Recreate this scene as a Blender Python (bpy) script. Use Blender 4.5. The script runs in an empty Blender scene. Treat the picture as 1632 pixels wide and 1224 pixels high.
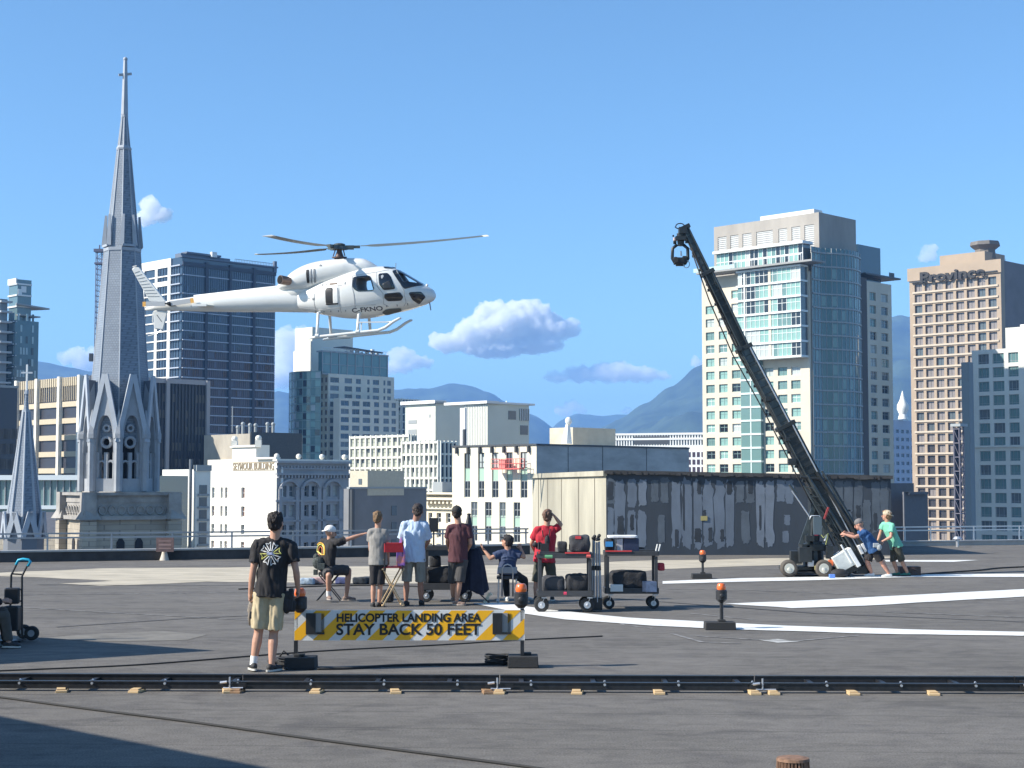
SKY_STR, SUN_STR, EXPO, SKY_DUST, HAZE_D, VOL_B = .103, 5.0, 0.74, 0.5, 1.25e-4, 28
SKY_TINT, SKY_OZ, SKY_AIR = (.70, .965, 1.10, 1), 1.5, .9
import bpy, bmesh, math, random
from mathutils import Vector, Matrix, noise
from mathutils.bvhtree import BVHTree
R = math.radians
SC = bpy.context.scene
COL = SC.collection
# ---------------------------------------------------------------- camera model (photo is 1632 x 1224)
F, HC = 2500.0, 2.2
TH = math.atan(158 / F)
CT, ST = math.cos(TH), math.sin(TH)
def at(px, py, Y):
 cx, cy = (px - 816) / F, (612 - py) / F
 k = Y / (CT - cy * ST)
 return Vector((cx * k, Y, HC + k * (ST + cy * CT)))
def gnd(px, py, z=0.0):
 cx, cy = (px - 816) / F, (612 - py) / F
 k = (z - HC) / (ST + cy * CT)
 return Vector((cx * k, (CT - cy * ST) * k, z))
def zat(py, Y):
 return at(816, py, Y).z
# ---------------------------------------------------------------- materials
MATS = {}
def mat(name, col, rough=0.7, metal=0.0, spec=0.5, var=0.0, vscale=3.0, bump=0.0, bscale=30.0, col2=None,
  emit=None, stretch=None, coat=0.0, alpha=1.0, lo=0.35, hi=0.65):
 if name in MATS:
  return MATS[name]
 m = bpy.data.materials.new(name)
 m.use_nodes = True
 nt = m.node_tree
 b = nt.nodes['Principled BSDF']
 b.inputs['Base Color'].default_value = (*col, 1)
 b.inputs['Roughness'].default_value = rough
 b.inputs['Metallic'].default_value = metal
 b.inputs['Specular IOR Level'].default_value = spec
 b.inputs['Coat Weight'].default_value = coat
 b.inputs['Alpha'].default_value = alpha
 if emit:
  b.inputs['Emission Color'].default_value = (*emit[0], 1)
  b.inputs['Emission Strength'].default_value = emit[1]
 if var > 0 or bump > 0 or col2:
  tc = nt.nodes.new('ShaderNodeTexCoord')
  mp = nt.nodes.new('ShaderNodeMapping')
  if stretch:
   mp.inputs['Scale'].default_value = stretch
  nt.links.new(tc.outputs['Object'], mp.inputs['Vector'])
 if var > 0 or col2:
  n = nt.nodes.new('ShaderNodeTexNoise')
  n.inputs['Scale'].default_value = vscale
  n.inputs['Detail'].default_value = 6
  n.inputs['Roughness'].default_value = 0.65
  nt.links.new(mp.outputs['Vector'], n.inputs['Vector'])
  rp = nt.nodes.new('ShaderNodeValToRGB')
  c2 = col2 if col2 else tuple(c * (1 - var) for c in col)
  c1 = col if col2 else tuple(min(1, c * (1 + var * .6)) for c in col)
  rp.color_ramp.elements[0].position = lo
  rp.color_ramp.elements[1].position = hi
  rp.color_ramp.elements[0].color = (*c2, 1)
  rp.color_ramp.elements[1].color = (*c1, 1)
  nt.links.new(n.outputs['Fac'], rp.inputs['Fac'])
  nt.links.new(rp.outputs['Color'], b.inputs['Base Color'])
 if bump > 0:
  n2 = nt.nodes.new('ShaderNodeTexNoise')
  n2.inputs['Scale'].default_value = bscale
  n2.inputs['Detail'].default_value = 5
  nt.links.new(mp.outputs['Vector'], n2.inputs['Vector'])
  bp = nt.nodes.new('ShaderNodeBump')
  bp.inputs['Strength'].default_value = bump
  bp.inputs['Distance'].default_value = 0.02
  nt.links.new(n2.outputs['Fac'], bp.inputs['Height'])
  nt.links.new(bp.outputs['Normal'], b.inputs['Normal'])
 MATS[name] = m
 return m
# ---------------------------------------------------------------- mesh builder
class MB:
 def __init__(s):
  s.v, s.f, s.m = [], [], []
 def add(s, verts, faces, mi=0):
  o = len(s.v)
  s.v += [tuple(v) for v in verts]
  s.f += [tuple(i + o for i in f) for f in faces]
  s.m += [mi] * len(faces)
  return s
 def box(s, c, size, rz=0, mi=0, M=None, taper=1.0):
  hx, hy, hz = size[0] / 2, size[1] / 2, size[2] / 2
  vs = [Vector((x * hx * (taper if z > 0 else 1), y * hy * (taper if z > 0 else 1), z * hz)) for z in (-1, 1) for y in (-1, 1) for x in (-1, 1)]
  if M is None:
   M = Matrix.Rotation(rz, 3, 'Z')
  c = Vector(c)
  vs = [c + M @ v for v in vs]
  return s.add(vs, [(0, 2, 3, 1), (4, 5, 7, 6), (0, 1, 5, 4), (2, 6, 7, 3), (0, 4, 6, 2), (1, 3, 7, 5)], mi)
 def b2(s, a, b, mi=0):
  return s.box([(a[i] + b[i]) / 2 for i in range(3)], [abs(b[i] - a[i]) for i in range(3)], mi=mi)
 def beam(s, a, b, w, h, mi=0, up=(0, 0, 1), w2=None, h2=None):
  a, b = Vector(a), Vector(b)
  d = (b - a).normalized()
  up = Vector(up)
  if abs(d.dot(up)) > .98:
   up = Vector((0, 1, 0))
  x = d.cross(up).normalized(); z = x.cross(d).normalized()
  w2 = w if w2 is None else w2; h2 = h if h2 is None else h2
  vs = []
  for p, ww, hh in ((a, w, h), (b, w2, h2)):
   vs += [p - x * ww / 2 - z * hh / 2, p + x * ww / 2 - z * hh / 2, p + x * ww / 2 + z * hh / 2, p - x * ww / 2 + z * hh / 2]
  return s.add(vs, [(3, 2, 1, 0), (4, 5, 6, 7), (0, 1, 5, 4), (1, 2, 6, 5), (2, 3, 7, 6), (3, 0, 4, 7)], mi)
 def tube(s, pts, rad, n=10, mi=0, cap=True, ry=None, side=None):
  pts = [Vector(p) for p in pts]
  if not hasattr(rad, '__len__'):
   rad = [rad] * len(pts)
  if ry is None:
   ry = rad
  elif not hasattr(ry, '__len__'):
   ry = [ry] * len(pts)
  rings = []
  x = Vector(side) if side is not None else None
  for i, p in enumerate(pts):
   d = (pts[min(i + 1, len(pts) - 1)] - pts[max(i - 1, 0)])
   d = d.normalized() if d.length > 1e-9 else Vector((0, 0, 1))
   if x is None:
    t = Vector((1, 0, 0)) if abs(d.x) < .8 else Vector((0, 1, 0))
    x = t
   xx = (x - d * x.dot(d))
   if xx.length < 1e-4:
    xx = Vector((0, 1, 0)) - d * d.y
   xx.normalize(); x = xx
   y = d.cross(xx)
   rings.append([p + xx * math.cos(2 * math.pi * k / n) * rad[i] + y * math.sin(2 * math.pi * k / n) * ry[i] for k in range(n)])
  vs = [v for r in rings for v in r]
  fs = []
  for i in range(len(pts) - 1):
   for k in range(n):
    a, b = i * n + k, i * n + (k + 1) % n
    fs.append((a, b, b + n, a + n))
  if cap:
   fs.append(tuple(range(n - 1, -1, -1)))
   fs.append(tuple((len(pts) - 1) * n + k for k in range(n)))
  return s.add(vs, fs, mi)
 def ball(s, c, r, nu=12, nv=8, mi=0, M=None):
  if not hasattr(r, '__len__'):
   r = (r, r, r)
  c = Vector(c)
  M = M or Matrix.Identity(3)
  vs = [c + M @ Vector((0, 0, -r[2]))]
  for j in range(1, nv):
   t = math.pi * j / nv - math.pi / 2
   for i in range(nu):
    a = 2 * math.pi * i / nu
    vs.append(c + M @ Vector((r[0] * math.cos(t) * math.cos(a), r[1] * math.cos(t) * math.sin(a), r[2] * math.sin(t))))
  vs.append(c + M @ Vector((0, 0, r[2])))
  fs = [(0, 1 + (i + 1) % nu, 1 + i) for i in range(nu)]
  for j in range(nv - 2):
   for i in range(nu):
    a, b = 1 + j * nu + i, 1 + j * nu + (i + 1) % nu
    fs.append((a, b, b + nu, a + nu))
  t0 = 1 + (nv - 2) * nu
  fs += [(t0 + i, t0 + (i + 1) % nu, len(vs) - 1) for i in range(nu)]
  return s.add(vs, fs, mi)
 def prism(s, poly, ext, mi=0):
  """poly: list of 3d points (planar), extruded by ext"""
  n = len(poly)
  ext = Vector(ext)
  vs = [Vector(p) for p in poly] + [Vector(p) + ext for p in poly]
  fs = [tuple(range(n - 1, -1, -1)), tuple(range(n, 2 * n))]
  fs += [(i, (i + 1) % n, (i + 1) % n + n, i + n) for i in range(n)]
  return s.add(vs, fs, mi)
 def quad(s, a, b, c, d, mi=0):
  return s.add([a, b, c, d], [(0, 1, 2, 3)], mi)
 def merge(s, o, mi):
  k = len(s.v); s.v += o.v; s.f += [tuple(i + k for i in f) for f in o.f]; s.m += [mi] * len(o.f)
  return s
 def mesh(s, name, mats, origin=None, smooth=False, fix=True):
  me = bpy.data.meshes.new(name)
  vs = s.v if origin is None else [(v[0] - origin[0], v[1] - origin[1], v[2] - origin[2]) for v in s.v]
  me.from_pydata(vs, [], s.f)
  if not isinstance(mats, (list, tuple)):
   mats = [mats]
  for m in mats:
   me.materials.append(m)
  me.polygons.foreach_set('material_index', s.m)
  if smooth:
   me.polygons.foreach_set('use_smooth', [True] * len(s.f))
  if fix:
   bm = bmesh.new(); bm.from_mesh(me)
   bmesh.ops.recalc_face_normals(bm, faces=bm.faces)
   bm.to_mesh(me); bm.free()
  me.update()
  return me
 def build(s, name, mats, parent=None, world=False, smooth=False, fix=True, loc=None, bevel=0, sharp=None):
  org = None
  if world and parent is not None:
   org = parent.matrix_world.translation if False else wloc(parent)
  elif loc is not None and world:
   org = loc
  me = s.mesh(name, mats, org, smooth, fix)
  o = bpy.data.objects.new(name, me)
  COL.objects.link(o)
  if parent is not None:
   o.parent = parent
  if loc is not None:
   o.location = loc
  if bevel:
   b = o.modifiers.new('bevel', 'BEVEL'); b.width = bevel; b.segments = 2; b.limit_method = 'ANGLE'; b.angle_limit = R(40)
  if sharp:
   me.set_sharp_from_angle(angle=R(sharp))
  return o
def wloc(o):
 v = Vector(o.location)
 while o.parent is not None:
  o = o.parent
  v = v + Vector(o.location)
 return v
def tag(o, label=None, cat=None, group=None, kind=None):
 if label: o['label'] = label
 if cat: o['category'] = cat
 if group: o['group'] = group
 if kind: o['kind'] = kind
 return o
def thing(name, label, cat, loc=(0, 0, 0), rz=0, group=None):
 o = bpy.data.objects.new(name, None)
 COL.objects.link(o)
 o.location = loc
 o.rotation_euler = (0, 0, rz)
 return tag(o, label, cat, group)
def copy_tree(o, parent=None):
 c = o.copy(); COL.objects.link(c)
 if parent is not None:
  c.parent = parent
 for ch in [x for x in bpy.data.objects if x.parent == o]:
  copy_tree(ch, c)
 return c
def dup(o, loc, rz=None, label=None, group=None):
 c = copy_tree(o)
 c.location = loc
 if rz is not None: c.rotation_euler = (0, 0, rz)
 if label: c['label'] = label
 if group: c['group'] = group
 return c
def displace(me, fn):
 ns = [v.normal.copy() for v in me.vertices]; cs = [v.co.copy() for v in me.vertices]
 out = []
 for c, n in zip(cs, ns): out += list(c + n * fn(c))
 me.vertices.foreach_set('co', out); me.update()
def applied(o):
 # evaluated alone in a scratch scene: quick however much stands in the real one
 TMP = bpy.data.scenes.get('scratch') or bpy.data.scenes.new('scratch')
 TMP.collection.objects.link(o)
 with bpy.context.temp_override(scene=TMP, view_layer=TMP.view_layers[0]):
  dg = bpy.context.evaluated_depsgraph_get(); dg.update()
  me = bpy.data.meshes.new_from_object(o.evaluated_get(dg))
 TMP.collection.objects.unlink(o)
 o.modifiers.clear()
 o.data = me
 return o
def text_mesh(s, size, extrude, m, name='lettering', parent=None, offset=0.0, align='CENTER', sx=1.0):
 cu = bpy.data.curves.new(name, 'FONT')
 cu.body = s; cu.size = size; cu.extrude = extrude; cu.offset = offset
 cu.align_x = align; cu.align_y = 'CENTER'
 t = bpy.data.objects.new(name, cu)
 me = bpy.data.meshes.new_from_object(t)
 bpy.data.objects.remove(t)
 if sx != 1.0:
  for v in me.vertices: v.co.x *= sx
 me.materials.clear(); me.materials.append(m)
 o = bpy.data.objects.new(name, me)
 COL.objects.link(o)
 if parent: o.parent = parent
 return o
# ---------------------------------------------------------------- shared palette
M_black = mat('black_paint', (.018, .018, .02), .45, var=.3, vscale=8)
M_blackmetal = mat('black_metal', (.03, .031, .034), .4, metal=.3, var=.3, vscale=15)
M_blackplastic = mat('black_plastic', (.02, .02, .022), .5)
M_rubber = mat('rubber', (.03, .03, .03), .85, bump=.3, bscale=60)
M_steel = mat('steel', (.5, .5, .52), .35, metal=.9, var=.2, vscale=20)
M_alum = mat('aluminium', (.62, .63, .65), .4, metal=.7)
M_white = mat('white_paint', (.8, .8, .78), .45, var=.06, vscale=5)
M_wood = mat('raw_wood', (.62, .44, .24), .7, var=.2, vscale=12, stretch=(1, 8, 8))
M_red = mat('red_canvas', (.55, .03, .035), .8, var=.15, vscale=20)
M_orange = mat('orange_lens', (.85, .16, .03), .3, coat=.5)
M_navy = mat('navy_cloth', (.012, .016, .035), .95, var=.3, vscale=9, bump=.5, bscale=25)
# ---------------------------------------------------------------- world, sun, camera
SUN_AZ_BACK, SUN_EL = R(15), R(35)
svec = Vector((-math.cos(SUN_AZ_BACK) * math.cos(SUN_EL), -math.sin(SUN_AZ_BACK) * math.cos(SUN_EL), math.sin(SUN_EL)))
w = bpy.data.worlds.new('World'); SC.world = w
w.use_nodes = True
nt = w.node_tree
bg = nt.nodes['Background']
sky = nt.nodes.new('ShaderNodeTexSky'); sky.sky_type = 'NISHITA'; sky.sun_disc = False
sky.sun_elevation = SUN_EL
sky.sun_rotation = math.atan2(svec.x, svec.y)
sky.altitude = 0; sky.air_density = SKY_AIR; sky.dust_density = SKY_DUST; sky.ozone_density = SKY_OZ
tint = nt.nodes.new('ShaderNodeMix'); tint.data_type = 'RGBA'; tint.blend_type = 'MULTIPLY'; tint.inputs[0].default_value = 1
tint.inputs[7].default_value = SKY_TINT
nt.links.new(sky.outputs['Color'], tint.inputs[6]); nt.links.new(tint.outputs[2], bg.inputs['Color'])
bg.inputs['Strength'].default_value = SKY_STR
ld = bpy.data.lights.new('sun', 'SUN'); ld.energy = SUN_STR; ld.angle = R(.53); ld.color = (1, .94, .84)
lo = bpy.data.objects.new('sun', ld); COL.objects.link(lo)
lo.rotation_euler = svec.to_track_quat('Z', 'Y').to_euler()
lo.location = (-60, -20, 60)
cd = bpy.data.cameras.new('camera'); cam = bpy.data.objects.new('camera', cd); COL.objects.link(cam)
cd.sensor_width = 36; cd.lens = F / 1632 * 36; cd.clip_start = .1; cd.clip_end = 60000
cam.location = (0, 0, HC); cam.rotation_euler = (R(90) + TH, 0, 0)
SC.camera = cam
SC.view_settings.view_transform = 'Standard'; SC.view_settings.look = 'None'
SC.view_settings.exposure = EXPO; SC.view_settings.gamma = 1
cy = SC.cycles
cy.use_denoising = True
cy.max_bounces = 8; cy.diffuse_bounces = 3; cy.glossy_bounces = 3; cy.transmission_bounces = 6; cy.transparent_max_bounces = 8
cy.volume_bounces = VOL_B
cy.sample_clamp_indirect = 6
# ---------------------------------------------------------------- roof deck
def roof_material():
 m = bpy.data.materials.new('roof_asphalt'); m.use_nodes = True
 nt = m.node_tree; b = nt.nodes['Principled BSDF']; L = nt.links.new
 tc = nt.nodes.new('ShaderNodeTexCoord')
 def nz(scale, detail=6, rough=.6, stretch=None, dist=0):
  n = nt.nodes.new('ShaderNodeTexNoise'); n.inputs['Scale'].default_value = scale
  n.inputs['Detail'].default_value = detail; n.inputs['Roughness'].default_value = rough
  n.inputs['Distortion'].default_value = dist
  mp = nt.nodes.new('ShaderNodeMapping')
  if stretch: mp.inputs['Scale'].default_value = stretch
  L(tc.outputs['Object'], mp.inputs['Vector']); L(mp.outputs['Vector'], n.inputs['Vector'])
  return n
 def ramp(src, p0, p1, c0, c1):
  r = nt.nodes.new('ShaderNodeValToRGB')
  r.color_ramp.elements[0].position = p0; r.color_ramp.elements[1].position = p1
  r.color_ramp.elements[0].color = (*c0, 1); r.color_ramp.elements[1].color = (*c1, 1)
  L(src, r.inputs['Fac']); return r.outputs['Color']
 def mix(fac, a, c, mode='MIX'):
  x = nt.nodes.new('ShaderNodeMix'); x.data_type = 'RGBA'; x.blend_type = mode
  if isinstance(fac, float): x.inputs[0].default_value = fac
  else: L(fac, x.inputs[0])
  L(a, x.inputs[6]); L(c, x.inputs[7]); return x.outputs[2]
 base = ramp(nz(.25, 5, .6, (1, 1.6, 1)).outputs['Fac'], .3, .7, (.134, .124, .111), (.180, .166, .150))
 fine = ramp(nz(55, 3, .8).outputs['Fac'], .3, .7, (.50, .50, .50), (1.5, 1.5, 1.5))
 mid = ramp(nz(3.2, 8, .72, (1, 1.6, 1), .5).outputs['Fac'], .32, .7, (.78, .78, .78), (1.16, 1.16, 1.15))
 c = mix(1.0, base, fine, 'MULTIPLY'); c = mix(1.0, c, mid, 'MULTIPLY')
 blot = ramp(nz(.9, 4, .55, (1, 1.8, 1), 1.2).outputs['Fac'], .36, .50, (.80, .80, .82), (1, 1, 1))
 c = mix(1.0, c, blot, 'MULTIPLY')
 # felt laps: long faint courses every metre
 wv = nt.nodes.new('ShaderNodeTexWave'); wv.wave_type = 'BANDS'; wv.bands_direction = 'Y'; wv.inputs['Scale'].default_value = .31; wv.inputs['Distortion'].default_value = .35; wv.inputs['Detail'].default_value = 3
 mpw = nt.nodes.new('ShaderNodeMapping'); mpw.inputs['Rotation'].default_value = (0, 0, .06)
 L(tc.outputs['Object'], mpw.inputs['Vector']); L(mpw.outputs['Vector'], wv.inputs['Vector'])
 c = mix(1.0, c, ramp(wv.outputs['Fac'], .0, .012, (.80, .80, .80), (1, 1, 1)), 'MULTIPLY')
 # dark scuffs and pale worn flecks, dragged along one direction
 sc = ramp(nz(2.4, 9, .75, (.8, 2.3, 1), 1.0).outputs['Fac'], .59, .68, (1, 1, 1), (.68, .68, .69))
 c = mix(1.0, c, sc, 'MULTIPLY')
 fl = ramp(nz(5.0, 9, .8, (.7, 2.2, 1), .8).outputs['Fac'], .70, .76, (0, 0, 0), (.8, .8, .8))
 pale = nt.nodes.new('ShaderNodeRGB'); pale.outputs[0].default_value = (.30, .28, .26, 1)
 x = nt.nodes.new('ShaderNodeMix'); x.data_type = 'RGBA'; L(fl, x.inputs[0]); L(c, x.inputs[6]); L(pale.outputs[0], x.inputs[7])
 L(x.outputs[2], b.inputs['Base Color'])
 b.inputs['Roughness'].default_value = .9; b.inputs['Specular IOR Level'].default_value = .25
 bp = nt.nodes.new('ShaderNodeBump'); bp.inputs['Strength'].default_value = .55; bp.inputs['Distance'].default_value = .008
 L(nz(90, 4, .8).outputs['Fac'], bp.inputs['Height']); L(bp.outputs['Normal'], b.inputs['Normal'])
 return m
ZG = -32.0
P_L, P_R = gnd(-500, 889), gnd(2300, 868)
roofm = roof_material()
# roof edge polyline (far side), left -> right
EDGE = [gnd(-700, 905), gnd(0, 896), gnd(480, 889), gnd(842, 883), Vector((.5, 58, 0)), Vector((14, 58, 0)), gnd(1460, 870), gnd(1632, 868), gnd(2600, 862)]
mb = MB()
poly = [(p.x, p.y, 0) for p in EDGE] + [(40, -30, 0), (-40, -30, 0)]
mb.prism([(p[0], p[1], 0) for p in poly[::-1]], (0, 0, -.6))
tag(mb.build('roof_deck', roofm), kind='structure')
tag(MB().quad((-14000, -1500, ZG), (14000, -1500, ZG), (14000, 16000, ZG), (-14000, 16000, ZG)).build('city_ground', mat('street_ground', (.12, .12, .125), .9, var=.3, vscale=.02)), kind='structure')
# parking deck wall below the roof: a thing of its own
bd = thing('parking_structure', 'concrete parking structure whose flat roof carries the film crew', 'building', (0, -29, ZG))
mb = MB()
mb.prism([(p[0] * .999, p[1] - .1 if p[1] > 0 else p[1] + .1, -.62) for p in poly[::-1]], (0, 0, ZG + .7))
mb.build('wall', mat('deck_concrete', (.35, .34, .32), .8, var=.15), bd, world=True)
# paint and patches lying on the roof (each flush sheet 4 mm above the one below)
def sheet(name, pts, z, m, kind='structure'):
 g = [gnd(p[0], p[1]) for p in pts]
 mb = MB(); mb.add([(p.x, p.y, z) for p in g], [tuple(range(len(g)))])
 return tag(mb.build(name, m), kind=kind)
M_beige = mat('bare_membrane', (.48, .42, .32), .9, var=.25, vscale=.9, bump=.2, stretch=(1, 2.5, 1))
M_line = mat('white_line_paint', (.76, .75, .71), .65, col2=(.34, .33, .32), vscale=9, lo=.30, hi=.42)
M_faint = mat('worn_line_paint', (.30, .29, .275), .8, col2=(.13, .12, .115), vscale=6, lo=.42, hi=.6)
def wob(pts, n=6, a=1.2, seed=1):
 rnd = random.Random(seed); out = []
 for i in range(len(pts)):
  p, q = pts[i], pts[(i + 1) % len(pts)]
  out.append(p)
  d = math.hypot(q[0] - p[0], q[1] - p[1])
  k = int(d / 40)
  for j in range(1, k):
   t = j / k
   out.append((p[0] + (q[0] - p[0]) * t, p[1] + (q[1] - p[1]) * t + rnd.uniform(-a, a) * .5))
 return out
sheet('roof_pale_strip', wob([(-60, 915), (0, 913), (160, 906), (400, 904), (560, 903), (860, 900), (1060, 893), (1300, 889), (1440, 887), (1380, 893), (1300, 899), (1060, 907), (950, 918), (860, 928), (620, 930), (480, 929),
 (330, 927), (270, 930), (160, 934), (95, 930), (180, 926), (60, 920), (-60, 917)]), .004, M_beige)
sheet('roof_pale_patch', wob([(60, 1018), (160, 1010), (260, 1006), (330, 1012), (300, 1020), (180, 1023)]), .004, mat('bare_membrane_faint', (.19, .175, .15), .9, var=.3, vscale=1.5))
M_seam = mat('roof_seam_tar', (.045, .043, .043), .7)
def line_band(name, pts, wpx, z=.006, m=None):
 """painted line along px points; half width in metres"""
 g = [gnd(*p) for p in pts]; mb = MB(); vs = []
 for i, p in enumerate(g):
  d = (g[min(i + 1, len(g) - 1)] - g[max(i - 1, 0)]).normalized()
  nn = Vector((-d.y, d.x, 0)) * (wpx[i] if hasattr(wpx, '__len__') else wpx)
  vs += [(p.x - nn.x, p.y - nn.y, z), (p.x + nn.x, p.y + nn.y, z)]
 mb.add(vs, [(2 * i, 2 * i + 1, 2 * i + 3, 2 * i + 2) for i in range(len(g) - 1)])
 return tag(mb.build(name, m or M_line), kind='structure')
sheet('landing_marking', wob([(1155, 963), (1300, 957), (1450, 949), (1640, 939), (1700, 937), (1700, 948), (1640, 951), (1500, 959), (1380, 966), (1262, 970), (1240, 968)], a=.6), .010, M_line)
sheet('landing_marking', wob([(752, 962), (800, 961), (870, 972), (1000, 985), (1130, 992), (1250, 998), (1450, 1004), (1640, 1008), (1640, 1014.5), (1400, 1011), (1170, 1004), (1040, 998), (900, 988), (830, 978)], a=.6), .010, M_line)
sheet('landing_marking', wob([(1056, 927), (1180, 922), (1300, 920), (1460, 916), (1640, 915), (1640, 920), (1460, 920), (1310, 925), (1170, 928), (1056, 931)], a=.4), .010, M_line)
sheet('landing_marking', [(1410, 893), (1500, 893), (1560, 893), (1520, 896), (1412, 895.5)], .010, M_line)
for i, pl in enumerate([[(0, 966), (160, 976), (420, 990), (560, 998)], [(330, 945), (560, 938), (600, 937)], [(1100, 978), (1180, 986), (1200, 988)], [(985, 985), (992, 996), (1040, 1002)],
  [(1110, 1014), (1190, 1019), (1270, 1022), (1370, 1013)], [(1410, 976), (1632, 984)], [(1060, 939), (1180, 940), (1400, 950)], [(1500, 955), (1632, 958)], [(20, 948), (300, 946)], [(1070, 1010), (1120, 1024), (1180, 1026)]]):
 line_band('worn_marking', pl, .035 if i else .03, .006, M_faint)
sheet('worn_marking', [(1208, 1020), (1240, 1019), (1275, 1023), (1240, 1025)], .006, mat('worn_paint_bright', (.5, .49, .46), .8, var=.4, vscale=9))
for pl in [[(60, 932), (300, 934), (520, 931), (900, 931)], [(90, 1000), (300, 986), (480, 978)], [(900, 948), (1300, 978), (1640, 992)]]:
 line_band('roof_seam', pl, .03, .008, M_seam)
# ---------------------------------------------------------------- mountains
def fbm(x, y, oct=5):
 return sum(noise.noise(Vector((x * 2 ** k, y * 2 ** k, 3.1))) / 2 ** k for k in range(oct))
def ridge(name, pts, Y, depth, m, amp, seed):
 """terrain sheet with a ridge line at distance Y running through px points, falling to the ground in front"""
 mb = MB(); xs = []; step = 3.5
 x = pts[0][0]
 while x <= pts[-1][0]:
  xs.append(x); x += step
 rows = 26; vs = []
 for r in range(rows + 1):
  t = r / rows
  for x in xs:
   for i in range(len(pts) - 1):
    if pts[i][0] <= x <= pts[i + 1][0] + 1e-6:
     a = (x - pts[i][0]) / (pts[i + 1][0] - pts[i][0])
     a = a * a * (3 - 2 * a) * .5 + a * .5
     py = pts[i][1] + (pts[i + 1][1] - pts[i][1]) * a
     break
   P = at(x, py, Y)
   yy = Y - depth * (1 - t) if t <= 1 else Y
   h = (P.z - ZG) * t ** .85
   wx = P.x * (yy / Y)
   n = fbm(wx / 900 + seed, yy / 900) * amp * math.sin(math.pi * min(t, .98)) + fbm(wx / 130, yy / 130 + seed, 3) * amp * .10 * (t > 0)
   # ravines running down the slope
   n += -abs(noise.noise(Vector((wx / 420 + seed * 3, t * .8, seed)))) * amp * .8 * math.sin(math.pi * min(t, .99))
   vs.append((wx, yy, ZG + max(h + n, 0) if t > 0 else ZG - 5))
 back = []
 W = len(xs)
 for i in range(W):
  v = vs[rows * W + i]; back.append((v[0], v[1] + depth * .8, ZG - 5))
 fs = [(r * W + i, r * W + i + 1, (r + 1) * W + i + 1, (r + 1) * W + i) for r in range(rows) for i in range(W - 1)]
 o = len(vs); vs += back
 fs += [(rows * W + i, rows * W + i + 1, o + i + 1, o + i) for i in range(W - 1)]
 mb.add(vs, fs)
 return tag(mb.build(name, m, smooth=True, fix=False), kind='structure')
M_forest = mat('forest_slope', (.055, .085, .05), .95, col2=(.012, .026, .02), vscale=.006, bump=1.0, bscale=.03)
ridge('mountain', [(1435, 520), (1440, 505), (1448, 499), (1462, 500), (1500, 520), (1600, 560), (1750, 620), (1900, 700)][0:0] or
 [(850, 778), (900, 708), (940, 690), (985, 668), (1030, 640), (1070, 612), (1110, 585), (1160, 560), (1250, 540), (1380, 512), (1437, 500), (1500, 512), (1650, 560), (1850, 640)], 5200, 2300, M_forest, 130, 2.3)
ridge('far_mountain', [(820, 766), (860, 700), (900, 668), (920, 660), (960, 663), (1000, 660), (1080, 670), (1150, 720)], 8200, 1800, M_forest, 90, 5.1)
ridge('mountain', [(380, 700), (400, 650), (425, 628), (445, 622), (500, 640), (560, 632), (600, 622), (640, 620), (680, 618), (715, 611), (740, 614), (775, 625), (815, 648), (850, 662), (900, 690), (960, 745)], 6600, 2300, M_forest, 100, 8.7)
ridge('mountain', [(-260, 560), (-100, 572), (0, 577), (60, 577), (100, 581), (145, 592), (200, 610), (300, 650), (420, 700)], 6200, 2200, M_forest, 90, 11.2)
# haze: one box round the scene
hz = MB(); hz.b2((-13500, -1400, ZG - 6), (13500, 11000, 600))
m = bpy.data.materials.new('haze_air'); m.use_nodes = True
n = m.node_tree; n.nodes.clear()
ou = n.nodes.new('ShaderNodeOutputMaterial'); pv = n.nodes.new('ShaderNodeVolumePrincipled')
pv.inputs['Color'].default_value = (.26, .53, 1, 1); pv.inputs['Density'].default_value = HAZE_D; pv.inputs['Anisotropy'].default_value = .0
n.links.new(pv.outputs['Volume'], ou.inputs['Volume'])
if HAZE_D > 0:
 tag(hz.build('haze', m), kind='stuff')
# ---------------------------------------------------------------- clouds (closed puffs far behind the haze box)
def cloud(label, blobs, Y, dens, seed, vox=10, thick=1.0):
 """blobs: px x, px y, radius px x, radius px y"""
 rnd = random.Random(seed)
 c0 = at(sum(b[0] for b in blobs) / len(blobs), sum(b[1] for b in blobs) / len(blobs), Y)
 s = Y / F
 mb = MB()
 for (x, y, rx, ry) in blobs:
  c = at(x, y, Y)
  mb.ball(c, (rx * s, (rx + ry) * .5 * s * thick, ry * s), 16, 10)
  for k in range(10):
   a = rnd.uniform(0, 6.28); e = rnd.uniform(-.15, 1.2)
   q = rnd.uniform(.28, .5)
   p = c + Vector((math.cos(a) * math.cos(e) * rx * s * .9, math.sin(a) * math.cos(e) * (rx + ry) * .5 * s * thick * .9, math.sin(e) * ry * s * .85))
   mb.ball(p, (rx * s * q * .8, rx * s * q * .8, ry * s * q), 10, 7)
 o = mb.build('cloud', CLOUD_M(dens), world=True, loc=c0)
 o.modifiers.new('r', 'REMESH').mode = 'VOXEL'
 o.modifiers['r'].voxel_size = vox * s * .35
 applied(o)
 me = o.data
 displace(me, lambda c: noise.fractal(c / (s * 11) + Vector((seed, 0, 0)), .9, 2.1, 6) * 7.0 * s)
 me.polygons.foreach_set('use_smooth', [True] * len(me.polygons))
 me.materials.clear(); me.materials.append(CLOUD_M(dens))
 tag(o, label, 'cloud')
 return o
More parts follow.
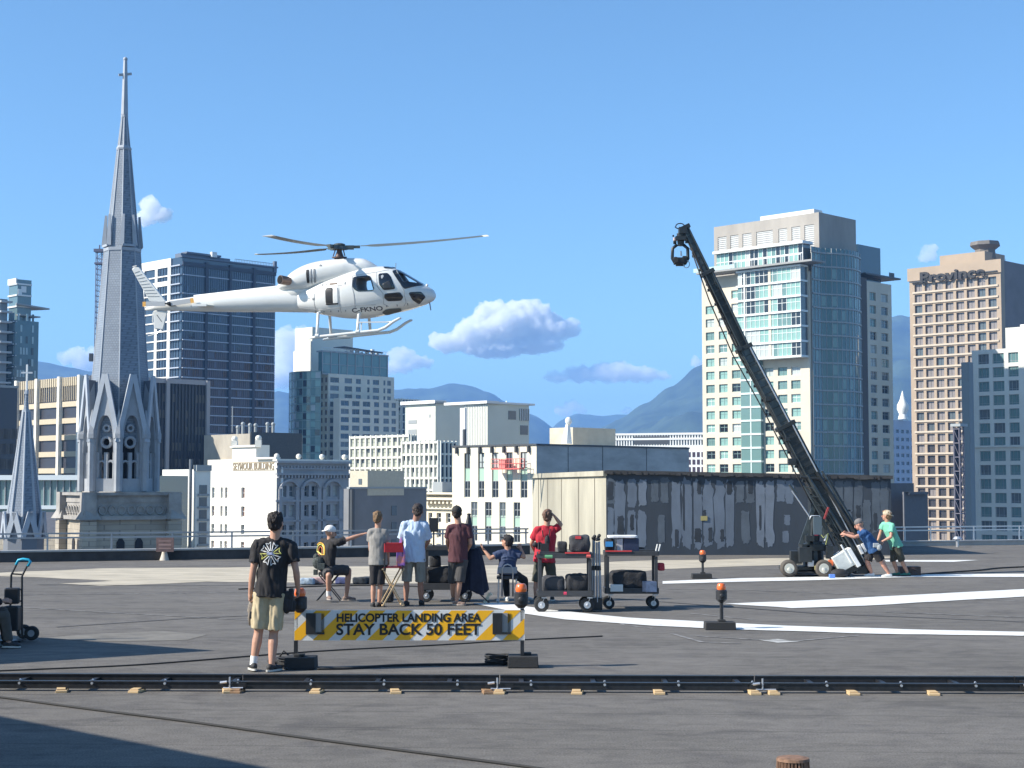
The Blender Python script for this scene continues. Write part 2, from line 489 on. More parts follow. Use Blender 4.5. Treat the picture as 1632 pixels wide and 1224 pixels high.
def CLOUD_M(d):
 k = 'cloud_vapour_%g' % d
 if k in MATS: return MATS[k]
 m = bpy.data.materials.new('cloud_vapour'); m.use_nodes = True
 n = m.node_tree; n.nodes.clear()
 ou = n.nodes.new('ShaderNodeOutputMaterial'); pv = n.nodes.new('ShaderNodeVolumeScatter')
 pv.inputs['Color'].default_value = (.995, .995, 1, 1); pv.inputs['Density'].default_value = d; pv.inputs['Anisotropy'].default_value = .0
 n.links.new(pv.outputs['Volume'], ou.inputs['Volume'])
 MATS[k] = m
 return m
CY = 13000
cloud('big white cumulus with a bright lumpy top and blue grey underside', [(715, 547, 34, 15), (765, 535, 45, 26), (815, 520, 50, 34), (845, 502, 34, 24), (790, 500, 34, 20), (868, 525, 40, 26), (905, 525, 20, 15), (790, 556, 55, 14), (850, 548, 45, 16)], CY, .02, 3)
cloud('long low white cloud above the wooded mountain slope', [(885, 602, 18, 9), (930, 597, 34, 13), (975, 594, 40, 16), (1020, 597, 34, 12), (1055, 600, 16, 7)], CY, .012, 5)
cloud('small pale cloud low beside the pale stepped apartment tower', [(640, 566, 22, 13), (668, 577, 22, 10), (632, 585, 26, 11)], CY, 0.0132, 7)
cloud('small cumulus to the right of the tall church spire', [(240, 330, 17, 17), (255, 343, 20, 14), (235, 348, 18, 12)], CY, 0.0154, 9)
cloud('soft bank of cloud behind the dark glass tower', [(452, 545, 20, 22), (462, 570, 26, 26), (450, 598, 28, 22), (480, 540, 24, 18)], CY, 0.0154, 11)
cloud('hazy cloud low on the left of the church spire', [(118, 566, 22, 11), (140, 576, 26, 18), (160, 566, 18, 18), (105, 572, 14, 8)], CY, 0.0132, 13)
cloud('tiny white puff above the notch between the mountains', [(910, 648, 14, 10), (900, 656, 18, 9), (926, 654, 12, 6)], CY, 0.0110, 15)
cloud('faint small puff beside the beige newspaper office tower', [(1484, 400, 12, 12), (1474, 410, 14, 9)], CY, 0.0088, 17)
cloud('tiny bright puff resting on the mountain shoulder', [(999, 655, 10, 6), (1110, 578, 9, 10)][:1], CY, 0.0154, 19)
cloud('small white puff at the left edge of the tall glass and concrete tower', [(1112, 580, 9, 12)], CY, 0.0154, 21)
# ---------------------------------------------------------------- buildings
def V2(a): return Vector((math.cos(a), math.sin(a), 0))
def glass(name, col, rough=.06, spec=.8):
 return mat(name, col, rough, spec=spec, bump=.04, bscale=.35)
G_dark = glass('window_glass_dark', (.018, .024, .03))
G_blue = glass('window_glass_blue', (.03, .06, .09))
G_teal = glass('window_glass_teal', (.14, .24, .225), .15)
G_green = glass('window_glass_green', (.23, .40, .355), .25)
G_pale = glass('window_glass_pale_blind', (.42, .46, .44), .4)
G_grey = glass('window_glass_grey', (.10, .12, .13), .15)
F_white = mat('window_frame_white', (.75, .76, .74), .5)
F_dark = mat('window_frame_dark', (.06, .065, .07), .5)
F_grey = mat('window_frame_grey', (.32, .34, .34), .5)
F_teal = mat('window_frame_teal', (.22, .33, .31), .5)
class Block:
 """a volume of a building: corner nearest the camera at px cx, depth D; left face to px xl, right face to px xr"""
 def __init__(s, cx, D, xl, xr, ytop, zb=ZG, ang=45, zt=None, C=None):
  s.zt = zat(ytop, D) if zt is None else zt
  s.C = Vector(((cx - 816) / F * (D * CT + (s.zt * .6) * ST), D, 0)) if C is None else C
  s.ang = R(ang)
  s.L = Vector((-math.sin(s.ang), math.cos(s.ang), 0)); s.Rr = Vector((math.cos(s.ang), math.sin(s.ang), 0))
  s.nl = -s.Rr; s.nr = -s.L
  s.wl = s.solve(s.L, xl); s.wr = s.solve(s.Rr, xr)
  s.zb = zb
 def solve(s, d, px):
  k = (px - 816) / F; z = s.zt * .6
  return (k * (s.C.y * CT + z * ST) - s.C.x) / (d.x - k * d.y * CT)
 def P(s, face, u, z, out=0.0):
  d, n = (s.L, s.nl) if face == 'l' else (s.Rr, s.nr)
  p = s.C + d * u + n * out
  return Vector((p.x, p.y, z))
 def U(s, face, px):
  """distance from the corner at which the face meets px column"""
  return s.solve(s.L if face == 'l' else s.Rr, px)
 def rz(s, face):
  n = s.nl if face == 'l' else s.nr
  return math.atan2(n.y, n.x) + math.pi / 2
def skin(mb, B, face, z0, z1, us, vs, depth=.3, mi=0, holes=None, w=None, mi_rev=None):
 """wall face with real openings. us, vs: lists of (start, end); holes(i, j) -> True where there is an opening"""
 w = (B.wl if face == 'l' else B.wr) if w is None else w
 uc = sorted({0.0, w} | {u for a in us for u in a}); vc = sorted({z0, z1} | {v for a in vs for v in a})
 op = {}
 ui = {a[0]: i for i, a in enumerate(us)}; vi = {a[0]: i for i, a in enumerate(vs)}
 out = []
 for i in range(len(uc) - 1):
  for j in range(len(vc) - 1):
   a, b, c, d = uc[i], uc[i + 1], vc[j], vc[j + 1]
   if a in ui and c in vi and (holes is None or holes(ui[a], vi[c])):
    q = [(a, c), (b, c), (b, d), (a, d)]
    fr = [B.P(face, u, v) for u, v in q]; bk = [B.P(face, u, v, -depth) for u, v in q]
    mb.add(fr + bk, [(k, (k + 1) % 4, (k + 1) % 4 + 4, k + 4) for k in range(4)], mi if mi_rev is None else mi_rev)
    out.append((a, b, c, d, ui[a], vi[c]))
   else:
    mb.quad(B.P(face, a, c), B.P(face, b, c), B.P(face, b, d), B.P(face, a, d), mi)
 return out
def shell(mb, B, z0, z1, mi=0, parapet=.6, faces='lr', roof_mi=None):
 """back faces, roof and parapet of a block; faces: which of the camera faces to close plainly"""
 C, a, b = B.C, B.L * B.wl, B.Rr * B.wr
 p = [C, C + b, C + a + b, C + a]
 lo = [Vector((q.x, q.y, z0)) for q in p]; hi = [Vector((q.x, q.y, z1)) for q in p]
 mb.quad(lo[1], lo[2], hi[2], hi[1], mi); mb.quad(lo[2], lo[3], hi[3], hi[2], mi)
 if 'r' in faces: mb.quad(lo[0], lo[1], hi[1], hi[0], mi)
 if 'l' in faces: mb.quad(lo[3], lo[0], hi[0], hi[3], mi)
 rz = [Vector((q.x, q.y, z1 - (parapet if parapet else 0))) for q in p]
 mb.quad(*rz, mi if roof_mi is None else roof_mi)
 if parapet:
  t = .35
  ci = [C + B.L * t + B.Rr * t, C + b + B.L * t - B.Rr * t, C + a + b - B.L * t - B.Rr * t, C + a - B.L * t + B.Rr * t]
  ih = [Vector((q.x, q.y, z1)) for q in ci]; il = [Vector((q.x, q.y, z1 - parapet)) for q in ci]
  for k in range(4):
   k2 = (k + 1) % 4
   mb.quad(hi[k], hi[k2], ih[k2], ih[k], mi); mb.quad(ih[k], ih[k2], il[k2], il[k], mi)
WMESH = {}
def window_mesh(w, h, nx, nz, pane, frame, t=.07, sill=0, d=.06):
 key = (round(w, 2), round(h, 2), nx if isinstance(nx, int) else tuple(nx), nz if isinstance(nz, int) else tuple(nz), pane.name, frame.name, t, sill)
 if key in WMESH: return WMESH[key]
 mb = MB()
 mb.quad((0, 0, 0), (w, 0, 0), (w, 0, h), (0, 0, h), 0)
 def bar(x0, x1, z0, z1): mb.b2((x0, -d, z0), (x1, -.002, z1), 1)
 bar(0, w, 0, t); bar(0, w, h - t, h); bar(0, t, t, h - t); bar(w - t, w, t, h - t)
 xs = [w * i / nx for i in range(1, nx)] if isinstance(nx, int) else [w * f for f in nx]
 zs = [h * i / nz for i in range(1, nz)] if isinstance(nz, int) else [h * f for f in nz]
 for x in xs: bar(x - t * .4, x + t * .4, t, h - t)
 for z in zs: mb.b2((t, -d * .9, z - t * .4), (w - t, -.003, z + t * .4), 1)
 if sill: mb.b2((-.1, -sill, -.15), (w + .1, .0, -.01), 1)
 me = mb.mesh('window', [pane, frame], fix=False)
 WMESH[key] = (me, mb)
 return WMESH[key]
def place_windows(root, B, items, name='window', cap=100, hide=None):
 """items: (face, u0, u1, z0, z1, inset, nx, nz, pane, frame[, t, sill]); the cap nearest get a part each"""
 org = wloc(root)
 items = sorted(items, key=lambda it: (B.P(it[0], (it[1] + it[2]) / 2, 0) - Vector((0, 0, 0))).length + abs(it[3]) * .01)
 rest = MB(); rm = []
 for n, it in enumerate(items):
  face, u0, u1, z0, z1, ins, nx, nz, pane, frame = it[:10]
  t = it[10] if len(it) > 10 else .07; sill = it[11] if len(it) > 11 else 0
  me, mbw = window_mesh(u1 - u0, z1 - z0, nx, nz, pane, frame, t, sill)
  rz = B.rz(face)
  # the window's local x must run so that its outside (-y) faces out
  ustart = u1 if face == 'l' else u0
  p = B.P(face, ustart, z0, -ins)
  if n < cap:
   o = bpy.data.objects.new(name, me); COL.objects.link(o)
   o.parent = root; o.location = p - org; o.rotation_euler = (0, 0, rz)
  else:
   M = Matrix.Rotation(rz, 3, 'Z'); idx = []
   for mm in (pane, frame):
    if mm not in rm: rm.append(mm)
    idx.append(rm.index(mm))
   vs = [M @ Vector(v) + p for v in mbw.v]; o0 = len(rest.v)
   rest.v += [tuple(v) for v in vs]; rest.f += [tuple(i + o0 for i in f) for f in mbw.f]
   rest.m += [idx[q] for q in mbw.m]
 if rest.v:
  o = rest.build(name, rm, root, world=True, fix=False)
  o['kind'] = 'stuff'
def grid(a, b, pitch, size, off=None):
 """openings of given size at given pitch, centred, between a and b"""
 n = max(1, int((b - a + (pitch - size)) / pitch))
 st = (a + (b - a - (n * pitch - (pitch - size))) / 2) if off is None else a + off
 return [(st + i * pitch, st + i * pitch + size) for i in range(n) if st + i * pitch + size <= b + 1e-6]
def rnd_pick(rnd, opts):
 x = rnd.random() * sum(o[1] for o in opts)
 for o, p in opts:
  x -= p
  if x <= 0: return o
 return opts[-1][0]
def bldg(name, label, B, cat='building', group=None):
 return thing(name, label, cat, (B.C.x, B.C.y, ZG), group=group)
def bldbox(mb, B, face, u0, u1, z0, z1, o0, o1, mi=0):
 """box standing proud of a face between offsets o0 and o1"""
 a = [B.P(face, u0, z0, o0), B.P(face, u1, z0, o0), B.P(face, u1, z0, o1), B.P(face, u0, z0, o1)]
 mb.prism(a, (0, 0, z1 - z0), mi)
rnd = random.Random(11)
VIS = zat(885, 150)      # nothing of the city shows below this line
# ---- A: tall concrete and glass apartment tower with the boom in front
W_cream = mat('cream_concrete', (.60, .54, .43), .8, var=.10, vscale=.15, stretch=(1, 1, .4))
W_mech = mat('weathered_precast', (.36, .33, .29), .85, var=.15, vscale=.2, stretch=(1, 1, .3))
W_louvre = mat('louvre_grey', (.50, .50, .48), .6)
def tower_a():
 D = 310; B = Block(1290, D, 1119, 1422, 400)
 root = bldg('apartment_tower', 'tall cream apartment tower with teal glass bay, behind the camera crane boom', B)
 s = D / F
 zv = lambda py: zat(py, D)
 fl = 22.3 * D / F
 ztopL = zv(424); zbody = zv(432)
 nfl = 17
 rows = [(zv(774.6) + i * fl, zv(774.6) + i * fl + 13.8 * D / F) for i in range(nfl + 1)]
 rows = [r for r in rows if r[1] < zbody - 1.2]
 wl = B.wl
 U = lambda px: B.U('l', px)
 # left face window columns (px starts measured at the photo)
 cols = [(1260, 1275), (1239, 1254), (1217.5, 1232), (1166, 1179.5), (1145.5, 1159), (1125, 1138.5)]
 us = sorted([(U(b), U(a)) for a, b in cols] + [(U(1214), U(1185))])
 def hole(i, j):
  u = us[i]
  c = rows[j][0]
  bay = c > zv(585)
  narrow = abs(u[0] - U(1214)) < .01
  if narrow: return False
  if bay and u[1] < U(1186): return False
  if c > zv(470) and u[0] > U(1160): return u[0] < U(1140) and False or u[0] < U(1165)
  return True
 wall = MB()
 w1 = skin(wall, B, 'l', ZG, ztopL, us, rows, .35, 0, hole)
 items = []
 for a, b, c, d, i, j in w1:
  items.append(('l', a, b, c, d, .33, [.5], [.62], rnd_pick(rnd, [(G_green, 4), (G_teal, 3), (G_dark, 2), (G_pale, 1)]), rnd_pick(rnd, [(F_teal, 3), (F_white, 1)]), .10))
 # right face: windows on the plain concrete part (1380..1422) and stacked glass bay
 UR = lambda px: B.U('r', px)
 rc = [(UR(1387), UR(1397)), (UR(1405), UR(1416))]
 w2 = skin(wall, B, 'r', ZG, zbody, rc, rows, .35, 0, lambda i, j: True)
 for a, b, c, d, i, j in w2:
  items.append(('r', a, b, c, d, .33, [.5], [.62], rnd_pick(rnd, [(G_teal, 3), (G_dark, 4), (G_pale, 1), (G_grey, 3)]), F_grey, .10))
 shell(wall, B, ZG, zbody, 0, 0, faces='')
 # step in the roof: left face top band
 wall.build('wall', W_cream, root, world=True)
 place_windows(root, B, items)
 # raised strip on the right face, painted dark as a shaded gap
 m = MB(); bldbox(m, B, 'r', UR(1372), UR(1381), ZG, zv(428), .02, .25); m.build('dark_gap_strip', mat('gap_shade', (.10, .09, .085), .8), root, world=True)
 # narrow teal bay on the lower left face
 m = MB(); g = MB()
 bldbox(g, B, 'l', U(1215.5), U(1184), ZG, zv(569), .02, .9, 0)
 for i in range(nfl):
  z = zv(774.6) + i * fl - .75
  if z > zv(580): break
  bldbox(m, B, 'l', U(1216), U(1183.5), z, z + .38, .02, 1.05)
  bldbox(m, B, 'l', U(1200.6), U(1199), z + .38, z + fl, .02, .97)
 fr = g.build('glass_bay', G_teal, root, world=True); fr['label'] = 'narrow teal glass bay on the lower half'
 m.build('bay_slab', mat('bay_frame_pale', (.62, .70, .66), .5), fr, world=False).location = -wloc(fr) * 1
 # big glass bay, upper: stands out 2.4 m, six floors, white slab edges
 g = MB(); fz0, fz1 = zv(568), zv(424)
 u0, u1 = U(1287), U(1187)
 bldbox(g, B, 'l', u0, u1, fz0, fz1, .02, 2.2)
 GL4 = [G_green, G_dark, G_pale, G_teal]
 m = MB(); pm = {G_green: MB(), G_dark: MB(), G_pale: MB(), G_teal: MB()}
 n = 6; h = (fz1 - fz0) / n
 for i in range(n + 1):
  bldbox(m, B, 'l', u0 - .25, u1 + .2, fz0 + i * h - .2, fz0 + i * h + .2, .05, 2.6)
 bldbox(m, B, 'l', U(1199.5), U(1197.5), fz0, fz1, .1, 2.5)
 bldbox(m, B, 'l', U(1240), U(1236), fz0, fz1, .1, 2.34, 1)
 ncol = 14; cw = (u1 - u0) / ncol
 for i in range(n):
  z = fz0 + i * h + .2; run = 0; g0 = G_green
  for k in range(ncol):
   if run <= 0:
    g0 = rnd_pick(rnd, [(G_green, 5), (G_teal, 3), (G_dark, 3), (G_pale, 2)]); run = rnd.choice([1, 2, 3])
   run -= 1
   bldbox(pm[g0], B, 'l', u0 + k * cw + .05, u0 + (k + 1) * cw - .05, z + .05, z + h - .45, 2.2, 2.24)
   bldbox(m, B, 'l', u0 + k * cw - .045, u0 + k * cw + .045, z, z + h - .4, 2.2, 2.32)
  bldbox(m, B, 'l', u0, u1, z + h * .52, z + h * .52 + .09, 2.2, 2.3)
 for i, g0 in enumerate(GL4): g.merge(pm[g0], i + 1)
 bay = g.build('glass_bay', [G_grey] + GL4, root, world=True); bay['label'] = 'broad glazed bay of six floors with white slab edges'
 o = m.build('slab_edge', [mat('slab_white', (.74, .77, .74), .5), W_cream], bay); o.location = -wloc(bay)
 # balcony terrace under the crown
 t = MB(); bldbox(t, B, 'l', -3.2, U(1127), zv(421), zv(418), -1, 3.6);
 o = t.build('terrace_slab', mat('slab_grey', (.30, .30, .29), .7), root, world=True)
 t = MB()
 bldbox(t, B, 'l', -.5, U(1187), zv(408.5), zv(407), 3.3, 3.4);
 for k in range(12):
  u = -.5 + (U(1187) + .5) * k / 11; bldbox(t, B, 'l', u - .04, u + .04, zv(418), zv(407), 3.3, 3.38)
 bldbox(t, B, 'l', U(1187), U(1122), zv(417.4), zv(411), 3.3, 3.36, 1)
 t.build('terrace_railing', [F_white, glass('rail_glass_pale', (.45, .6, .6), .1)], root, world=True)
 # set-back penthouse glass
 pz0, pz1 = zv(418), zv(388)
 g = MB(); bldbox(g, B, 'l', U(1284), U(1146), pz0, pz1, -2, .6)
 m = MB(); pm = {G_green: MB(), G_dark: MB(), G_pale: MB(), G_teal: MB()}
 a0, a1 = U(1284), U(1146); nc = 20; cw = (a1 - a0) / nc
 for k in range(nc):
  g0 = rnd_pick(rnd, [(G_green, 5), (G_teal, 3), (G_dark, 4), (G_pale, 1)])
  bldbox(pm[g0], B, 'l', a0 + k * cw + .06, a0 + (k + 1) * cw - .06, pz0 + .1, pz1 - .1, .6, .64)
  bldbox(m, B, 'l', a0 + k * cw - .06, a0 + k * cw + .06, pz0, pz1, .6, .72)
 bldbox(m, B, 'l', a0, a1, (pz0 + pz1) / 2, (pz0 + pz1) / 2 + .14, .6, .7)
 bldbox(m, B, 'l', a0 - .6, a1 + .3, pz1, pz1 + .55, -2, 1.6)
 for i, g0 in enumerate(GL4): g.merge(pm[g0], i + 1)
 pg = g.build('penthouse_glazing', [G_grey] + GL4, root, world=True)
 o = m.build('penthouse_frame', F_white, pg); o.location = -wloc(pg)
 # crown (mechanical penthouse), set back
 Cc = B.C + B.L * (-.6) + B.Rr * 2.0
 Cr = Block(1307, D + 3, 1139, 1366, 338)
 m = MB(); z0 = zv(436); z1 = Cr.zt
 lo = [(Cr.U('l', b), Cr.U('l', a)) for a, b in [(1145, 1159), (1165, 1178), (1184.5, 1199), (1206.5, 1233), (1242, 1256), (1263, 1277), (1283.5, 1299)]]
 lo = sorted(lo)
 ww = skin(m, Cr, 'l', z0, z1, lo, [(zv(398), z1 - 2.3)], .25, 0)
 shell(m, Cr, z0, z1, 0, 1.0, faces='r')
 cr = m.build('crown', W_mech, root, world=True)
 lv = MB()
 for a, b, c, d, i, j in ww:
  lv.prism([Cr.P('l', a, c, -.22), Cr.P('l', b, c, -.22), Cr.P('l', b, d, -.22), Cr.P('l', a, d, -.22)], Cr.nl * .02)
  k = c
  while k < d - .2:
   bldbox(lv, Cr, 'l', a + .05, b - .05, k, k + .18, -.2, -.08); k += .42
 o = lv.build('louvre', W_louvre, cr); o.location = -wloc(cr)
 m = MB(); bldbox(m, Cr, 'l', 1.5, Cr.U('l', 1211), z1 + .02, z1 + .9, -3.5, -.5)
 m.build('roof_screen', F_white, root, world=True)
 # right face glass bay in shade, gently bowed
 bw0, bw1 = UR(1293), UR(1368)
 g = MB(); sl = MB(); fr = MB()
 zt, zb = zv(392), ZG
 N = 16
 def bow(t): return .3 if t < .24 else .5 + 2.2 * math.sin(math.pi * (t - .24) / .76) ** .7
 P = [B.P('r', bw0 + (bw1 - bw0) * k / N, 0, bow(k / N)) for k in range(N + 1)]
 for k in range(N):
  a, b = P[k], P[k + 1]
  g.quad((a.x, a.y, zb), (b.x, b.y, zb), (b.x, b.y, zt), (a.x, a.y, zt))
  fr.box(((a.x) , a.y, (zt + zb) / 2), (.14, .14, zt - zb), rz=B.rz('r'))
 g.add([(p.x, p.y, zt) for p in P] + [B.P('r', bw0, zt), B.P('r', bw1, zt)], [tuple(range(N + 1)) + (N + 2, N + 1)])
 pan = MB()
 for q in range(26):
  for k in range(1, N - 1, 2):
   if rnd.random() < .42:
    a, b = P[k] + B.nr * .03, P[k + 1] + B.nr * .03
    z = zv(774.6) + (q - 8) * fl
    if z + 2 < zt: pan.quad((a.x, a.y, z + .1), (b.x, b.y, z + .1), (b.x, b.y, z + 2), (a.x, a.y, z + 2))
 g.merge(pan, 1)
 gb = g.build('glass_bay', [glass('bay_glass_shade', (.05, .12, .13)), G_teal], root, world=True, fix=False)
 gb['label'] = 'bowed glass bay running the full height of the shaded side'
 z = zb
 k = 0
 while k < 60:
  z = zv(774.6) + (k - 8) * fl - .5; k += 1
  if z > zt: break
  ring = [q + B.nr * .22 for q in P]
  sl.add([(p.x, p.y, z) for p in ring] + [(p.x, p.y, z + .3) for p in ring] + [(p.x, p.y, z) for p in P] + [(p.x, p.y, z + .3) for p in P],
   [(i, i + 1, i + N + 2, i + N + 1) for i in range(N)] + [(i, i + 1, i + 2 * N + 3, i + 2 * N + 2) for i in range(N)] +
   [(i + N + 1, i + N + 2, i + 3 * N + 4, i + 3 * N + 3) for i in range(N)])
 o = sl.build('slab_edge', F_grey, gb, fix=False); o.location = -wloc(gb)
 o = fr.build('mullion', F_grey, gb); o.location = -wloc(gb)
 # small roof block on the right
 B2 = Block(1369, D + 20, 1362, 1405, 389)
 m = MB(); shell(m, B2, zv(440), B2.zt, 0, .3); o = m.build('roof_room', G_blue, root, world=True)
 m = MB(); bldbox(m, B2, 'r', -1, B2.U('r', 1421), zv(418), zv(418) + .35, -4, 2.5);
 bldbox(m, B2, 'r', B2.U('r', 1404), B2.U('r', 1412), zv(418), zv(408), 2.2, 2.3)
 m.build('balcony_slab', F_dark, root, world=True)
tower_a()
# ---- B: newspaper office tower, deep square window grid
W_tan = mat('tan_precast', (.39, .30, .215), .8, var=.08, vscale=.2)
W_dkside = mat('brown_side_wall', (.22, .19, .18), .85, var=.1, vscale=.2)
def tower_b():
 D = 455; B = Block(1597, D, 1451, 1720, 414)
 root = bldg('office_tower', 'tan office tower with square window grid and dark name along its top', B)
 zv = lambda py: zat(py, D)
 U = lambda px: B.U('l', px)
 # eight columns; rows 17.8 px apart
 pit = (U(1457) - U(1592)) / 8
 us = [(U(1592) + i * pit + pit * .13, U(1592) + (i + 1) * pit - pit * .13) for i in range(8)]
 vs = []; k = 0
 while True:
  z1 = zv(439.5) - k * (17.9 * D / F); z0 = z1 - 13.0 * D / F
  if z0 < ZG + 4: break
  vs.append((z0, z1)); k += 1
 m = MB()
 ww = skin(m, B, 'l', ZG, B.zt, us, vs, .7, 0)
 shell(m, B, ZG, B.zt, 0, .8, faces='')
 C = B.C
 a, b = B.P('r', 0, 0), B.P('r', B.wr, 0)
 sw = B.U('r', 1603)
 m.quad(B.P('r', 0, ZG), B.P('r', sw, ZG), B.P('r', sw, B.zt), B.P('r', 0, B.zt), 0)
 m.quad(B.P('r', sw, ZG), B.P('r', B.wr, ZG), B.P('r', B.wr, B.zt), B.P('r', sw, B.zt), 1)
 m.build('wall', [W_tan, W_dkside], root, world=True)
 G = glass('bronze_glass', (.23, .20, .185), .3)
 G2 = glass('bronze_glass_dark', (.05, .045, .045), .2)
 items = [('l', q[0], q[1], q[2], q[3], .66, [.5], 1, rnd_pick(rnd, [(G, 6), (G_grey, 1)]) if q[5] < 15 else rnd_pick(rnd, [(G2, 3), (G, 1)]), F_dark, .08) for q in ww]
 place_windows(root, B, items)
 sl = mat('sill_pale', (.52, .44, .34), .7)
 m = MB()
 for j_ in sorted({q[5] for q in ww}):
  q = [q for q in ww if q[5] == j_][0]
  bldbox(m, B, 'l', us[0][0] - .6, us[-1][1] + .6, q[2] - .55, q[2] - .02, .01, .3)
  m.build('sill', sl, root, world=True); m = MB()
 m = MB(); bldbox(m, B, 'l', -.4, B.wl + .4, zv(434), zv(414.5) + .3, .02, .5); m.build('sign_band', W_tan, root, world=True)
 t = text_mesh('Province', 4.3, .25, mat('sign_black', (.015, .014, .014), .6), 'sign_lettering', root, offset=.14, sx=1.42)
 n = B.rz('l')
 p = B.P('l', U(1521), zv(431), .85)
 t.location = p - wloc(root); t.rotation_euler = (R(90), 0, n)
 t['label'] = 'dark newspaper name lettering reading Province'
 # raised bars painted dark as shadow gaps beside the name
 m = MB(); bldbox(m, B, 'l', U(1479), U(1455), zv(437), zv(435.6), .1, .9); bldbox(m, B, 'l', U(1593), U(1570), zv(432), zv(430.6), .1, .9)
 m.build('shadow_gap_bar', F_dark, root, world=True)
 # roof house and flared helipad-like cap
 B2 = Block(1572, D + 8, 1500, 1604, 400)
 m = MB(); shell(m, B2, zv(425), B2.zt, 0, .5); m.build('roof_house', W_tan, root, world=True)
 c = at(1570, 400, D + 14)
 m = MB();
 q0 = zat(398, D + 14); q1 = zat(392, D + 14); q2 = zat(386, D + 14); q3 = zat(413, D + 14)
 m.tube([(c.x, c.y, q3), (c.x, c.y, q0)], [3.4, 3.0], 8); m.tube([(c.x, c.y, q0 - .4), (c.x, c.y, q1)], [2.6, 4.6], 8); m.tube([(c.x, c.y, q1), (c.x, c.y, q2)], [4.6, 4.3], 8)
 m.build('roof_turret', mat('turret_brown', (.17, .15, .13), .8, var=.2, vscale=.5), root, world=True)
 m = MB(); m.tube([(c.x + 1, c.y, q2), (c.x + 1, c.y, q2 + .9)], .07, 6); m.tube([(c.x + 5.4, c.y - 2, zv(412)), (c.x + 5.4, c.y - 2, zv(403))], .07, 6); m.build('antenna', F_grey, root, world=True)
tower_b()
# ---- C: hotel block at the right edge
def tower_c():
 D = 335; B = Block(1640, D, 1550, 1760, 553)
 root = bldg('hotel_block', 'grey cream hotel block at the right edge whose windows are partly shaded', B)
 zv = lambda py: zat(py, D); U = lambda px: B.U('l', px)
 W = mat('hotel_render', (.64, .63, .57), .8, var=.06, vscale=.2)
 cols = [(1560, 1577), (1583, 1601), (1608, 1624)]
 us = sorted((U(b), U(a)) for a, b in cols)
 vs = []
 for k in range(22):
  z1 = zv(560) - k * (22.6 * D / F); vs.append((z1 - 16.5 * D / F, z1))
 vs = [v for v in vs if v[0] > ZG + 3]
 m = MB(); ww = skin(m, B, 'l', ZG, B.zt, us, vs, .35)
 shell(m, B, ZG, B.zt, 0, .6, faces='r')
 bldbox(m, B, 'l', 0, B.wl, zv(712), zv(709), .02, .5)
 m.build('wall', W, root, world=True)
 gl = glass('hotel_glass', (.12, .22, .22), .12)
 place_windows(root, B, [('l', q[0], q[1], q[2], q[3], .33, [.3, .7], [.2], rnd_pick(rnd, [(gl, 4), (G_teal, 2), (G_grey, 2)]), F_grey, .09) for q in ww])
 B2 = Block(1680, D + 12, 1604, 1800, 517)
 m = MB(); shell(m, B2, zv(560), B2.zt, 0, .5, faces='lr'); up = m.build('upper_storey', W, root, world=True)
 m = MB(); bldbox(m, B2, 'l', B2.U('l', 1629), B2.U('l', 1611), zv(543), zv(526), .02, .12); bldbox(m, B2, 'l', B2.U('l', 1640), B2.U('l', 1627), zv(517), zv(504), -3, -.2)
 m.build('roof_unit', F_white, root, world=True)
 # shaded lower wing on the left
 B3 = Block(1545, D - 8, 1533, 1552, 577)
 m = MB(); shell(m, B3, ZG, B3.zt, 0, .4); m.build('side_wing', mat('wing_grey', (.22, .25, .26), .8), root, world=True)
 B4 = Block(1556, D + 2, 1536, 1566, 577)
tower_c()
def hotel_shadow_caster():
 pass
# ---- C2: slim construction hoist tower
def hoist():
 D = 290; B = Block(1529, D, 1520, 1536, 680)
 root = bldg('hoist_tower', 'slim lattice construction hoist standing between the tan office tower and the hotel', B, 'hoist')
 m = MB()
 z0, z1 = ZG, B.zt
 for a in (0, B.wl * .98):
  for b in (0, B.wr * .98):
   p = B.C + B.L * a + B.Rr * b
   m.tube([(p.x, p.y, z0), (p.x, p.y, z1)], .13, 6)
 z = z0
 while z < z1:
  for f, w_ in (('l', B.wl), ('r', B.wr)):
   m.tube([B.P(f, 0, z), B.P(f, w_, z)], .10, 5); m.tube([B.P(f, 0, z), B.P(f, w_, min(z + 2.6, z1))], .06, 5)
  z += 2.6
 m.build('mast', mat('hoist_steel', (.15, .14, .165), .6), root, world=True)
 g = MB(); bldbox(g, B, 'l', .3, B.wl - .3, z0, z1 - .2, -1.2, -.9); bldbox(g, B, 'r', .3, B.wr - .3, z0, z1 - .2, -1.2, -.9)
 g.build('netting', mat('hoist_net', (.05, .05, .07), .9), root, world=True)
 c = MB(); p = B.C; c.box((p.x + .3, p.y + 1, z1 + .3), (2.8, 2, .5), B.ang); c.tube([(p.x + .3, p.y + 1, z1 + .5), (p.x + .3, p.y + 1, z1 + 2.4)], .06, 6)
 c.build('cage', F_grey, root, world=True)
hoist()
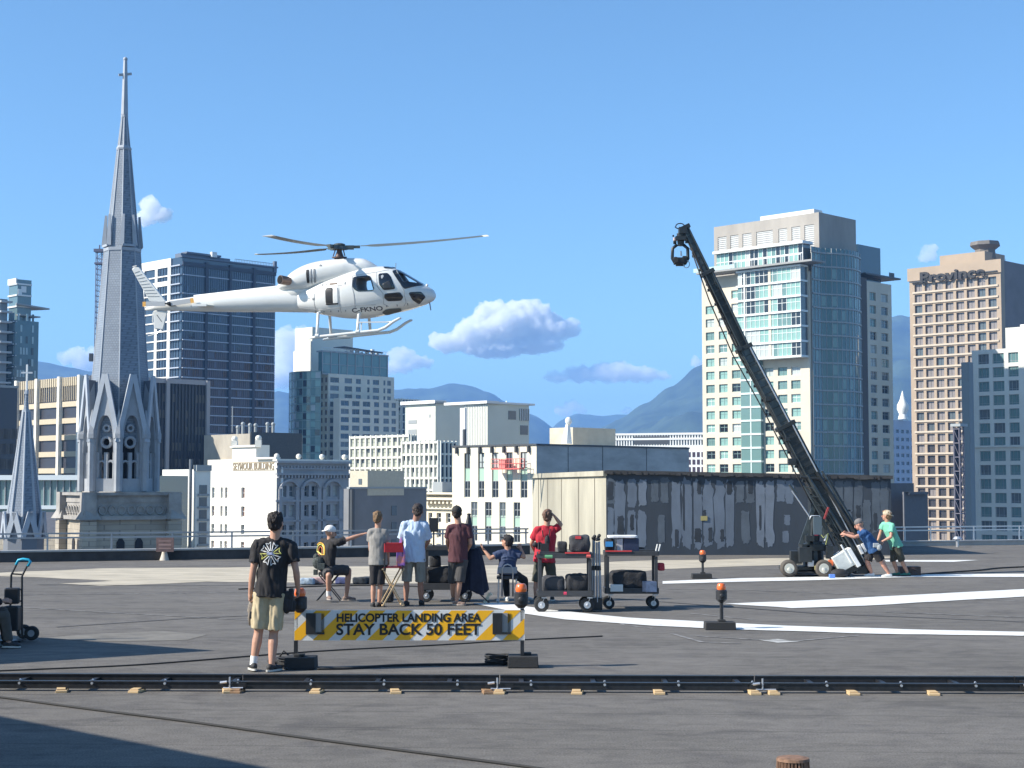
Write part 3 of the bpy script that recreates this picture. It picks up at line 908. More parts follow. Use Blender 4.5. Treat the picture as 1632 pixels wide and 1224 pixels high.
# ---- D: dark glass office tower on the left
def tower_d():
 D = 520; B = Block(289, D, 205, 438, 409)
 root = bldg('glass_tower', 'dark blue glass office tower with a white framed side, behind the helicopter tail', B)
 zv = lambda py: zat(py, D); U = lambda px: B.U('l', px); UR = lambda px: B.U('r', px)
 GL = glass('curtain_glass_navy', (.035, .055, .085), .10)
 cw = MB(); shell(cw, B, ZG, B.zt, 0, 1.0, faces='lr')
 fl = 15.0 * D / F
 # white frame (left face)
 f = MB(); ust = U(272)
 z = B.zt - 9
 bldbox(f, B, 'l', ust, B.wl, B.zt - 2.8, B.zt + .1, .02, .45)
 for k, px in enumerate([272, 251, 230, 209]):
  u = U(px); bldbox(f, B, 'l', u, u + (1.5 if k else 1.7), ZG, B.zt - 2.8, .02, .45)
 zz = B.zt - 2.8; n = 0
 while zz > ZG + 3:
  zz -= fl
  h = 1.6 if n == 1 else .42
  bldbox(f, B, 'l', ust, B.wl, zz, zz + h, .02, .40)
  n += 1
 f.build('white_frame', mat('tower_white_frame', (.80, .77, .70), .6), root, world=True)
 s = MB(); zz = B.zt - 3.0; n = 0
 divs = [UR(x) for x in (327, 365, 403)]
 while zz > ZG + 3:
  h = .34
  bldbox(s, B, 'l', 0.1, ust, zz, zz + h + .05, .02, .9)
  if n not in (0, 2):
   bldbox(s, B, 'r', .2, B.wr - .6, zz, zz + h, .02, .6 if n > 3 else .35)
  zz -= fl; n += 1
 s.build('floor_edge', mat('slab_light_metal', (.42, .46, .52), .45), root, world=True)
 d = MB()
 for u in divs: bldbox(d, B, 'r', u - .5, u + .5, ZG, B.zt - 1, .02, .75)
 bldbox(d, B, 'r', 0, B.wr, B.zt - 3, B.zt - 1.6, .02, .5)
 d.build('pilaster', mat('tower_dark_fin', (.025, .03, .045), .5), root, world=True)
 # mullions and random lighter or darker panels
 q = MB(); nv = 44
 for k in range(1, nv):
  u = B.wr * k / nv
  bldbox(q, B, 'r', u - .07, u + .07, ZG, B.zt - 3, .02, .18)
 for k in range(1, 10):
  u = B.wl * k / 20
  bldbox(q, B, 'l', u - .07, u + .07, ZG, B.zt - 3, .02, .18)
 q.build('mullion', mat('mullion_blue', (.06, .08, .11), .4), root, world=True)
 pmats = [glass('panel_pale', (.06, .10, .16), .15), glass('panel_black', (.006, .008, .012), .05), glass('panel_mid', (.04, .055, .08), .2)]
 for mt, cnt, sd in ((pmats[0], 90, 1), (pmats[1], 120, 2), (pmats[2], 100, 3)):
  r2 = random.Random(sd); p = MB()
  for k in range(cnt):
   i = r2.randrange(nv); j = r2.randrange(2, 28)
   if r2.random() < .3 and mt is pmats[1]: i = 40 if 40 < nv else i; i = r2.choice([5, 6, 35, 36])
   u = B.wr * i / nv; z0 = B.zt - 3 - fl * (j + 1) + .5
   wd = r2.choice([1, 1, 2, 3])
   bldbox(p, B, 'r', u + .1, min(u + B.wr / nv * wd - .1, B.wr - .3), z0 + .3, z0 + fl - .8, .02, .06 + .01 * sd)
  cw.merge(p, sd)
 cw.build('curtain_wall', [GL] + pmats, root, world=True)
 # roof plant
 r_ = MB(); zt = B.zt
 bldbox(r_, B, 'r', 1, UR(372), zt - .5, zt + 1.6, -6, -2.5); bldbox(r_, B, 'r', UR(300), UR(355), zt + 1.6, zt + 2.2, -5, -1.5)
 for k in range(26):
  u = UR(375) + (B.wr - UR(375)) * k / 25
  bldbox(r_, B, 'r', u - .05, u + .05, zt, zt + 1.5, -.8, -.7)
 bldbox(r_, B, 'r', UR(375), B.wr, zt + 1.4, zt + 1.55, -.8, -.7); bldbox(r_, B, 'r', B.wr - .9, B.wr + .2, zt - 1.8, zt + 2.2, -.5, .5)
 bldbox(r_, B, 'r', -.8, B.wr + .5, zt - .2, zt + .25, -.8, .9)
 r_.build('roof_plant', mat('plant_grey_blue', (.12, .15, .20), .6), root, world=True)
 w_ = MB(); bldbox(w_, B, 'r', UR(338), UR(346), zt + 1.2, zt + 3, -1.8, -.6); w_.build('window_washing_unit', F_white, root, world=True)
tower_d()
# ---- E: stepped pale tower, centre left
def tower_e():
 D = 560; B = Block(523, D, 508, 628, 595)
 root = bldg('stepped_tower', 'pale stepped tower with green glass end and glazed top floor, under the helicopter skids', B)
 zv = lambda py: zat(py, D); U = lambda px: B.U('l', px); UR = lambda px: B.U('r', px)
 W = mat('tower_pale_white', (.74, .68, .55), .75, var=.05, vscale=.2)
 fl = 13.0 * D / F
 vs = []
 for k in range(16):
  z1 = zv(601) - k * fl; vs.append((z1 - 8.2 * D / F, z1))
 vs = [v for v in vs if v[0] > zv(748)]
 us = [(UR(a), UR(b)) for a, b in [(526, 540), (549, 561), (567, 575), (585, 589), (594, 604), (611, 614), (617, 623)]]
 ul = sorted((U(b), U(a)) for a, b in [(510.5, 514), (517, 521)])
 m = MB()
 w1 = skin(m, B, 'r', ZG, B.zt, us, vs, .3); w2 = skin(m, B, 'l', ZG, B.zt, ul, vs, .3)
 shell(m, B, ZG, B.zt, 0, .4, faces='')
 m.build('wall', W, root, world=True)
 it = [('r', q[0], q[1], q[2], q[3], .28, 2 if q[1] - q[0] > 1.8 else 1, 1, rnd_pick(rnd, [(G_grey, 4), (G_dark, 2), (G_blue, 2)]), F_grey, .1) for q in w1]
 it += [('l', q[0], q[1], q[2], q[3], .28, 1, 1, rnd_pick(rnd, [(mat('bronze_pane', (.20, .12, .07), .3), 3), (G_dark, 1)]), F_grey, .1) for q in w2]
 place_windows(root, B, it)
 # glazed penthouse floor with big panes
 P_ = Block(513, D - 1, 507, 617, 559)
 m = MB(); shell(m, P_, zv(596), zv(561), 0, 0); gz0 = m
 m = MB()
 for k in range(9):
  u = P_.wr * k / 8; bldbox(m, P_, 'r', u - .15, u + .15, zv(596), zv(561), .02, .25)
 bldbox(m, P_, 'r', 0, P_.wr, zv(580) - .1, zv(580) + .1, .02, .2); bldbox(m, P_, 'r', -.4, P_.wr + .4, zv(597), zv(595), -.5, .6)
 bldbox(m, P_, 'r', -.3, P_.wr + .3, zv(561), zv(558.6), -3, .4)
 lt = MB();
 for k in (0, 2, 4, 6):
  u = P_.wr * (k + .3) / 8; bldbox(lt, P_, 'r', u, u + P_.wr / 8 * .8, zv(593 if k % 4 else 580), zv(582 if k % 4 else 565), .02, .08)
 gz0.merge(lt, 1); gz = gz0.build('penthouse_glazing', [glass('penthouse_teal', (.09, .20, .20), .1), G_teal], root, world=True)
 o = m.build('penthouse_frame', F_grey, gz); o.location = -wloc(gz)
 # terrace railing and people-high plant clutter on top, thin canopy
 m = MB()
 for k in range(24):
  u = P_.wr * k / 23; bldbox(m, P_, 'r', u - .05, u + .05, zv(558.6), zv(554), -.2, -.1)
 bldbox(m, P_, 'r', 0, P_.wr, zv(554), zv(553.4), -.2, -.1)
 for k in range(7):
  u = P_.wr * (.4 + .08 * k); bldbox(m, P_, 'r', u, u + .6 + .3 * (k % 3), zv(558.6), zv(556 - 3 * (k % 3)), -2.5, -1.5)
 m.build('terrace_railing', F_white, root, world=True)
 m = MB(); m.prism([P_.P('r', P_.wr * .32, zv(551), -6), P_.P('r', P_.U('r', 612), zv(556.5), -1), P_.P('r', P_.U('r', 608), zv(556.5), .8), P_.P('r', P_.wr * .32, zv(551), .5)], (0, 0, .35))
 m.build('canopy', F_dark, root, world=True)
 # tall blank slab
 Q = Block(497, D + 18, 469.5, 562, 521)
 m = MB(); shell(m, Q, ZG, Q.zt, 0, .5); m.build('core_wall', mat('core_pale', (.78, .74, .62), .75, var=.04), root, world=True)
 m = MB(); bldbox(m, Q, 'l', Q.wl, Q.wl + 1.6, zv(595), zv(550), -4, -.5); m.build('chimney', F_white, root, world=True)
 # green glass end, curved front approximated by facets
 g = MB(); s = MB()
 cx0, cx1 = at(461, 640, D + 6), at(511, 640, D - 4)
 N = 10; P = []
 for k in range(N + 1):
  t = k / N; p = cx0.lerp(cx1, t); n_ = Vector((-.5, -.87, 0)); P.append(Vector((p.x, p.y, 0)) + n_ * 3.2 * math.sin(math.pi * t) ** .8)
 zt = zv(593)
 for k in range(N):
  a, b = P[k], P[k + 1]
  g.quad((a.x, a.y, ZG), (b.x, b.y, ZG), (b.x, b.y, zt), (a.x, a.y, zt))
 g.add([(p.x, p.y, zt) for p in P] + [(cx1.x + 3, cx1.y + 8, zt), (cx0.x + 3, cx0.y + 8, zt)], [tuple(range(N + 3))])
 z = zt
 while z > zv(745):
  for k in range(N): s.beam((P[k].x, P[k].y, z), (P[k + 1].x, P[k + 1].y, z), .3, .28)
  z -= fl
 for p in P[::2]: s.box((p.x, p.y, (zt + ZG) / 2), (.22, .22, zt - ZG))
 pn = {G_green: MB(), G_dark: MB(), G_pale: MB()}
 z = zt
 while z > zv(745):
  for k in range(N):
   if rnd.random() < .6:
    a, b = P[k], P[k + 1]; nn = (b - a).cross(Vector((0, 0, 1))).normalized() * .05
    a, b = a + nn, b + nn
    pn[rnd_pick(rnd, [(G_green, 3), (G_dark, 3), (G_pale, 1)])].quad((a.x, a.y, z - fl + .5), (b.x, b.y, z - fl + .5), (b.x, b.y, z - .3), (a.x, a.y, z - .3))
  z -= fl
 for i, mm in enumerate(pn.values()): g.merge(mm, i + 1)
 gb = g.build('glass_end', [G_teal] + list(pn), root, world=True, fix=False)
 o = s.build('slab_edge', F_teal, gb); o.location = -wloc(gb)
 # lower step to the right
 S1 = Block(541, D - 8, 531, 635, 634)
 us2 = [(S1.U('r', a), S1.U('r', b)) for a, b in [(543, 556), (561, 573), (578, 590), (596, 604), (611, 620), (624, 631)]]
 vs2 = [(z0, z1) for z0, z1 in vs if z1 < zv(638)]
 m = MB(); w3 = skin(m, S1, 'r', ZG, S1.zt, us2, vs2, .3); shell(m, S1, ZG, S1.zt, 0, .4, faces='l'); m.build('lower_wing', W, root, world=True)
 place_windows(root, S1, [('r', q[0], q[1], q[2], q[3], .28, 2, 1, rnd_pick(rnd, [(G_grey, 4), (G_dark, 2), (G_blue, 2)]), F_grey, .1) for q in w3], name='wing_window', cap=60)
tower_e()
# ---- F: far-left glass condo tower
def tower_f():
 D = 400; B = Block(22, D, -70, 60, 510)
 root = bldg('condo_tower', 'blue green glass condo tower with projecting roof slabs at the left edge', B)
 zv = lambda py: zat(py, D); UR = lambda px: B.U('r', px); U = lambda px: B.U('l', px)
 cw = MB(); shell(cw, B, ZG, B.zt, 0, .5)
 fl = 18.2 * D / F
 s = MB(); z = B.zt - .5; k = 0
 lt = MB(); dk = MB()
 while z > zv(640):
  bldbox(s, B, 'l', 0.1, B.wl, z, z + .3, .02, .5)
  bldbox(s, B, 'r', .1, UR(24.5), z, z + .3, .02, .3)
  bldbox(lt, B, 'l', 0.2, U(13), z + .5, z + fl - .3, .02, .15)
  for q in range(7):
   if rnd.random() < .4: bldbox(dk if rnd.random() < .5 else lt, B, 'r', UR(26 + q * 4.6), UR(29 + q * 4.6), z + .5, z + fl - .6, .02, .08 + .01 * q)
  for q in range(3):
   bldbox(s, B, 'l', U(11 - q * 16), U(1 - q * 16), z, z + .35, .5, 2.2)
  z -= fl; k += 1
 s.build('slab_edge', mat('condo_slab', (.50, .56, .58), .5), root, world=True)
 cw.merge(lt, 1); cw.merge(dk, 2); cw.build('curtain_wall', [glass('condo_glass', (.06, .14, .17), .12), glass('condo_pale', (.34, .46, .48), .15), G_dark], root, world=True)
 for k in range(8):
  pass
 Q = Block(26, D + 3, 12, 48, 445)
 m = MB(); shell(m, Q, zv(512), Q.zt, 0, .4); up = m.build('upper_floors', glass('condo_upper', (.12, .19, .21), .12), root, world=True)
 m = MB();
 for py in (450, 468, 486):
  m = MB(); bldbox(m, Q, 'r', -.3, Q.wr, zv(py) - .2, zv(py) + .2, .02, .3); bldbox(m, Q, 'l', -.3, Q.wl, zv(py) - .2, zv(py) + .2, .02, .3); o = m.build('floor_band', F_white, up); o.location = -wloc(up)
 m = MB()
 bldbox(m, Q, 'r', Q.wr * .25, Q.wr * .62, zv(463), zv(453), .02, .1); bldbox(m, Q, 'r', Q.wr * .02, Q.wr * .3, zv(467), zv(458), .02, .12); bldbox(m, Q, 'l', .2, Q.wl, Q.zt - 1.2, Q.zt + .3, .02, .4)
 o = m.build('panel', F_white, up); o.location = -wloc(up)
 m = MB(); zt = zv(484)
 a = Q.P('r', -1, zt, 1.5); b = Q.P('r', Q.U('r', 71), zt - .8, 2.2); c = Q.P('r', Q.U('r', 55), zt - .8, -3.5)
 m.prism([a, b, c, Q.P('r', 0, zt, -1)], (0, 0, .4)); m.build('roof_slab', F_grey, root, world=True)
 m = MB(); zt = zv(501)
 m.prism([Q.P('r', 0, zt, 1.6), Q.P('r', Q.U('r', 58), zt - .3, 1.8), Q.P('r', Q.U('r', 50), zt - .3, -2), Q.P('r', 0, zt, -1)], (0, 0, .35))
 m.build('balcony_slab', F_grey, root, world=True)
 E = Block(-2, D - 6, -60, 10, 476)
 m = MB(); shell(m, E, ZG, E.zt, 0, .4); m.build('balcony_stack', glass('condo_stack', (.10, .13, .15), .3), root, world=True)
 m = MB(); z = E.zt - 1
 while z > zv(630): m = MB(); bldbox(m, E, 'r', -.5, E.wr + .6, z, z + .45, .02, 1.6); z -= 16 * D / F; m.build('balcony', mat('condo_balcony', (.42, .44, .44), .6), root, world=True)
tower_f()
# ---- G: banded office block behind the church
def office_g():
 D = 300; B = Block(145, D, 26, 331, 598)
 root = bldg('banded_office', 'low office block with beige fins and dark window bands, behind the church spires', B)
 zv = lambda py: zat(py, D); U = lambda px: B.U('l', px); UR = lambda px: B.U('r', px)
 W = mat('office_dark', (.045, .045, .055), .35, spec=.6)
 WM = MB(); shell(WM, B, ZG, B.zt, 0, .5)
 be = mat('office_beige', (.54, .46, .33), .75, var=.06)
 f = MB()
 for px in (30, 62.5, 98.5, 130.5):
  bldbox(f, B, 'l', U(px) - .4, U(px) + .45, ZG, B.zt + .2, .02, .9, 0)
 f.build('column', mat('office_column_white', (.8, .76, .66), .7), root, world=True)
 s = MB(); fl = 27 * D / F
 segs = [(U(128), U(101)), (U(96), U(65)), (U(60), U(33))]
 z = zv(608)
 for (a, b) in segs:
  bldbox(s, B, 'l', a, b, zv(612), B.zt, .02, .35)
  z = zv(646)
  while z > zv(790):
   bldbox(s, B, 'l', a, b, z, z + 8.5 * D / F, .02, .35); z -= fl
  n = 9
  for k in range(n):
   u = a + (b - a) * (k + .5) / n
   bldbox(s, B, 'l', u - .07, u + .07, zv(636), B.zt, .36, .50)
 s.build('spandrel', be, root, world=True)
 c = MB()
 for px in (149, 192, 262, 326): bldbox(c, B, 'r', UR(px), UR(px + 5), ZG, B.zt + .1, .02, .8)
 bldbox(c, B, 'r', 0, B.wr, B.zt - .8, B.zt + .15, .02, .4)
 c.build('pilaster', mat('office_pilaster', (.36, .34, .34), .7), root, world=True)
 d = MB(); p = MB()
 for k in range(1, 34):
  u = B.wr * k / 34; bldbox(d, B, 'r', u - .08, u + .08, ZG, B.zt - .8, .02, .3)
 z = zv(635)
 while z > zv(760):
  for k in range(34):
   if rnd.random() < .5: bldbox(p, B, 'r', B.wr * k / 34 + .1, B.wr * (k + 1) / 34 - .1, z, z + 1.6, .02, .1)
  z -= fl
 d.build('fin', mat('office_fin', (.06, .055, .055), .5), root, world=True)
 WM.merge(p, 1); WM.build('wall', [W, mat('office_blind', (.13, .115, .10), .7)], root, world=True)
 # dark neighbour wing at far left
 Q = Block(-60, D - 10, -90, 27, 614)
 m = MB(); shell(m, Q, ZG, Q.zt, 0, .4)
 m.build('dark_wing', W, root, world=True)
 m = MB(); bldbox(m, Q, 'r', 0, Q.wr, Q.zt - .1, Q.zt + .35, -.4, .3)
 for k in range(12):
  for j in range(3):
   if (k * 7 + j * 3) % 4: bldbox(m, Q, 'r', Q.wr * (.55 + .036 * k), Q.wr * (.55 + .036 * k) + .7, zv(700 + 24 * j), zv(684 + 24 * j), .02, .08, 1)
 m.build('wing_trim', [F_grey, mat('blind_brown', (.09, .08, .07), .6)], root, world=True)
office_g()
def lowglass():
 D = 200; B = Block(250, D, -160, 300, 758, ang=78)
 root = bldg('glazed_podium', 'long low glazed podium with white bands behind the small spire', B)
 zv = lambda py: zat(py, D)
 m = MB(); shell(m, B, ZG, B.zt, 0, .2); m.build('glazing', glass('podium_glass', (.14, .22, .22), .2), root, world=True)
 m = MB()
 for a, b, o in ((765, 757, .8), (812, 806, .6)): bldbox(m, B, 'l', 0, B.wl, zv(a), zv(b), .02, o)
 m.build('band', mat('podium_band', (.55, .60, .62), .6), root, world=True)
 m = MB()
 for k in range(40): bldbox(m, B, 'l', B.wl * k / 40, B.wl * k / 40 + .12, zv(806), zv(765), .02, .2)
 m.build('mullion', F_grey, root, world=True)
lowglass()
# ---- H: lettered corner building (white flank, grey arched front)
def seymour():
 D = 235; B = Block(441, D, 331, 556, 738)
 root = bldg('arched_building', 'old building with white painted name side and grey arched front', B)
 zv = lambda py: zat(py, D); U = lambda px: B.U('l', px); UR = lambda px: B.U('r', px)
 Wf = mat('flank_white', (.80, .76, .66), .75, var=.05, vscale=.3)
 Wg = mat('front_stone_shaded', (.36, .36, .37), .8, var=.12, vscale=.6)  # the shade of this side is put into the grey
 m = MB(); items = []
 # flank windows
 ul = sorted((U(b), U(a)) for a, b in [(338, 342.5), (352, 355.5), (359, 363), (385, 390.5)])
 vl = [(zv(b), zv(a)) for a, b in [(777, 795), (808, 825), (838, 854), (866, 878)]]
 w1 = skin(m, B, 'l', ZG, zv(731), ul, sorted(vl), .35, 0)
 m2 = MB()
 cols = [(450, 457), (461.5, 470), (485, 492.5), (497, 505), (520, 527), (531, 539)]
 ur = [(UR(a), UR(b)) for a, b in cols]
 vr = sorted((zv(b), zv(a)) for a, b in [(774, 792), (805, 824), (837, 854), (866, 884)])
 w2 = skin(m2, B, 'r', ZG, zv(738), ur, vr, .55, 0)
 C = B.C
 mm = MB(); shell(mm, B, ZG, zv(735), 0, .5, faces='')
 m.build('flank_wall', Wf, root, world=True); m2.build('front_wall', Wg, root, world=True); mm.build('rear_wall', Wf, root, world=True)
 items = [('l', q[0], q[1], q[2], q[3], .3, 1, 2, rnd_pick(rnd, [(G_grey, 2), (mat('brown_pane', (.16, .09, .07), .3), 2), (G_dark, 1)]), F_white, .08) for q in w1]
 items += [('r', q[0], q[1], q[2], q[3], .45, 1, 2, rnd_pick(rnd, [(G_grey, 3), (G_dark, 3), (G_pale, 1)]), F_grey, .12, .25) for q in w2]
 place_windows(root, B, items)
 # arches over the top window pairs, cornices, brackets
 a = MB()
 for (p0, p1) in ((446, 473), (481, 508), (516, 542)):
  u0, u1 = UR(p0), UR(p1); cx = (u0 + u1) / 2; rr = (u1 - u0) / 2; zc = zv(779)
  N = 12
  for k in range(N):
   t0, t1 = math.pi * k / N, math.pi * (k + 1) / N
   q0 = B.P('r', cx + rr * math.cos(t0), zc + rr * .8 * math.sin(t0), .28); q1 = B.P('r', cx + rr * math.cos(t1), zc + rr * .8 * math.sin(t1), .28)
   a.beam(q0, q1, .5, .38)
   g0 = B.P('r', cx + rr * .8 * math.cos(t0), zc + rr * .62 * math.sin(t0), .02); g1 = B.P('r', cx + rr * .8 * math.cos(t1), zc + rr * .62 * math.sin(t1), .02)
  for uu in (u0, u1): bldbox(a, B, 'r', uu - .3, uu + .3, zv(900), zc, .02, .3)
 for z, o, h in ((zv(757), .55, .3), (zv(748), .3, .2), (zv(800), .35, .3), (zv(832), .3, .25), (zv(738), .7, .35)): bldbox(a, B, 'r', -.3, B.wr, z, z + h, .02, o)
 k = 0
 u = 0
 while u < B.wr:
  bldbox(a, B, 'r', u, u + .25, zv(757) - .45, zv(757), .02, .45); bldbox(a, B, 'r', u, u + .3, zv(746), zv(742), .02, .2); u += .62
 a.build('stone_trim', Wg, root, world=True)
 t = MB(); bldbox(t, B, 'r', .7, 1.0, zv(792), zv(745), .02, .3, 0); t.build('downpipe', F_white, root, world=True)
 # parapet coping with white balls
 p = MB(); bldbox(p, B, 'r', -.4, B.wr, zv(734.5), zv(731.5), -.5, .6); bldbox(p, B, 'l', -.4, U(410), zv(731.5), zv(728.5), -.4, .5)
 bldbox(p, B, 'l', U(408), U(370), zv(731), zv(708), -2.5, .02); bldbox(p, B, 'l', U(409), U(369), zv(711.5), zv(709), .02, .35)
 for px in (441, 476, 513, 549):
  c = B.P('r', max(UR(px), 0), zv(727), 0); p.ball((c.x, c.y, c.z), .42, 10, 8); p.box((c.x, c.y, c.z - .5), (.4, .4, .5))
 for px in (409, 371):
  c = B.P('l', U(px), zv(706), -.3); p.box((c.x, c.y, c.z), (.9, .9, 1.1)); p.ball((c.x, c.y, c.z + .8), .5, 10, 6)
 p.build('parapet', Wf, root, world=True)
 tx = text_mesh('SEYMOUR BUILDING', 1.5, .03, mat('sign_beige_paint', (.33, .26, .17), .7), 'painted_name', root, offset=.02, sx=1.0)
 xs = [v.co.x for v in tx.data.vertices]; wtx = max(xs) - min(xs); want = U(372) - U(437)
 for v in tx.data.vertices: v.co.x *= want / wtx
 pz = B.P('l', (U(372) + U(437)) / 2, zv(743), .06)
 tx.location = pz - wloc(root); tx.rotation_euler = (R(90), 0, B.rz('l')); tx['label'] = 'beige painted lettering reading SEYMOUR BUILDING'
 bb = MB()
 for z in (zv(749.5), zv(737)): bldbox(bb, B, 'l', U(438), U(371), z, z + .10, .01, .06)
 bb.build('sign_border', mat('sign_beige_paint', (0, 0, 0)), root, world=True)
seymour()
def simple(name, label, cx, D, xl, xr, yt, m, ang=45, faces='lr', par=.5, part='wall'):
 B = Block(cx, D, xl, xr, yt, ang=ang); root = bldg(name, label, B)
 mb = MB(); shell(mb, B, ZG, B.zt, 0, par); mb.build(part, m, root, world=True)
 return B, root, (lambda py: zat(py, D))
# white corner building with grey bay and flue
B, root, zv = simple('white_corner_building', 'plain white building with tall flue, just right of the church tower', 312, 215, 259, 336, 748, mat('plain_white', (.80, .78, .70), .75, var=.05, vscale=.3))
m = MB(); g = MB()
for j in range(5):
 z = zv(787 + 20 * j); g = MB(); m = MB()
 bldbox(g, B, 'r', B.wr * .25, B.wr * .75, z, z + 1.2, .02, .08); bldbox(m, B, 'r', B.wr * .15, B.wr * .85, z - .3, z - .02, .02, .3)
 g.build('window', G_grey, root, world=True); m.build('window_ledge', F_grey, root, world=True)
for a, b in ((290, 285), (276, 273)):
 g = MB(); bldbox(g, B, 'l', B.U('l', a), B.U('l', b), zv(795), zv(778), .02, .06); g.build('window', G_grey, root, world=True)
m = MB(); p = B.P('l', B.U('l', 309), 0, .5); m.tube([(p.x, p.y, zv(900)), (p.x, p.y, zv(732))], .22, 8); m.build('flue', mat('flue_grey', (.16, .17, .18), .5), root, world=True)
m = MB(); bldbox(m, B, 'r', 0, B.wr, B.zt - .2, B.zt + .6, -.5, .25); m.build('coping', F_grey, root, world=True)
# concrete block behind
B, root, zv = simple('concrete_block', 'flat topped concrete building with a dark rear half, above the lettered white building', 398, 300, 325, 482, 691, mat('rough_concrete', (.42, .38, .31), .85, var=.2, vscale=.3, stretch=(1, 1, .4)))
m = MB(); bldbox(m, B, 'r', 0.1, B.U('r', 480), zv(760), zv(688.5), .02, .25); m.build('dark_cladding', mat('tar_dark', (.07, .075, .075), .8, var=.2), root, world=True)
m = MB(); bldbox(m, B, 'l', B.U('l', 372), B.U('l', 333), zv(746), zv(732), .02, .35); m.build('ochre_band', mat('ochre', (.70, .48, .25), .75), root, world=True)
m = MB()
for px in (403, 412, 431, 440, 372, 380):
 m = MB(); f_ = 'r' if px > 398 else 'l'; p = B.P(f_, B.U(f_, px), zv(688), -1); m.tube([(p.x, p.y, p.z - 1), (p.x, p.y, p.z + .9 + (px % 3) * .3)], .3, 8); m.ball((p.x, p.y, p.z + 1 + (px % 3) * .3), .42, 8, 6); m.build('roof_vent', F_grey, root, world=True)
m = MB()
p = B.P('l', B.U('l', 363), zv(688), -1); m.tube([(p.x, p.y, p.z), (p.x, p.y, zv(645))], .10, 6)
m.build('roof_vent', F_grey, root, world=True)
# blank grey building
B, root, zv = simple('blank_building', 'plain dark grey building with few windows, behind the boy in grey', 556, 190, 548, 680, 779, mat('blank_grey', (.20, .20, .205), .85, var=.1, vscale=.4))
Q = Block(586, 192, 558, 644, 750)
m = MB(); shell(m, Q, zv(790), Q.zt, 0, .3); m.build('roof_room', mat('room_buff', (.52, .47, .36), .8, var=.08), root, world=True)
m = MB(); bldbox(m, Q, 'l', Q.U('l', 577), Q.U('l', 572), zv(772), zv(763), .02, .06); m.build('window', G_grey, root, world=True)
for py in (807, 834, 862): m = MB(); bldbox(m, B, 'r', B.U('r', 624), B.U('r', 632), zv(py + 16), zv(py), .02, .08); m.build('window', G_grey, root, world=True)
m = MB(); p = B.P('r', .3, 0, .3); m.tube([(p.x, p.y, zv(880)), (p.x, p.y, zv(780))], .3, 8); m.build('flue', F_dark, root, world=True)
m = MB(); bldbox(m, B, 'r', 0, B.wr, B.zt, B.zt + .22, -.4, .15); m.build('coping', F_grey, root, world=True)
# ---- white grid curtain-wall offices
def curtain(name, label, cx, D, xl, xr, yt, nl, nr, pitch_px, paneL, paneR, frame, ystart=None):
 B = Block(cx, D, xl, xr, yt); root = bldg(name, label, B); zv = lambda py: zat(py, D)
 m = MB(); shell(m, B, ZG, B.zt, 0, .4)
 f = MB(); pn = MB()
 for k in range(nl + 1): bldbox(f, B, 'l', max(0, B.wl * k / nl - .17), B.wl * k / nl + .17, ZG, B.zt + .3, .02, .5)
 for k in range(nr + 1): bldbox(f, B, 'r', B.wr * k / nr - .12, B.wr * k / nr + .12, ZG, B.zt + .2, .02, .4)
 z = B.zt; fl = pitch_px * D / F
 while z > zv(870):
  bldbox(f, B, 'l', 0, B.wl, z - .3, z + .15, .02, .4); bldbox(f, B, 'r', 0, B.wr, z - .25, z + .1, .02, .3)
  for k in range(nl):
   bldbox(pn, B, 'l', B.wl * k / nl + .25, B.wl * (k + 1) / nl - .25, z - fl + .2, z - fl * .55, .02, .1)
   if rnd.random() < .6: bldbox(pn, B, 'l', B.wl * k / nl + .25, B.wl * (k + 1) / nl - .25, z - fl * .52, z - .35, .02, .09)
  z -= fl
 m.merge(pn, 1); m.build('glazing', [paneR, paneL], root, world=True); f.build('frame', frame, root, world=True)
 return B, root, zv
F_cream = mat('curtain_frame_cream', (.78, .76, .66), .6)
PN = mat('panel_pale_green', (.44, .46, .38), .4)
B, root, zv = curtain('grid_office', 'white gridded glass office, the upper one below the pale metal clad blocks', 654, 330, 560, 662, 694, 11, 2, 17, PN, G_grey, F_cream)
B, root, zv = curtain('grid_office', 'white gridded glass office with dark right side, touching the building with the red platform', 701, 300, 643, 726, 704, 8, 4, 19, mat('panel_pale_grey', (.47, .49, .44), .35), G_blue, F_cream)
B, root, zv = curtain('far_office', 'narrow distant office with dark windows just right of the stepped tower', 640, 600, 622, 668, 636, 4, 6, 12, PN, G_dark, F_cream)
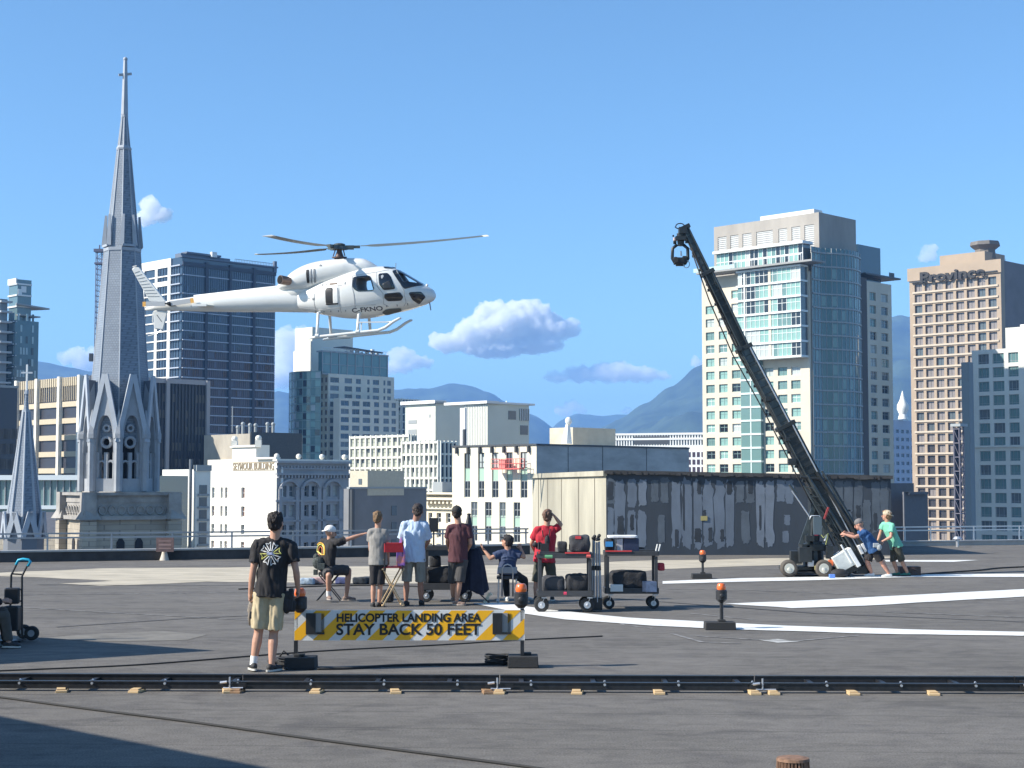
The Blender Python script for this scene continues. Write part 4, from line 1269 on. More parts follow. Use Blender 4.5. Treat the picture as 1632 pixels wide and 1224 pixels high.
# ---- metal clad roof blocks
def metal():
 D = 380; B = Block(694, D, 646, 740, 643)
 root = bldg('metal_clad_building', 'pale metal clad building of two tall blocks with flat projecting roofs', B)
 zv = lambda py: zat(py, D)
 W = mat('pale_cladding', (.66, .66, .56), .6, var=.04, vscale=.2)
 m = MB(); shell(m, B, ZG, B.zt, 0, 0); m.build('wall', W, root, world=True)
 m = MB(); bldbox(m, B, 'l', -.6, B.wl + 1, B.zt, B.zt + .8, -3, .8); bldbox(m, B, 'r', -.6, B.wr, B.zt, B.zt + .5, -3, .6); m.build('roof_slab', F_white, root, world=True)
 m = MB(); bldbox(m, B, 'l', B.U('l', 664), B.U('l', 651), zv(674), zv(668), .02, .08); bldbox(m, B, 'l', B.U('l', 664), B.U('l', 651), zv(691), zv(683), .02, .08)
 bldbox(m, B, 'l', B.U('l', 686), B.U('l', 684), zv(665), zv(660), .02, .08); m.build('vent_panel', F_grey, root, world=True)
 Q = Block(777, D - 30, 740, 843, 643); zq = lambda py: zat(py, D - 30)
 m = MB(); shell(m, Q, ZG, Q.zt, 0, 0); bl = m.build('second_block', W, root, world=True)
 m = MB()
 for k in range(1, 14): bldbox(m, Q, 'l', Q.wl * k / 14, Q.wl * k / 14 + .12, ZG, Q.zt, .02, .12)
 bldbox(m, Q, 'l', -.6, Q.wl + 6, Q.zt, Q.zt + .6, -3, .8); bldbox(m, Q, 'r', -.6, Q.wr + 1.5, Q.zt, Q.zt + .45, -3, .5)
 o = m.build('cladding_rib', F_white, bl); o.location = -wloc(bl)
 m = MB(); bldbox(m, Q, 'r', Q.U('r', 810), Q.U('r', 822), zq(667), zq(653), .02, .1); bldbox(m, Q, 'r', Q.U('r', 829), Q.U('r', 841), zq(691), zq(676), .02, .12)
 bldbox(m, Q, 'r', Q.U('r', 828), Q.U('r', 842.5), zq(668), zq(649), .02, .2)
 m.build('window', G_grey, root, world=True)
 m = MB()
 for k in range(5): bldbox(m, Q, 'r', Q.U('r', 828 + 3.4 * k), Q.U('r', 828.8 + 3.4 * k), zq(668), zq(649), .2, .3)
 bldbox(m, Q, 'r', Q.U('r', 811), Q.U('r', 811.8), zq(643), zq(637), -1, -.8)
 m.build('window_bar', F_white, root, world=True)
 # slim stair shaft between the blocks
 S = Block(741, D - 34, 733, 744, 650); m = MB(); shell(m, S, ZG, S.zt, 0, 0); m.build('stair_shaft', F_white, root, world=True)
 S = Block(740, D - 40, 737, 743, 684); m = MB(); shell(m, S, ZG, S.zt, 0, 0); m.build('flue', F_dark, root, world=True)
metal()
# ---- white pilaster building with the red gondola
def pilaster():
 D = 150; B = Block(855, D, 721, 1098, 709)
 root = bldg('pilaster_building', 'cream building with tall narrow windows and a long grey flank to its right', B)
 zv = lambda py: zat(py, D); U = lambda px: B.U('l', px); UR = lambda px: B.U('r', px)
 W = mat('pilaster_cream', (.74, .67, .52), .75, var=.07, vscale=.4)
 up = [(740, 749.5), (762, 772), (784, 794.5), (807, 817), (829.5, 840.5)]
 lo = [(751, 761), (773, 783.5), (796, 806), (818.5, 829)]
 m = MB(); items = []
 ua = sorted((U(b), U(a)) for a, b in up); ub = sorted((U(b), U(a)) for a, b in lo)
 va = [(zv(794), zv(720))]; vb = [(zv(866), zv(801))]
 zc = zv(797)
 w1 = skin(m, B, 'l', zc, B.zt, ua, va, .16); w2 = skin(m, B, 'l', ZG, zc, ub, vb, .16)
 shell(m, B, ZG, B.zt, 0, .3, faces=''); PW = m
 r_ = MB(); r_.quad(B.P('r', 0, ZG), B.P('r', B.wr, ZG), B.P('r', B.wr, B.zt), B.P('r', 0, B.zt))
 r_.build('flank_wall', mat('flank_board', (.44, .43, .41), .85, var=.22, vscale=.25, stretch=(1, 1, 3), bump=.3, bscale=2), root, world=True, fix=False)
 jl = MB()
 for px in (905, 960, 1030): bldbox(jl, B, 'r', UR(px), UR(px) + .06, ZG, B.zt, .01, .03)
 jl.build('joint', F_dark, root, world=True)
 mint = mat('mint_spandrel', (.36, .50, .40), .35)
 for q in w1:
  h = q[3] - q[2]
  items.append(('l', q[0], q[1], q[2] + h * .66, q[3], .15, 2, [.4], rnd_pick(rnd, [(G_grey, 2), (G_pale, 1)]), F_dark, .07))
  items.append(('l', q[0], q[1], q[2], q[2] + h * .38, .15, 2, [.5], G_dark, F_grey, .07))
 for q in w2:
  h = q[3] - q[2]
  items.append(('l', q[0], q[1], q[2] + h * .62, q[3], .15, 2, [.5], rnd_pick(rnd, [(G_grey, 1), (G_dark, 1)]), F_grey, .07))
  items.append(('l', q[0], q[1], q[2], q[2] + h * .40, .15, 2, [.5], rnd_pick(rnd, [(G_grey, 1), (G_dark, 1)]), F_grey, .07))
 place_windows(root, B, items)
 s = MB()
 for q in w1 + w2:
  h = q[3] - q[2]; s.prism([B.P('l', q[0], q[2] + h * .38, -.14), B.P('l', q[1], q[2] + h * .38, -.14), B.P('l', q[1], q[2] + h * .66, -.14), B.P('l', q[0], q[2] + h * .66, -.14)], B.nl * -.05)
 PW.merge(s, 1); PW.build('wall', [W, mint], root, world=True)
 # roof ledge and small brackets
 s = MB(); bldbox(s, B, 'l', -.1, B.wl, B.zt - .05, B.zt + .12, -.35, .12); bldbox(s, B, 'r', .13, B.wr, B.zt - .05, B.zt + .12, -.35, .1)
 for k in range(7): bldbox(s, B, 'l', B.wl * (k + .5) / 7, B.wl * (k + .5) / 7 + .18, B.zt - .7, B.zt - .06, .02, .3)
 s.build('coping', F_dark, root, world=True)
 # roof house
 Q = Block(913, D + 14, 876, 981, 681)
 m = MB(); shell(m, Q, B.zt - 1, Q.zt, 0, .3); m.build('roof_house', mat('roof_house_buff', (.50, .46, .37), .85, var=.15, vscale=.5), root, world=True)
 return B
PB = pilaster()
g0 = PB.P('l', PB.U('l', 842), zat(747, 150), .55)
gond = thing('hanging_platform', 'red window cleaning platform hanging on the cream building front', 'platform', g0)
m = MB(); u0, u1 = PB.U('l', 842), PB.U('l', 797); z = zat(748, 150)
bldbox(m, PB, 'l', u0, u1, z, z + .12, .55, 1.25);
for zz in (.55, 1.0):
 for o in (.55, 1.22): bldbox(m, PB, 'l', u0, u1, z + zz, z + zz + .04, o, o + .04)
n = 8
for k in range(n + 1):
 u = u0 + (u1 - u0) * k / n
 for o in (.55, 1.22): bldbox(m, PB, 'l', u - .02, u + .02, z, z + 1, o, o + .04)
m.build('cage', mat('gondola_red', (.62, .12, .10), .5), gond, world=True)
m = MB(); bldbox(m, PB, 'l', PB.U('l', 817), PB.U('l', 808), z + .13, z + .95, .7, 1.1); m.build('motor_box', mat('gondola_pink', (.75, .25, .22), .5), gond, world=True)
m = MB()
for u in (u0 + .3, u1 - .3):
 p = PB.P('l', u, z + 1, .9); q = PB.P('l', u, PB.zt, .9); m.tube([p, q], .02, 5)
m.build('cable', M_blackmetal, gond, world=True)
tank = at(903, 690, 158)
sd = thing('rooftop_dish', 'white dish and pole on the buff roof house', 'dish', (tank.x, tank.y, zat(707, 158)))
m = MB(); m.tube([(tank.x, tank.y, zat(707, 158)), (tank.x + .15, tank.y, zat(672, 158))], [.55, .16], 8); m.build('pole', F_white, sd, world=True)
m = MB(); m.ball((tank.x + .2, tank.y - .2, zat(671, 158)), (.35, .2, .4)); m.build('reflector', F_white, sd, world=True)
# ---- cream cornice building
def cornice():
 D = 210; B = Block(735, D, 678, 790, 786)
 root = bldg('cornice_building', 'old cream building with bracketed cornice, between the blue and maroon shirt men', B)
 zv = lambda py: zat(py, D); U = lambda px: B.U('l', px)
 W = mat('old_cream', (.74, .66, .50), .8, var=.06)
 us = sorted((U(b), U(a)) for a, b in [(683, 689), (696, 703), (711, 718), (724, 730)]); vs = sorted((zv(b), zv(a)) for a, b in [(818, 834), (844, 858), (868, 884)])
 m = MB(); ww = skin(m, B, 'l', ZG, B.zt, us, vs, .4); shell(m, B, ZG, B.zt, 0, .4, faces='r'); m.build('wall', W, root, world=True)
 place_windows(root, B, [('l', q[0], q[1], q[2], q[3], .35, 1, 2, G_dark, F_white, .09, .2) for q in ww])
 m = MB(); bldbox(m, B, 'l', -1, B.wl, zv(797), zv(793), .02, 1.2); bldbox(m, B, 'l', -1, B.wl, zv(788), zv(785), .02, 1.4)
 bldbox(m, B, 'l', 0, B.wl, zv(812), zv(810), .02, .4)
 k = 0; u = 0
 while u < B.wl: bldbox(m, B, 'l', u, u + .35, zv(803), zv(797), .02, .9); u += .8
 m.build('cornice', W, root, world=True)
 m = MB();
 Q = Block(705, D + 8, 690, 722, 768); shell(m, Q, zv(790), Q.zt, 0, .2); m.build('roof_house', F_grey, root, world=True)
cornice()
# ---- far white colonnade offices behind the dark wall
def colon():
 D = 560; B = Block(1180, D, 978, 1200, 692, ang=70)
 root = bldg('louvred_office', 'distant white banded office just left of the tall cream tower', B)
 zv = lambda py: zat(py, D)
 m = MB(); shell(m, B, ZG, B.zt, 0, .3); m.build('glazing', G_blue, root, world=True)
 f = MB()
 n = 46
 for k in range(n + 1): bldbox(f, B, 'l', B.wl * k / n - .22, B.wl * k / n + .22, ZG, B.zt, .02, .5)
 for py in (692, 700, 712, 722, 734, 746, 758): bldbox(f, B, 'l', 0, B.wl, zv(py), zv(py) + .75, .02, .7)
 f.build('frame', F_white, root, world=True)
 d = MB(); bldbox(d, B, 'l', B.wl * .55, B.wl * .83, zv(707), zv(694), .5, .62); d.build('dark_screen', F_dark, root, world=True)
 Q = Block(1160, D - 50, 1095, 1180, 712, ang=65); m = MB(); shell(m, Q, ZG, Q.zt, 0, .3); m.build('lower_block', F_white, root, world=True)
 m = MB()
 for k in range(9):
  for j in range(4): bldbox(m, Q, 'l', Q.wl * (k + .2) / 9, Q.wl * (k + .8) / 9, zat(728 + 12 * j, D - 50), zat(720 + 12 * j, D - 50), .02, .1)
 m.build('window', mat('plum_glass', (.06, .035, .05), .2), root, world=True)
colon()
# ---- white tipped building far right
def conebld():
 D = 640; B = Block(1400, D, 1380, 1470, 668)
 root = bldg('cone_topped_building', 'distant bluish white building topped by a white pointed cupola', B)
 zv = lambda py: zat(py, D); UR = lambda px: B.U('r', px)
 m = MB(); us = [(UR(a), UR(a + 5)) for a in (1404, 1412, 1420, 1428, 1436, 1444, 1452, 1460)]
 vs = sorted((zv(683 + 13 * k + 6), zv(683 + 13 * k)) for k in range(9))
 ww = skin(m, B, 'r', ZG, B.zt, us, vs, .4); shell(m, B, ZG, B.zt, 0, .3, faces='l')
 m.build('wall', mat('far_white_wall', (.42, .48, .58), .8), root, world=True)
 place_windows(root, B, [('r', q[0], q[1], q[2], q[3], .35, 1, 1, G_blue, F_grey, .1) for q in ww])
 p = at(1439, 660, D + 12); k = D / F
 m = MB(); z = lambda py: zat(py, D + 12)
 m.tube([(p.x, p.y, z(668)), (p.x, p.y, z(660)), (p.x, p.y, z(652)), (p.x, p.y, z(645)), (p.x, p.y, z(638)), (p.x, p.y, z(623))], [8 * k, 6 * k, 9.5 * k, 9 * k, 5 * k, .6 * k], 16)
 m.build('cupola', mat('cupola_white', (.82, .80, .72), .5), root, world=True, smooth=True, sharp=30)
conebld()
# stepped low wall building by the right railing
B, root, zv = simple('grey_gable_building', 'dark grey building with a stepped roof just right of the painted wall', 1412, 120, 1385, 1456, 770, mat('gable_grey', (.15, .15, .16), .9, var=.08))
Q = Block(1440, 119, 1438, 1478, 784); m = MB(); shell(m, Q, ZG, Q.zt, 0, .2); m.build('lower_step', mat('gable_grey', (0, 0, 0)), root, world=True)
# ---- tower crane mast beside the church spire
cm = at(156, 560, 430)
tc = thing('tower_crane', 'thin lattice mast of a distant construction crane left of the church spire', 'crane', (cm.x, cm.y, ZG))
m = MB(); r_ = .75; z0 = ZG; z1 = zat(402, 430)
for sx in (-1, 1):
 for sy in (-1, 1): m.tube([(cm.x + sx * r_, cm.y + sy * r_, z0), (cm.x + sx * r_, cm.y + sy * r_, z1)], .12, 5)
z = zat(620, 430); k = 0
while z < z1 - 1.5:
 for sy in (-1, 1):
  m.tube([(cm.x - r_, cm.y + sy * r_, z), (cm.x + r_, cm.y + sy * r_, z + 1.5)], .07, 4)
  m.tube([(cm.x - r_, cm.y + sy * r_, z), (cm.x + r_, cm.y + sy * r_, z)], .07, 4)
 z += 1.5
m.build('mast', mat('crane_steel_dark', (.12, .12, .17), .6), tc, world=True)
m = MB(); m.box((cm.x, cm.y, z1 + .4), (2.6, 2.6, .8)); m.box((cm.x, cm.y, z1 - 3.2), (2.2, 2.2, .5)); m.tube([(cm.x, cm.y, z1), (cm.x, cm.y, z1 + 2)], .2, 6); m.build('slewing_head', mat('crane_steel_dark', (0, 0, 0)), tc, world=True)
m = MB(); m.box((cm.x - 1.6, cm.y - .8, zat(570, 430)), (1.0, 1.0, 2.2)); m.build('cabin', F_dark, tc, world=True)
# ---------------------------------------------------------------- church with spires
def slate_mat(name, c1, c2):
 m = bpy.data.materials.new(name); m.use_nodes = True; n = m.node_tree; b = n.nodes['Principled BSDF']
 tc = n.nodes.new('ShaderNodeTexCoord'); br = n.nodes.new('ShaderNodeTexBrick')
 mp = n.nodes.new('ShaderNodeMapping'); mp.inputs['Rotation'].default_value = (R(90), 0, 0)
 # height drives the courses, angle round the spire drives the joints
 sep = n.nodes.new('ShaderNodeSeparateXYZ'); cmb = n.nodes.new('ShaderNodeCombineXYZ')
 add = n.nodes.new('ShaderNodeMath'); add.operation = 'SUBTRACT'
 n.links.new(tc.outputs['Object'], sep.inputs[0]); n.links.new(sep.outputs['X'], add.inputs[0]); n.links.new(sep.outputs['Y'], add.inputs[1])
 n.links.new(add.outputs[0], cmb.inputs['X']); n.links.new(sep.outputs['Z'], cmb.inputs['Y'])
 n.links.new(cmb.outputs[0], br.inputs['Vector'])
 br.inputs['Scale'].default_value = 1.0; br.inputs['Brick Width'].default_value = .24; br.inputs['Row Height'].default_value = .17
 br.inputs['Mortar Size'].default_value = .022; br.inputs['Mortar Smooth'].default_value = .3
 br.inputs['Color1'].default_value = (*c1, 1); br.inputs['Color2'].default_value = (*c2, 1); br.inputs['Mortar'].default_value = (c2[0] * .74, c2[1] * .74, c2[2] * .76, 1)
 ns = n.nodes.new('ShaderNodeTexNoise'); ns.inputs['Scale'].default_value = .5; ns.inputs['Detail'].default_value = 6
 n.links.new(tc.outputs['Object'], ns.inputs['Vector'])
 mx = n.nodes.new('ShaderNodeMix'); mx.data_type = 'RGBA'; mx.blend_type = 'MULTIPLY'; mx.inputs[0].default_value = 1
 rp = n.nodes.new('ShaderNodeValToRGB'); rp.color_ramp.elements[0].position = .3; rp.color_ramp.elements[1].position = .7
 rp.color_ramp.elements[0].color = (.82, .83, .85, 1); rp.color_ramp.elements[1].color = (1.1, 1.1, 1.1, 1)
 n.links.new(ns.outputs['Fac'], rp.inputs['Fac']); n.links.new(br.outputs['Color'], mx.inputs[6]); n.links.new(rp.outputs['Color'], mx.inputs[7])
 n.links.new(mx.outputs[2], b.inputs['Base Color'])
 bp = n.nodes.new('ShaderNodeBump'); bp.inputs['Strength'].default_value = .3; bp.inputs['Distance'].default_value = .03
 n.links.new(br.outputs['Fac'], bp.inputs['Height']); bp.invert = True; n.links.new(bp.outputs['Normal'], b.inputs['Normal'])
 b.inputs['Roughness'].default_value = .55
 return m
def stone_mat(name, c1, c2, scale=1.0):
 m = slate_mat(name, c1, c2)
 br = [x for x in m.node_tree.nodes if x.type == 'TEX_BRICK'][0]
 br.inputs['Brick Width'].default_value = .75 * scale; br.inputs['Row Height'].default_value = .36 * scale; br.inputs['Mortar Size'].default_value = .02
 m.node_tree.nodes['Principled BSDF'].inputs['Roughness'].default_value = .85
 return m
M_slate = slate_mat('metal_shingle', (.245, .285, .335), (.215, .25, .295))
M_lead = mat('spire_trim', (.38, .41, .45), .5, var=.1, vscale=1)
M_stone = stone_mat('church_stone', (.45, .39, .30), (.34, .30, .24))
M_stoned = mat('church_stone_plain', (.32, .30, .275), .85, var=.3, vscale=.8)
M_trac = mat('tracery_grey', (.33, .345, .365), .7, var=.12, vscale=1.2)
M_louv = mat('louvre_opening', (.02, .02, .024), .9)
M_stain = mat('stained_glass', (.10, .03, .05), .3, col2=(.01, .06, .05), vscale=2.5, lo=.45, hi=.55)
def octa(z, r, c, rot=0.0):
 return [Vector((c.x + r * math.cos(2 * math.pi * (k + .5) / 8 + rot), c.y + r * math.sin(2 * math.pi * (k + .5) / 8 + rot), z)) for k in range(8)]
def spire(root, cx, D, s, ytop, ybase, prof, cross_top, ribs=True):
 """octagonal spire through (py, half width px) profile"""
 pass
def church():
 D = 112.0
 sc = D / F
 X = at(189, 780, D).x
 c = Vector((X, D, 0))
 z = lambda py: zat(py, D)
 root = thing('church', 'stone church with tall grey spire topped by a cross, behind the railing', 'church', (c.x, c.y, ZG))
 rot = R(-10.5)
 def frus(mb, rows, mi=0, rot=rot, cc=None):
  cc = cc or c
  rings = [octa(zz, rr, cc, rot) for zz, rr in rows]
  vs = [v for r_ in rings for v in r_]; fs = []
  for i in range(len(rings) - 1):
   for k in range(8): fs.append((i * 8 + k, i * 8 + (k + 1) % 8, (i + 1) * 8 + (k + 1) % 8, (i + 1) * 8 + k))
  fs.append(tuple(range(7, -1, -1))); fs.append(tuple(range((len(rings) - 1) * 8, len(rings) * 8)))
  mb.add(vs, fs, mi)
 # main spire: half widths in px
 hw = lambda px: px * sc / math.cos(R(22.5)) * .985
 m = MB(); frus(m, [(z(655), hw(44)), (z(402), hw(26.5))]);
 sp = m.build('spire', M_slate, root, world=True, fix=True)
 m = MB(); frus(m, [(z(402), hw(27.5)), (z(397), hw(28))])
 for rows_ in (None, [(z(240), hw(10.8)), (z(237), hw(11.5)), (z(233), hw(9.5))], [(z(187.5), hw(5)), (z(185), hw(5.5)), (z(181), hw(3.8))]):
  if rows_: m = MB(); frus(m, rows_)
  o = m.build('band', M_lead, sp); o.location = -wloc(sp)
 m = MB(); frus(m, [(z(397), hw(24.5)), (z(240), hw(10))]); frus(m, [(z(235), hw(8.5)), (z(187), hw(4.2))])
 o = m.build('upper_spire', M_slate, root, world=True)
 # ridge rolls along the eight edges
 m = MB()
 for k in range(8):
  for (za, ra, zb, rb) in ((z(655), hw(44), z(402), hw(26.5)), (z(397), hw(24.5), z(240), hw(10)), (z(235), hw(8.5), z(187), hw(4.2))):
   a = octa(za, ra, c, rot)[k]; b = octa(zb, rb, c, rot)[k]; m.tube([a, b], [.06, .04], 5)
 m.build('ridge_roll', M_lead, root, world=True)
 # small gablets half way up
 m = MB()
 for k in range(0, 8):
  a0 = octa(z(394), hw(27), c, rot); p, q = a0[k], a0[(k + 1) % 8]
  n_ = ((p + q) / 2 - Vector((c.x, c.y, p.z))).normalized()
  if k % 2 == 0:
   for e, ee in ((p, q), (q, p)):
    top = e.lerp(ee, .12); top = Vector((c.x + (top.x - c.x) * .93, c.y + (top.y - c.y) * .93, z(345)))
    m.beam(e, top, .34, .10, w2=.16)
   m.beam(p, q, .26, .16)
 m.build('gablet', M_lead, root, world=True)
 # cross
 m = MB(); m.tube([(c.x, c.y, z(183)), (c.x, c.y, z(95))], [.26, .14], 8); m.beam((c.x - .42, c.y - .18, z(120.5)), (c.x + .42, c.y + .18, z(114.5) - .1), .16, .16); m.ball((c.x, c.y, z(94.5)), .17)
 m.build('cross', M_lead, root, world=True)
 # belfry octagon
 zb, zt = z(783), z(655)
 rb = hw(52)
 m = MB()
 ring = octa(0, rb, c, rot)
 # belfry walls: solid jambs, sills and heads left round each opening
 openm = MB(); stain = MB(); gb = MB(); gr = MB(); rf = MB()
 for k in range(8):
  p, q = ring[k], ring[(k + 1) % 8]
  d = (q - p); wl = d.length; d.normalize(); n_ = Vector((d.y, -d.x, 0))
  if n_.dot((p + q) / 2 - c) < 0: n_ = -n_
  def W(u, zz, o=0): return Vector((p.x + d.x * u + n_.x * o, p.y + d.y * u + n_.y * o, zz))
  jw = wl * .16; h1 = z(716)
  m.prism([W(0, zb), W(jw, zb), W(jw, zb, -.7), W(0, zb, -.7)], (0, 0, z(690) - zb))
  m.prism([W(wl - jw, zb), W(wl, zb), W(wl, zb, -.7), W(wl - jw, zb, -.7)], (0, 0, z(690) - zb))
  m.prism([W(jw, zb, -.02), W(wl - jw, zb, -.02), W(wl - jw, zb, -.7), W(jw, zb, -.7)], (0, 0, .9))
  # gable with lancet hole: build as strips either side of the arch
  cx_ = wl / 2; N = 14; aw = wl / 2 - jw
  apex = z(664); spr = z(722); gpk = z(608)
  def arch(t):    # half opening outline from spring to apex
   return aw * math.cos(t * math.pi / 2) ** .75, spr + (apex - spr) * math.sin(t * math.pi / 2)
  for sgn in (-1, 1):
   prev = None
   for i in range(N + 1):
    t = i / N; x_, z_ = arch(t)
    gx = wl / 2 * (1.0 - (z_ - z(700)) / (gpk - z(700))) if z_ > z(700) else wl / 2
    gx = max(gx, x_ + .22)
    cur = (x_, z_, gx)
    if prev and i <= N:
     pts = [W(cx_ + sgn * prev[0], prev[1], .12), W(cx_ + sgn * prev[2], prev[1], .12), W(cx_ + sgn * cur[2], cur[1], .12), W(cx_ + sgn * cur[0], cur[1], .12)]
     gb.prism(pts, n_ * -.5)
    prev = cur
   # upper gable triangle
   gb.prism([W(cx_, apex - .02, .12), W(cx_ + sgn * max(wl / 2 * (1 - (apex - z(700)) / (gpk - z(700))), .22), apex, .12), W(cx_, gpk, .12)], n_ * -.5)
   # raking coping
   gr.beam(W(cx_ + sgn * (wl / 2 + .15), z(706), .25), W(cx_ + sgn * .05, gpk + .35, .2), .34, .16, up=n_)
   # gable roof plane runs back to the spire
   bk = Vector((c.x, c.y, gpk)); back = W(cx_, gpk - .1, -rb * .55)
   rf.add([W(cx_ + sgn * wl / 2, z(704), 0), W(cx_, gpk + .05, 0), back, W(cx_ + sgn * wl / 2 * .2, z(704), -rb * .5)], [(0, 1, 2, 3)])
  # mullion, transom, circle tracery
  tr = gr
  m.prism([W(cx_ - .13, zb, -.1), W(cx_ + .13, zb, -.1), W(cx_ + .13, zb, -.4), W(cx_ - .13, zb, -.4)], (0, 0, spr - zb))
  rr = aw * .55
  cz = z(706)
  circ = [W(cx_ + rr * math.cos(a), cz + rr * math.sin(a), -.2) for a in [2 * math.pi * i / 14 for i in range(15)]]
  m.tube(circ, .12, 5, cap=False)
  cz2 = z(684); r2 = aw * .34
  circ = [W(cx_ + r2 * math.cos(a), cz2 + r2 * math.sin(a), -.2) for a in [2 * math.pi * i / 12 for i in range(13)]]
  m.tube(circ, .10, 5, cap=False)
  for s2 in (-1, 1):
   pk = [W(cx_ + s2 * aw * .5 + aw * .45 * math.cos(a), z(744) + aw * .6 * math.sin(a), -.2) for a in [math.pi * i / 8 for i in range(9)]]
   m.tube(pk, .09, 5, cap=False)
   m.tube([W(cx_ + s2 * aw * .97, zb, -.25), W(cx_ + s2 * aw * .97, spr, -.25)], .16, 6)
  # corner shafts
  m.tube([W(0, zb, .1), W(0, z(700), .1)], .28, 7); m.tube([W(0, z(700), .1), W(0, z(693), .1), W(0, z(655), .1)], [.36, .36, .04], 6)
  openm.prism([W(jw * .5, zb, -.9), W(wl - jw * .5, zb, -.9), W(wl - jw * .5, zb, -1.0), W(jw * .5, zb, -1.0)], (0, 0, z(690) - zb))
 gbm = m.build('belfry', M_trac, root, world=True)
 o = gb.build('gable', M_trac, root, world=True); o = gr.build('gable_coping', M_lead, root, world=True)
 o = rf.build('gable_roof', mat('gable_slate', (.13, .14, .165), .6, var=.1), root, world=True, fix=False)
 openm.build('belfry_interior', M_louv, root, world=True)
 m = MB(); frus(m, [(z(700), hw(43)), (z(655), hw(44))]); m.build('spire_foot', M_slate, root, world=True)
 # splayed base ring
 m = MB(); frus(m, [(z(795), hw(60)), (z(783), hw(54))]); m.build('plinth', M_stoned, root, world=True)
 # square tower below
 zt2 = z(786)
 def sq(mb, r_, za, zb_, mi=0, cut=0):
  a = R(-104) - math.pi / 4
  q = [(c.x + r_ * math.sqrt(2) * math.cos(a + math.pi / 4 + k * math.pi / 2), c.y + r_ * math.sqrt(2) * math.sin(a + math.pi / 4 + k * math.pi / 2), za) for k in range(4)]
  mb.prism(q, (0, 0, zb_ - za), mi)
  return [Vector(p_) for p_ in q]
 k_ = 62 * sc
 R_ = 92 * sc / (math.sqrt(2) * math.cos(R(45) - (rot + R(45) - R(14)) % R(45) )) if False else 2.92
 m = MB(); q = sq(m, R_, ZG, z(826)); m.build('tower_wall', M_stone, root, world=True)
 m = MB(); q = sq(m, R_ + .35, z(827), z(821)); sq(m, R_ + .05, z(821), z(800)); sq(m, R_ + .12, z(800), z(789)); sq(m, R_ + .4, z(789), z(784.5))
 m.build('parapet', M_stoned, root, world=True)
 # quatrefoil frieze and corner gablets, buttress
 fr = MB()
 q0 = [Vector(v) for v in sq(MB(), R_ + .10, z(818), z(817))]
 for e in range(4):
  a, b = q0[e], q0[(e + 1) % 4]; n_ = Vector(((b - a).y, -(b - a).x, 0)).normalized()
  if n_.dot((a + b) / 2 - c) < 0: n_ = -n_
  for i in range(9):
   t = (i + .5) / 9; p = a.lerp(b, t); p = Vector((p.x, p.y, z(812))) + n_ * .0
   dd = (b - a).normalized()
   ring_ = [p + dd * .26 * math.cos(x) + Vector((0, 0, .30 * math.sin(x))) for x in [2 * math.pi * j / 8 for j in range(9)]]
   fr.tube(ring_, .06, 4, cap=False)
  for t in (.0,):
   p = a.lerp(b, t)
   fr.box((p.x, p.y, z(806)), (.9, .9, z(784) - z(828)), rz=R(31));
   fr.tube([(p.x, p.y, z(826)), (p.x, p.y, z(795))], [.95, .03], 4)
   fr.box((p.x, p.y, (z(829) + ZG) / 2), (.95, .95, z(829) - ZG), rz=R(31), mi=1)
 fr.build('corner_buttress', [M_stoned, M_stone], root, world=True)
 # paired lancet openings on the lit side
 m = MB()
 qq = sq(MB(), R_ + .03, 0, 1)
 for e in range(4):
  a, b = Vector(qq[e]), Vector(qq[(e + 1) % 4]); n_ = Vector(((b - a).y, -(b - a).x, 0)).normalized()
  if n_.dot((a + b) / 2 - c) < 0: n_ = -n_
  dd = (b - a).normalized(); L_ = (b - a).length
  for t in (.38, .60):
   p = a + dd * L_ * t
   pts = [p + dd * x_ + Vector((0, 0, zz)) for x_, zz in ((-.28, z(885)), (.28, z(885)), (.28, z(862)), (.12, z(856)), (-.12, z(856)), (-.28, z(862)))]
   m = MB(); m.prism(pts, n_ * .04); m.build('lancet_window', M_louv, root, world=True)
 # nave roof strip seen over the railing
 m = MB(); a = at(-120, 862, D + 10); b = at(90, 862, D + 6)
 m.prism([(a.x, a.y, ZG), (b.x, b.y, ZG), (b.x, b.y + 9, ZG), (a.x, a.y + 9, ZG)], (0, 0, z(858) - ZG)); m.build('nave_wall', M_stone, root, world=True)
 m = MB(); m.prism([(a.x, a.y - .5, z(860)), (a.x, a.y + 9, z(860)), (a.x, a.y + 4.5, z(822))], (b.x - a.x, 0, 0)); m.build('nave_roof', mat('nave_slate', (.10, .105, .12), .7, var=.15), root, world=True)
 # small spire
 c2 = Vector((at(38, 850, D - 6).x, D - 6, 0)); z2 = lambda py: zat(py, D - 6); s2 = (D - 6) / F
 h2 = lambda px: px * s2 / math.cos(R(22.5)) * .985
 m = MB(); frus(m, [(z2(850), h2(27)), (z2(656), h2(5.2))], cc=c2); frus(m, [(z2(654), h2(4)), (z2(628), h2(2.2))], cc=c2); ss = m.build('small_spire', M_slate, root, world=True)
 m = MB(); frus(m, [(z2(657), h2(6.2)), (z2(653), h2(6.2))], cc=c2)
 for k in range(8):
  m.tube([octa(z2(850), h2(27), c2, rot)[k], octa(z2(656), h2(5.2), c2, rot)[k]], [.1, .06], 5)
 m.tube([(c2.x, c2.y, z2(628)), (c2.x, c2.y, z2(622))], [.16, .12], 6)
 o = m.build('band', M_lead, ss); o.location = -wloc(ss)
 m = MB(); m.beam((c2.x, c2.y, z2(622)), (c2.x, c2.y, z2(581)), .11, .11); m.beam((c2.x - .36, c2.y - .05, z2(594)), (c2.x + .36, c2.y + .05, z2(594)), .11, .11)
 o = m.build('cross', M_white, ss); o.location = -wloc(ss)
 # its gable crown
 gm = MB(); cp = MB(); rfm = MB()
 ring = octa(0, h2(29), c2, rot)
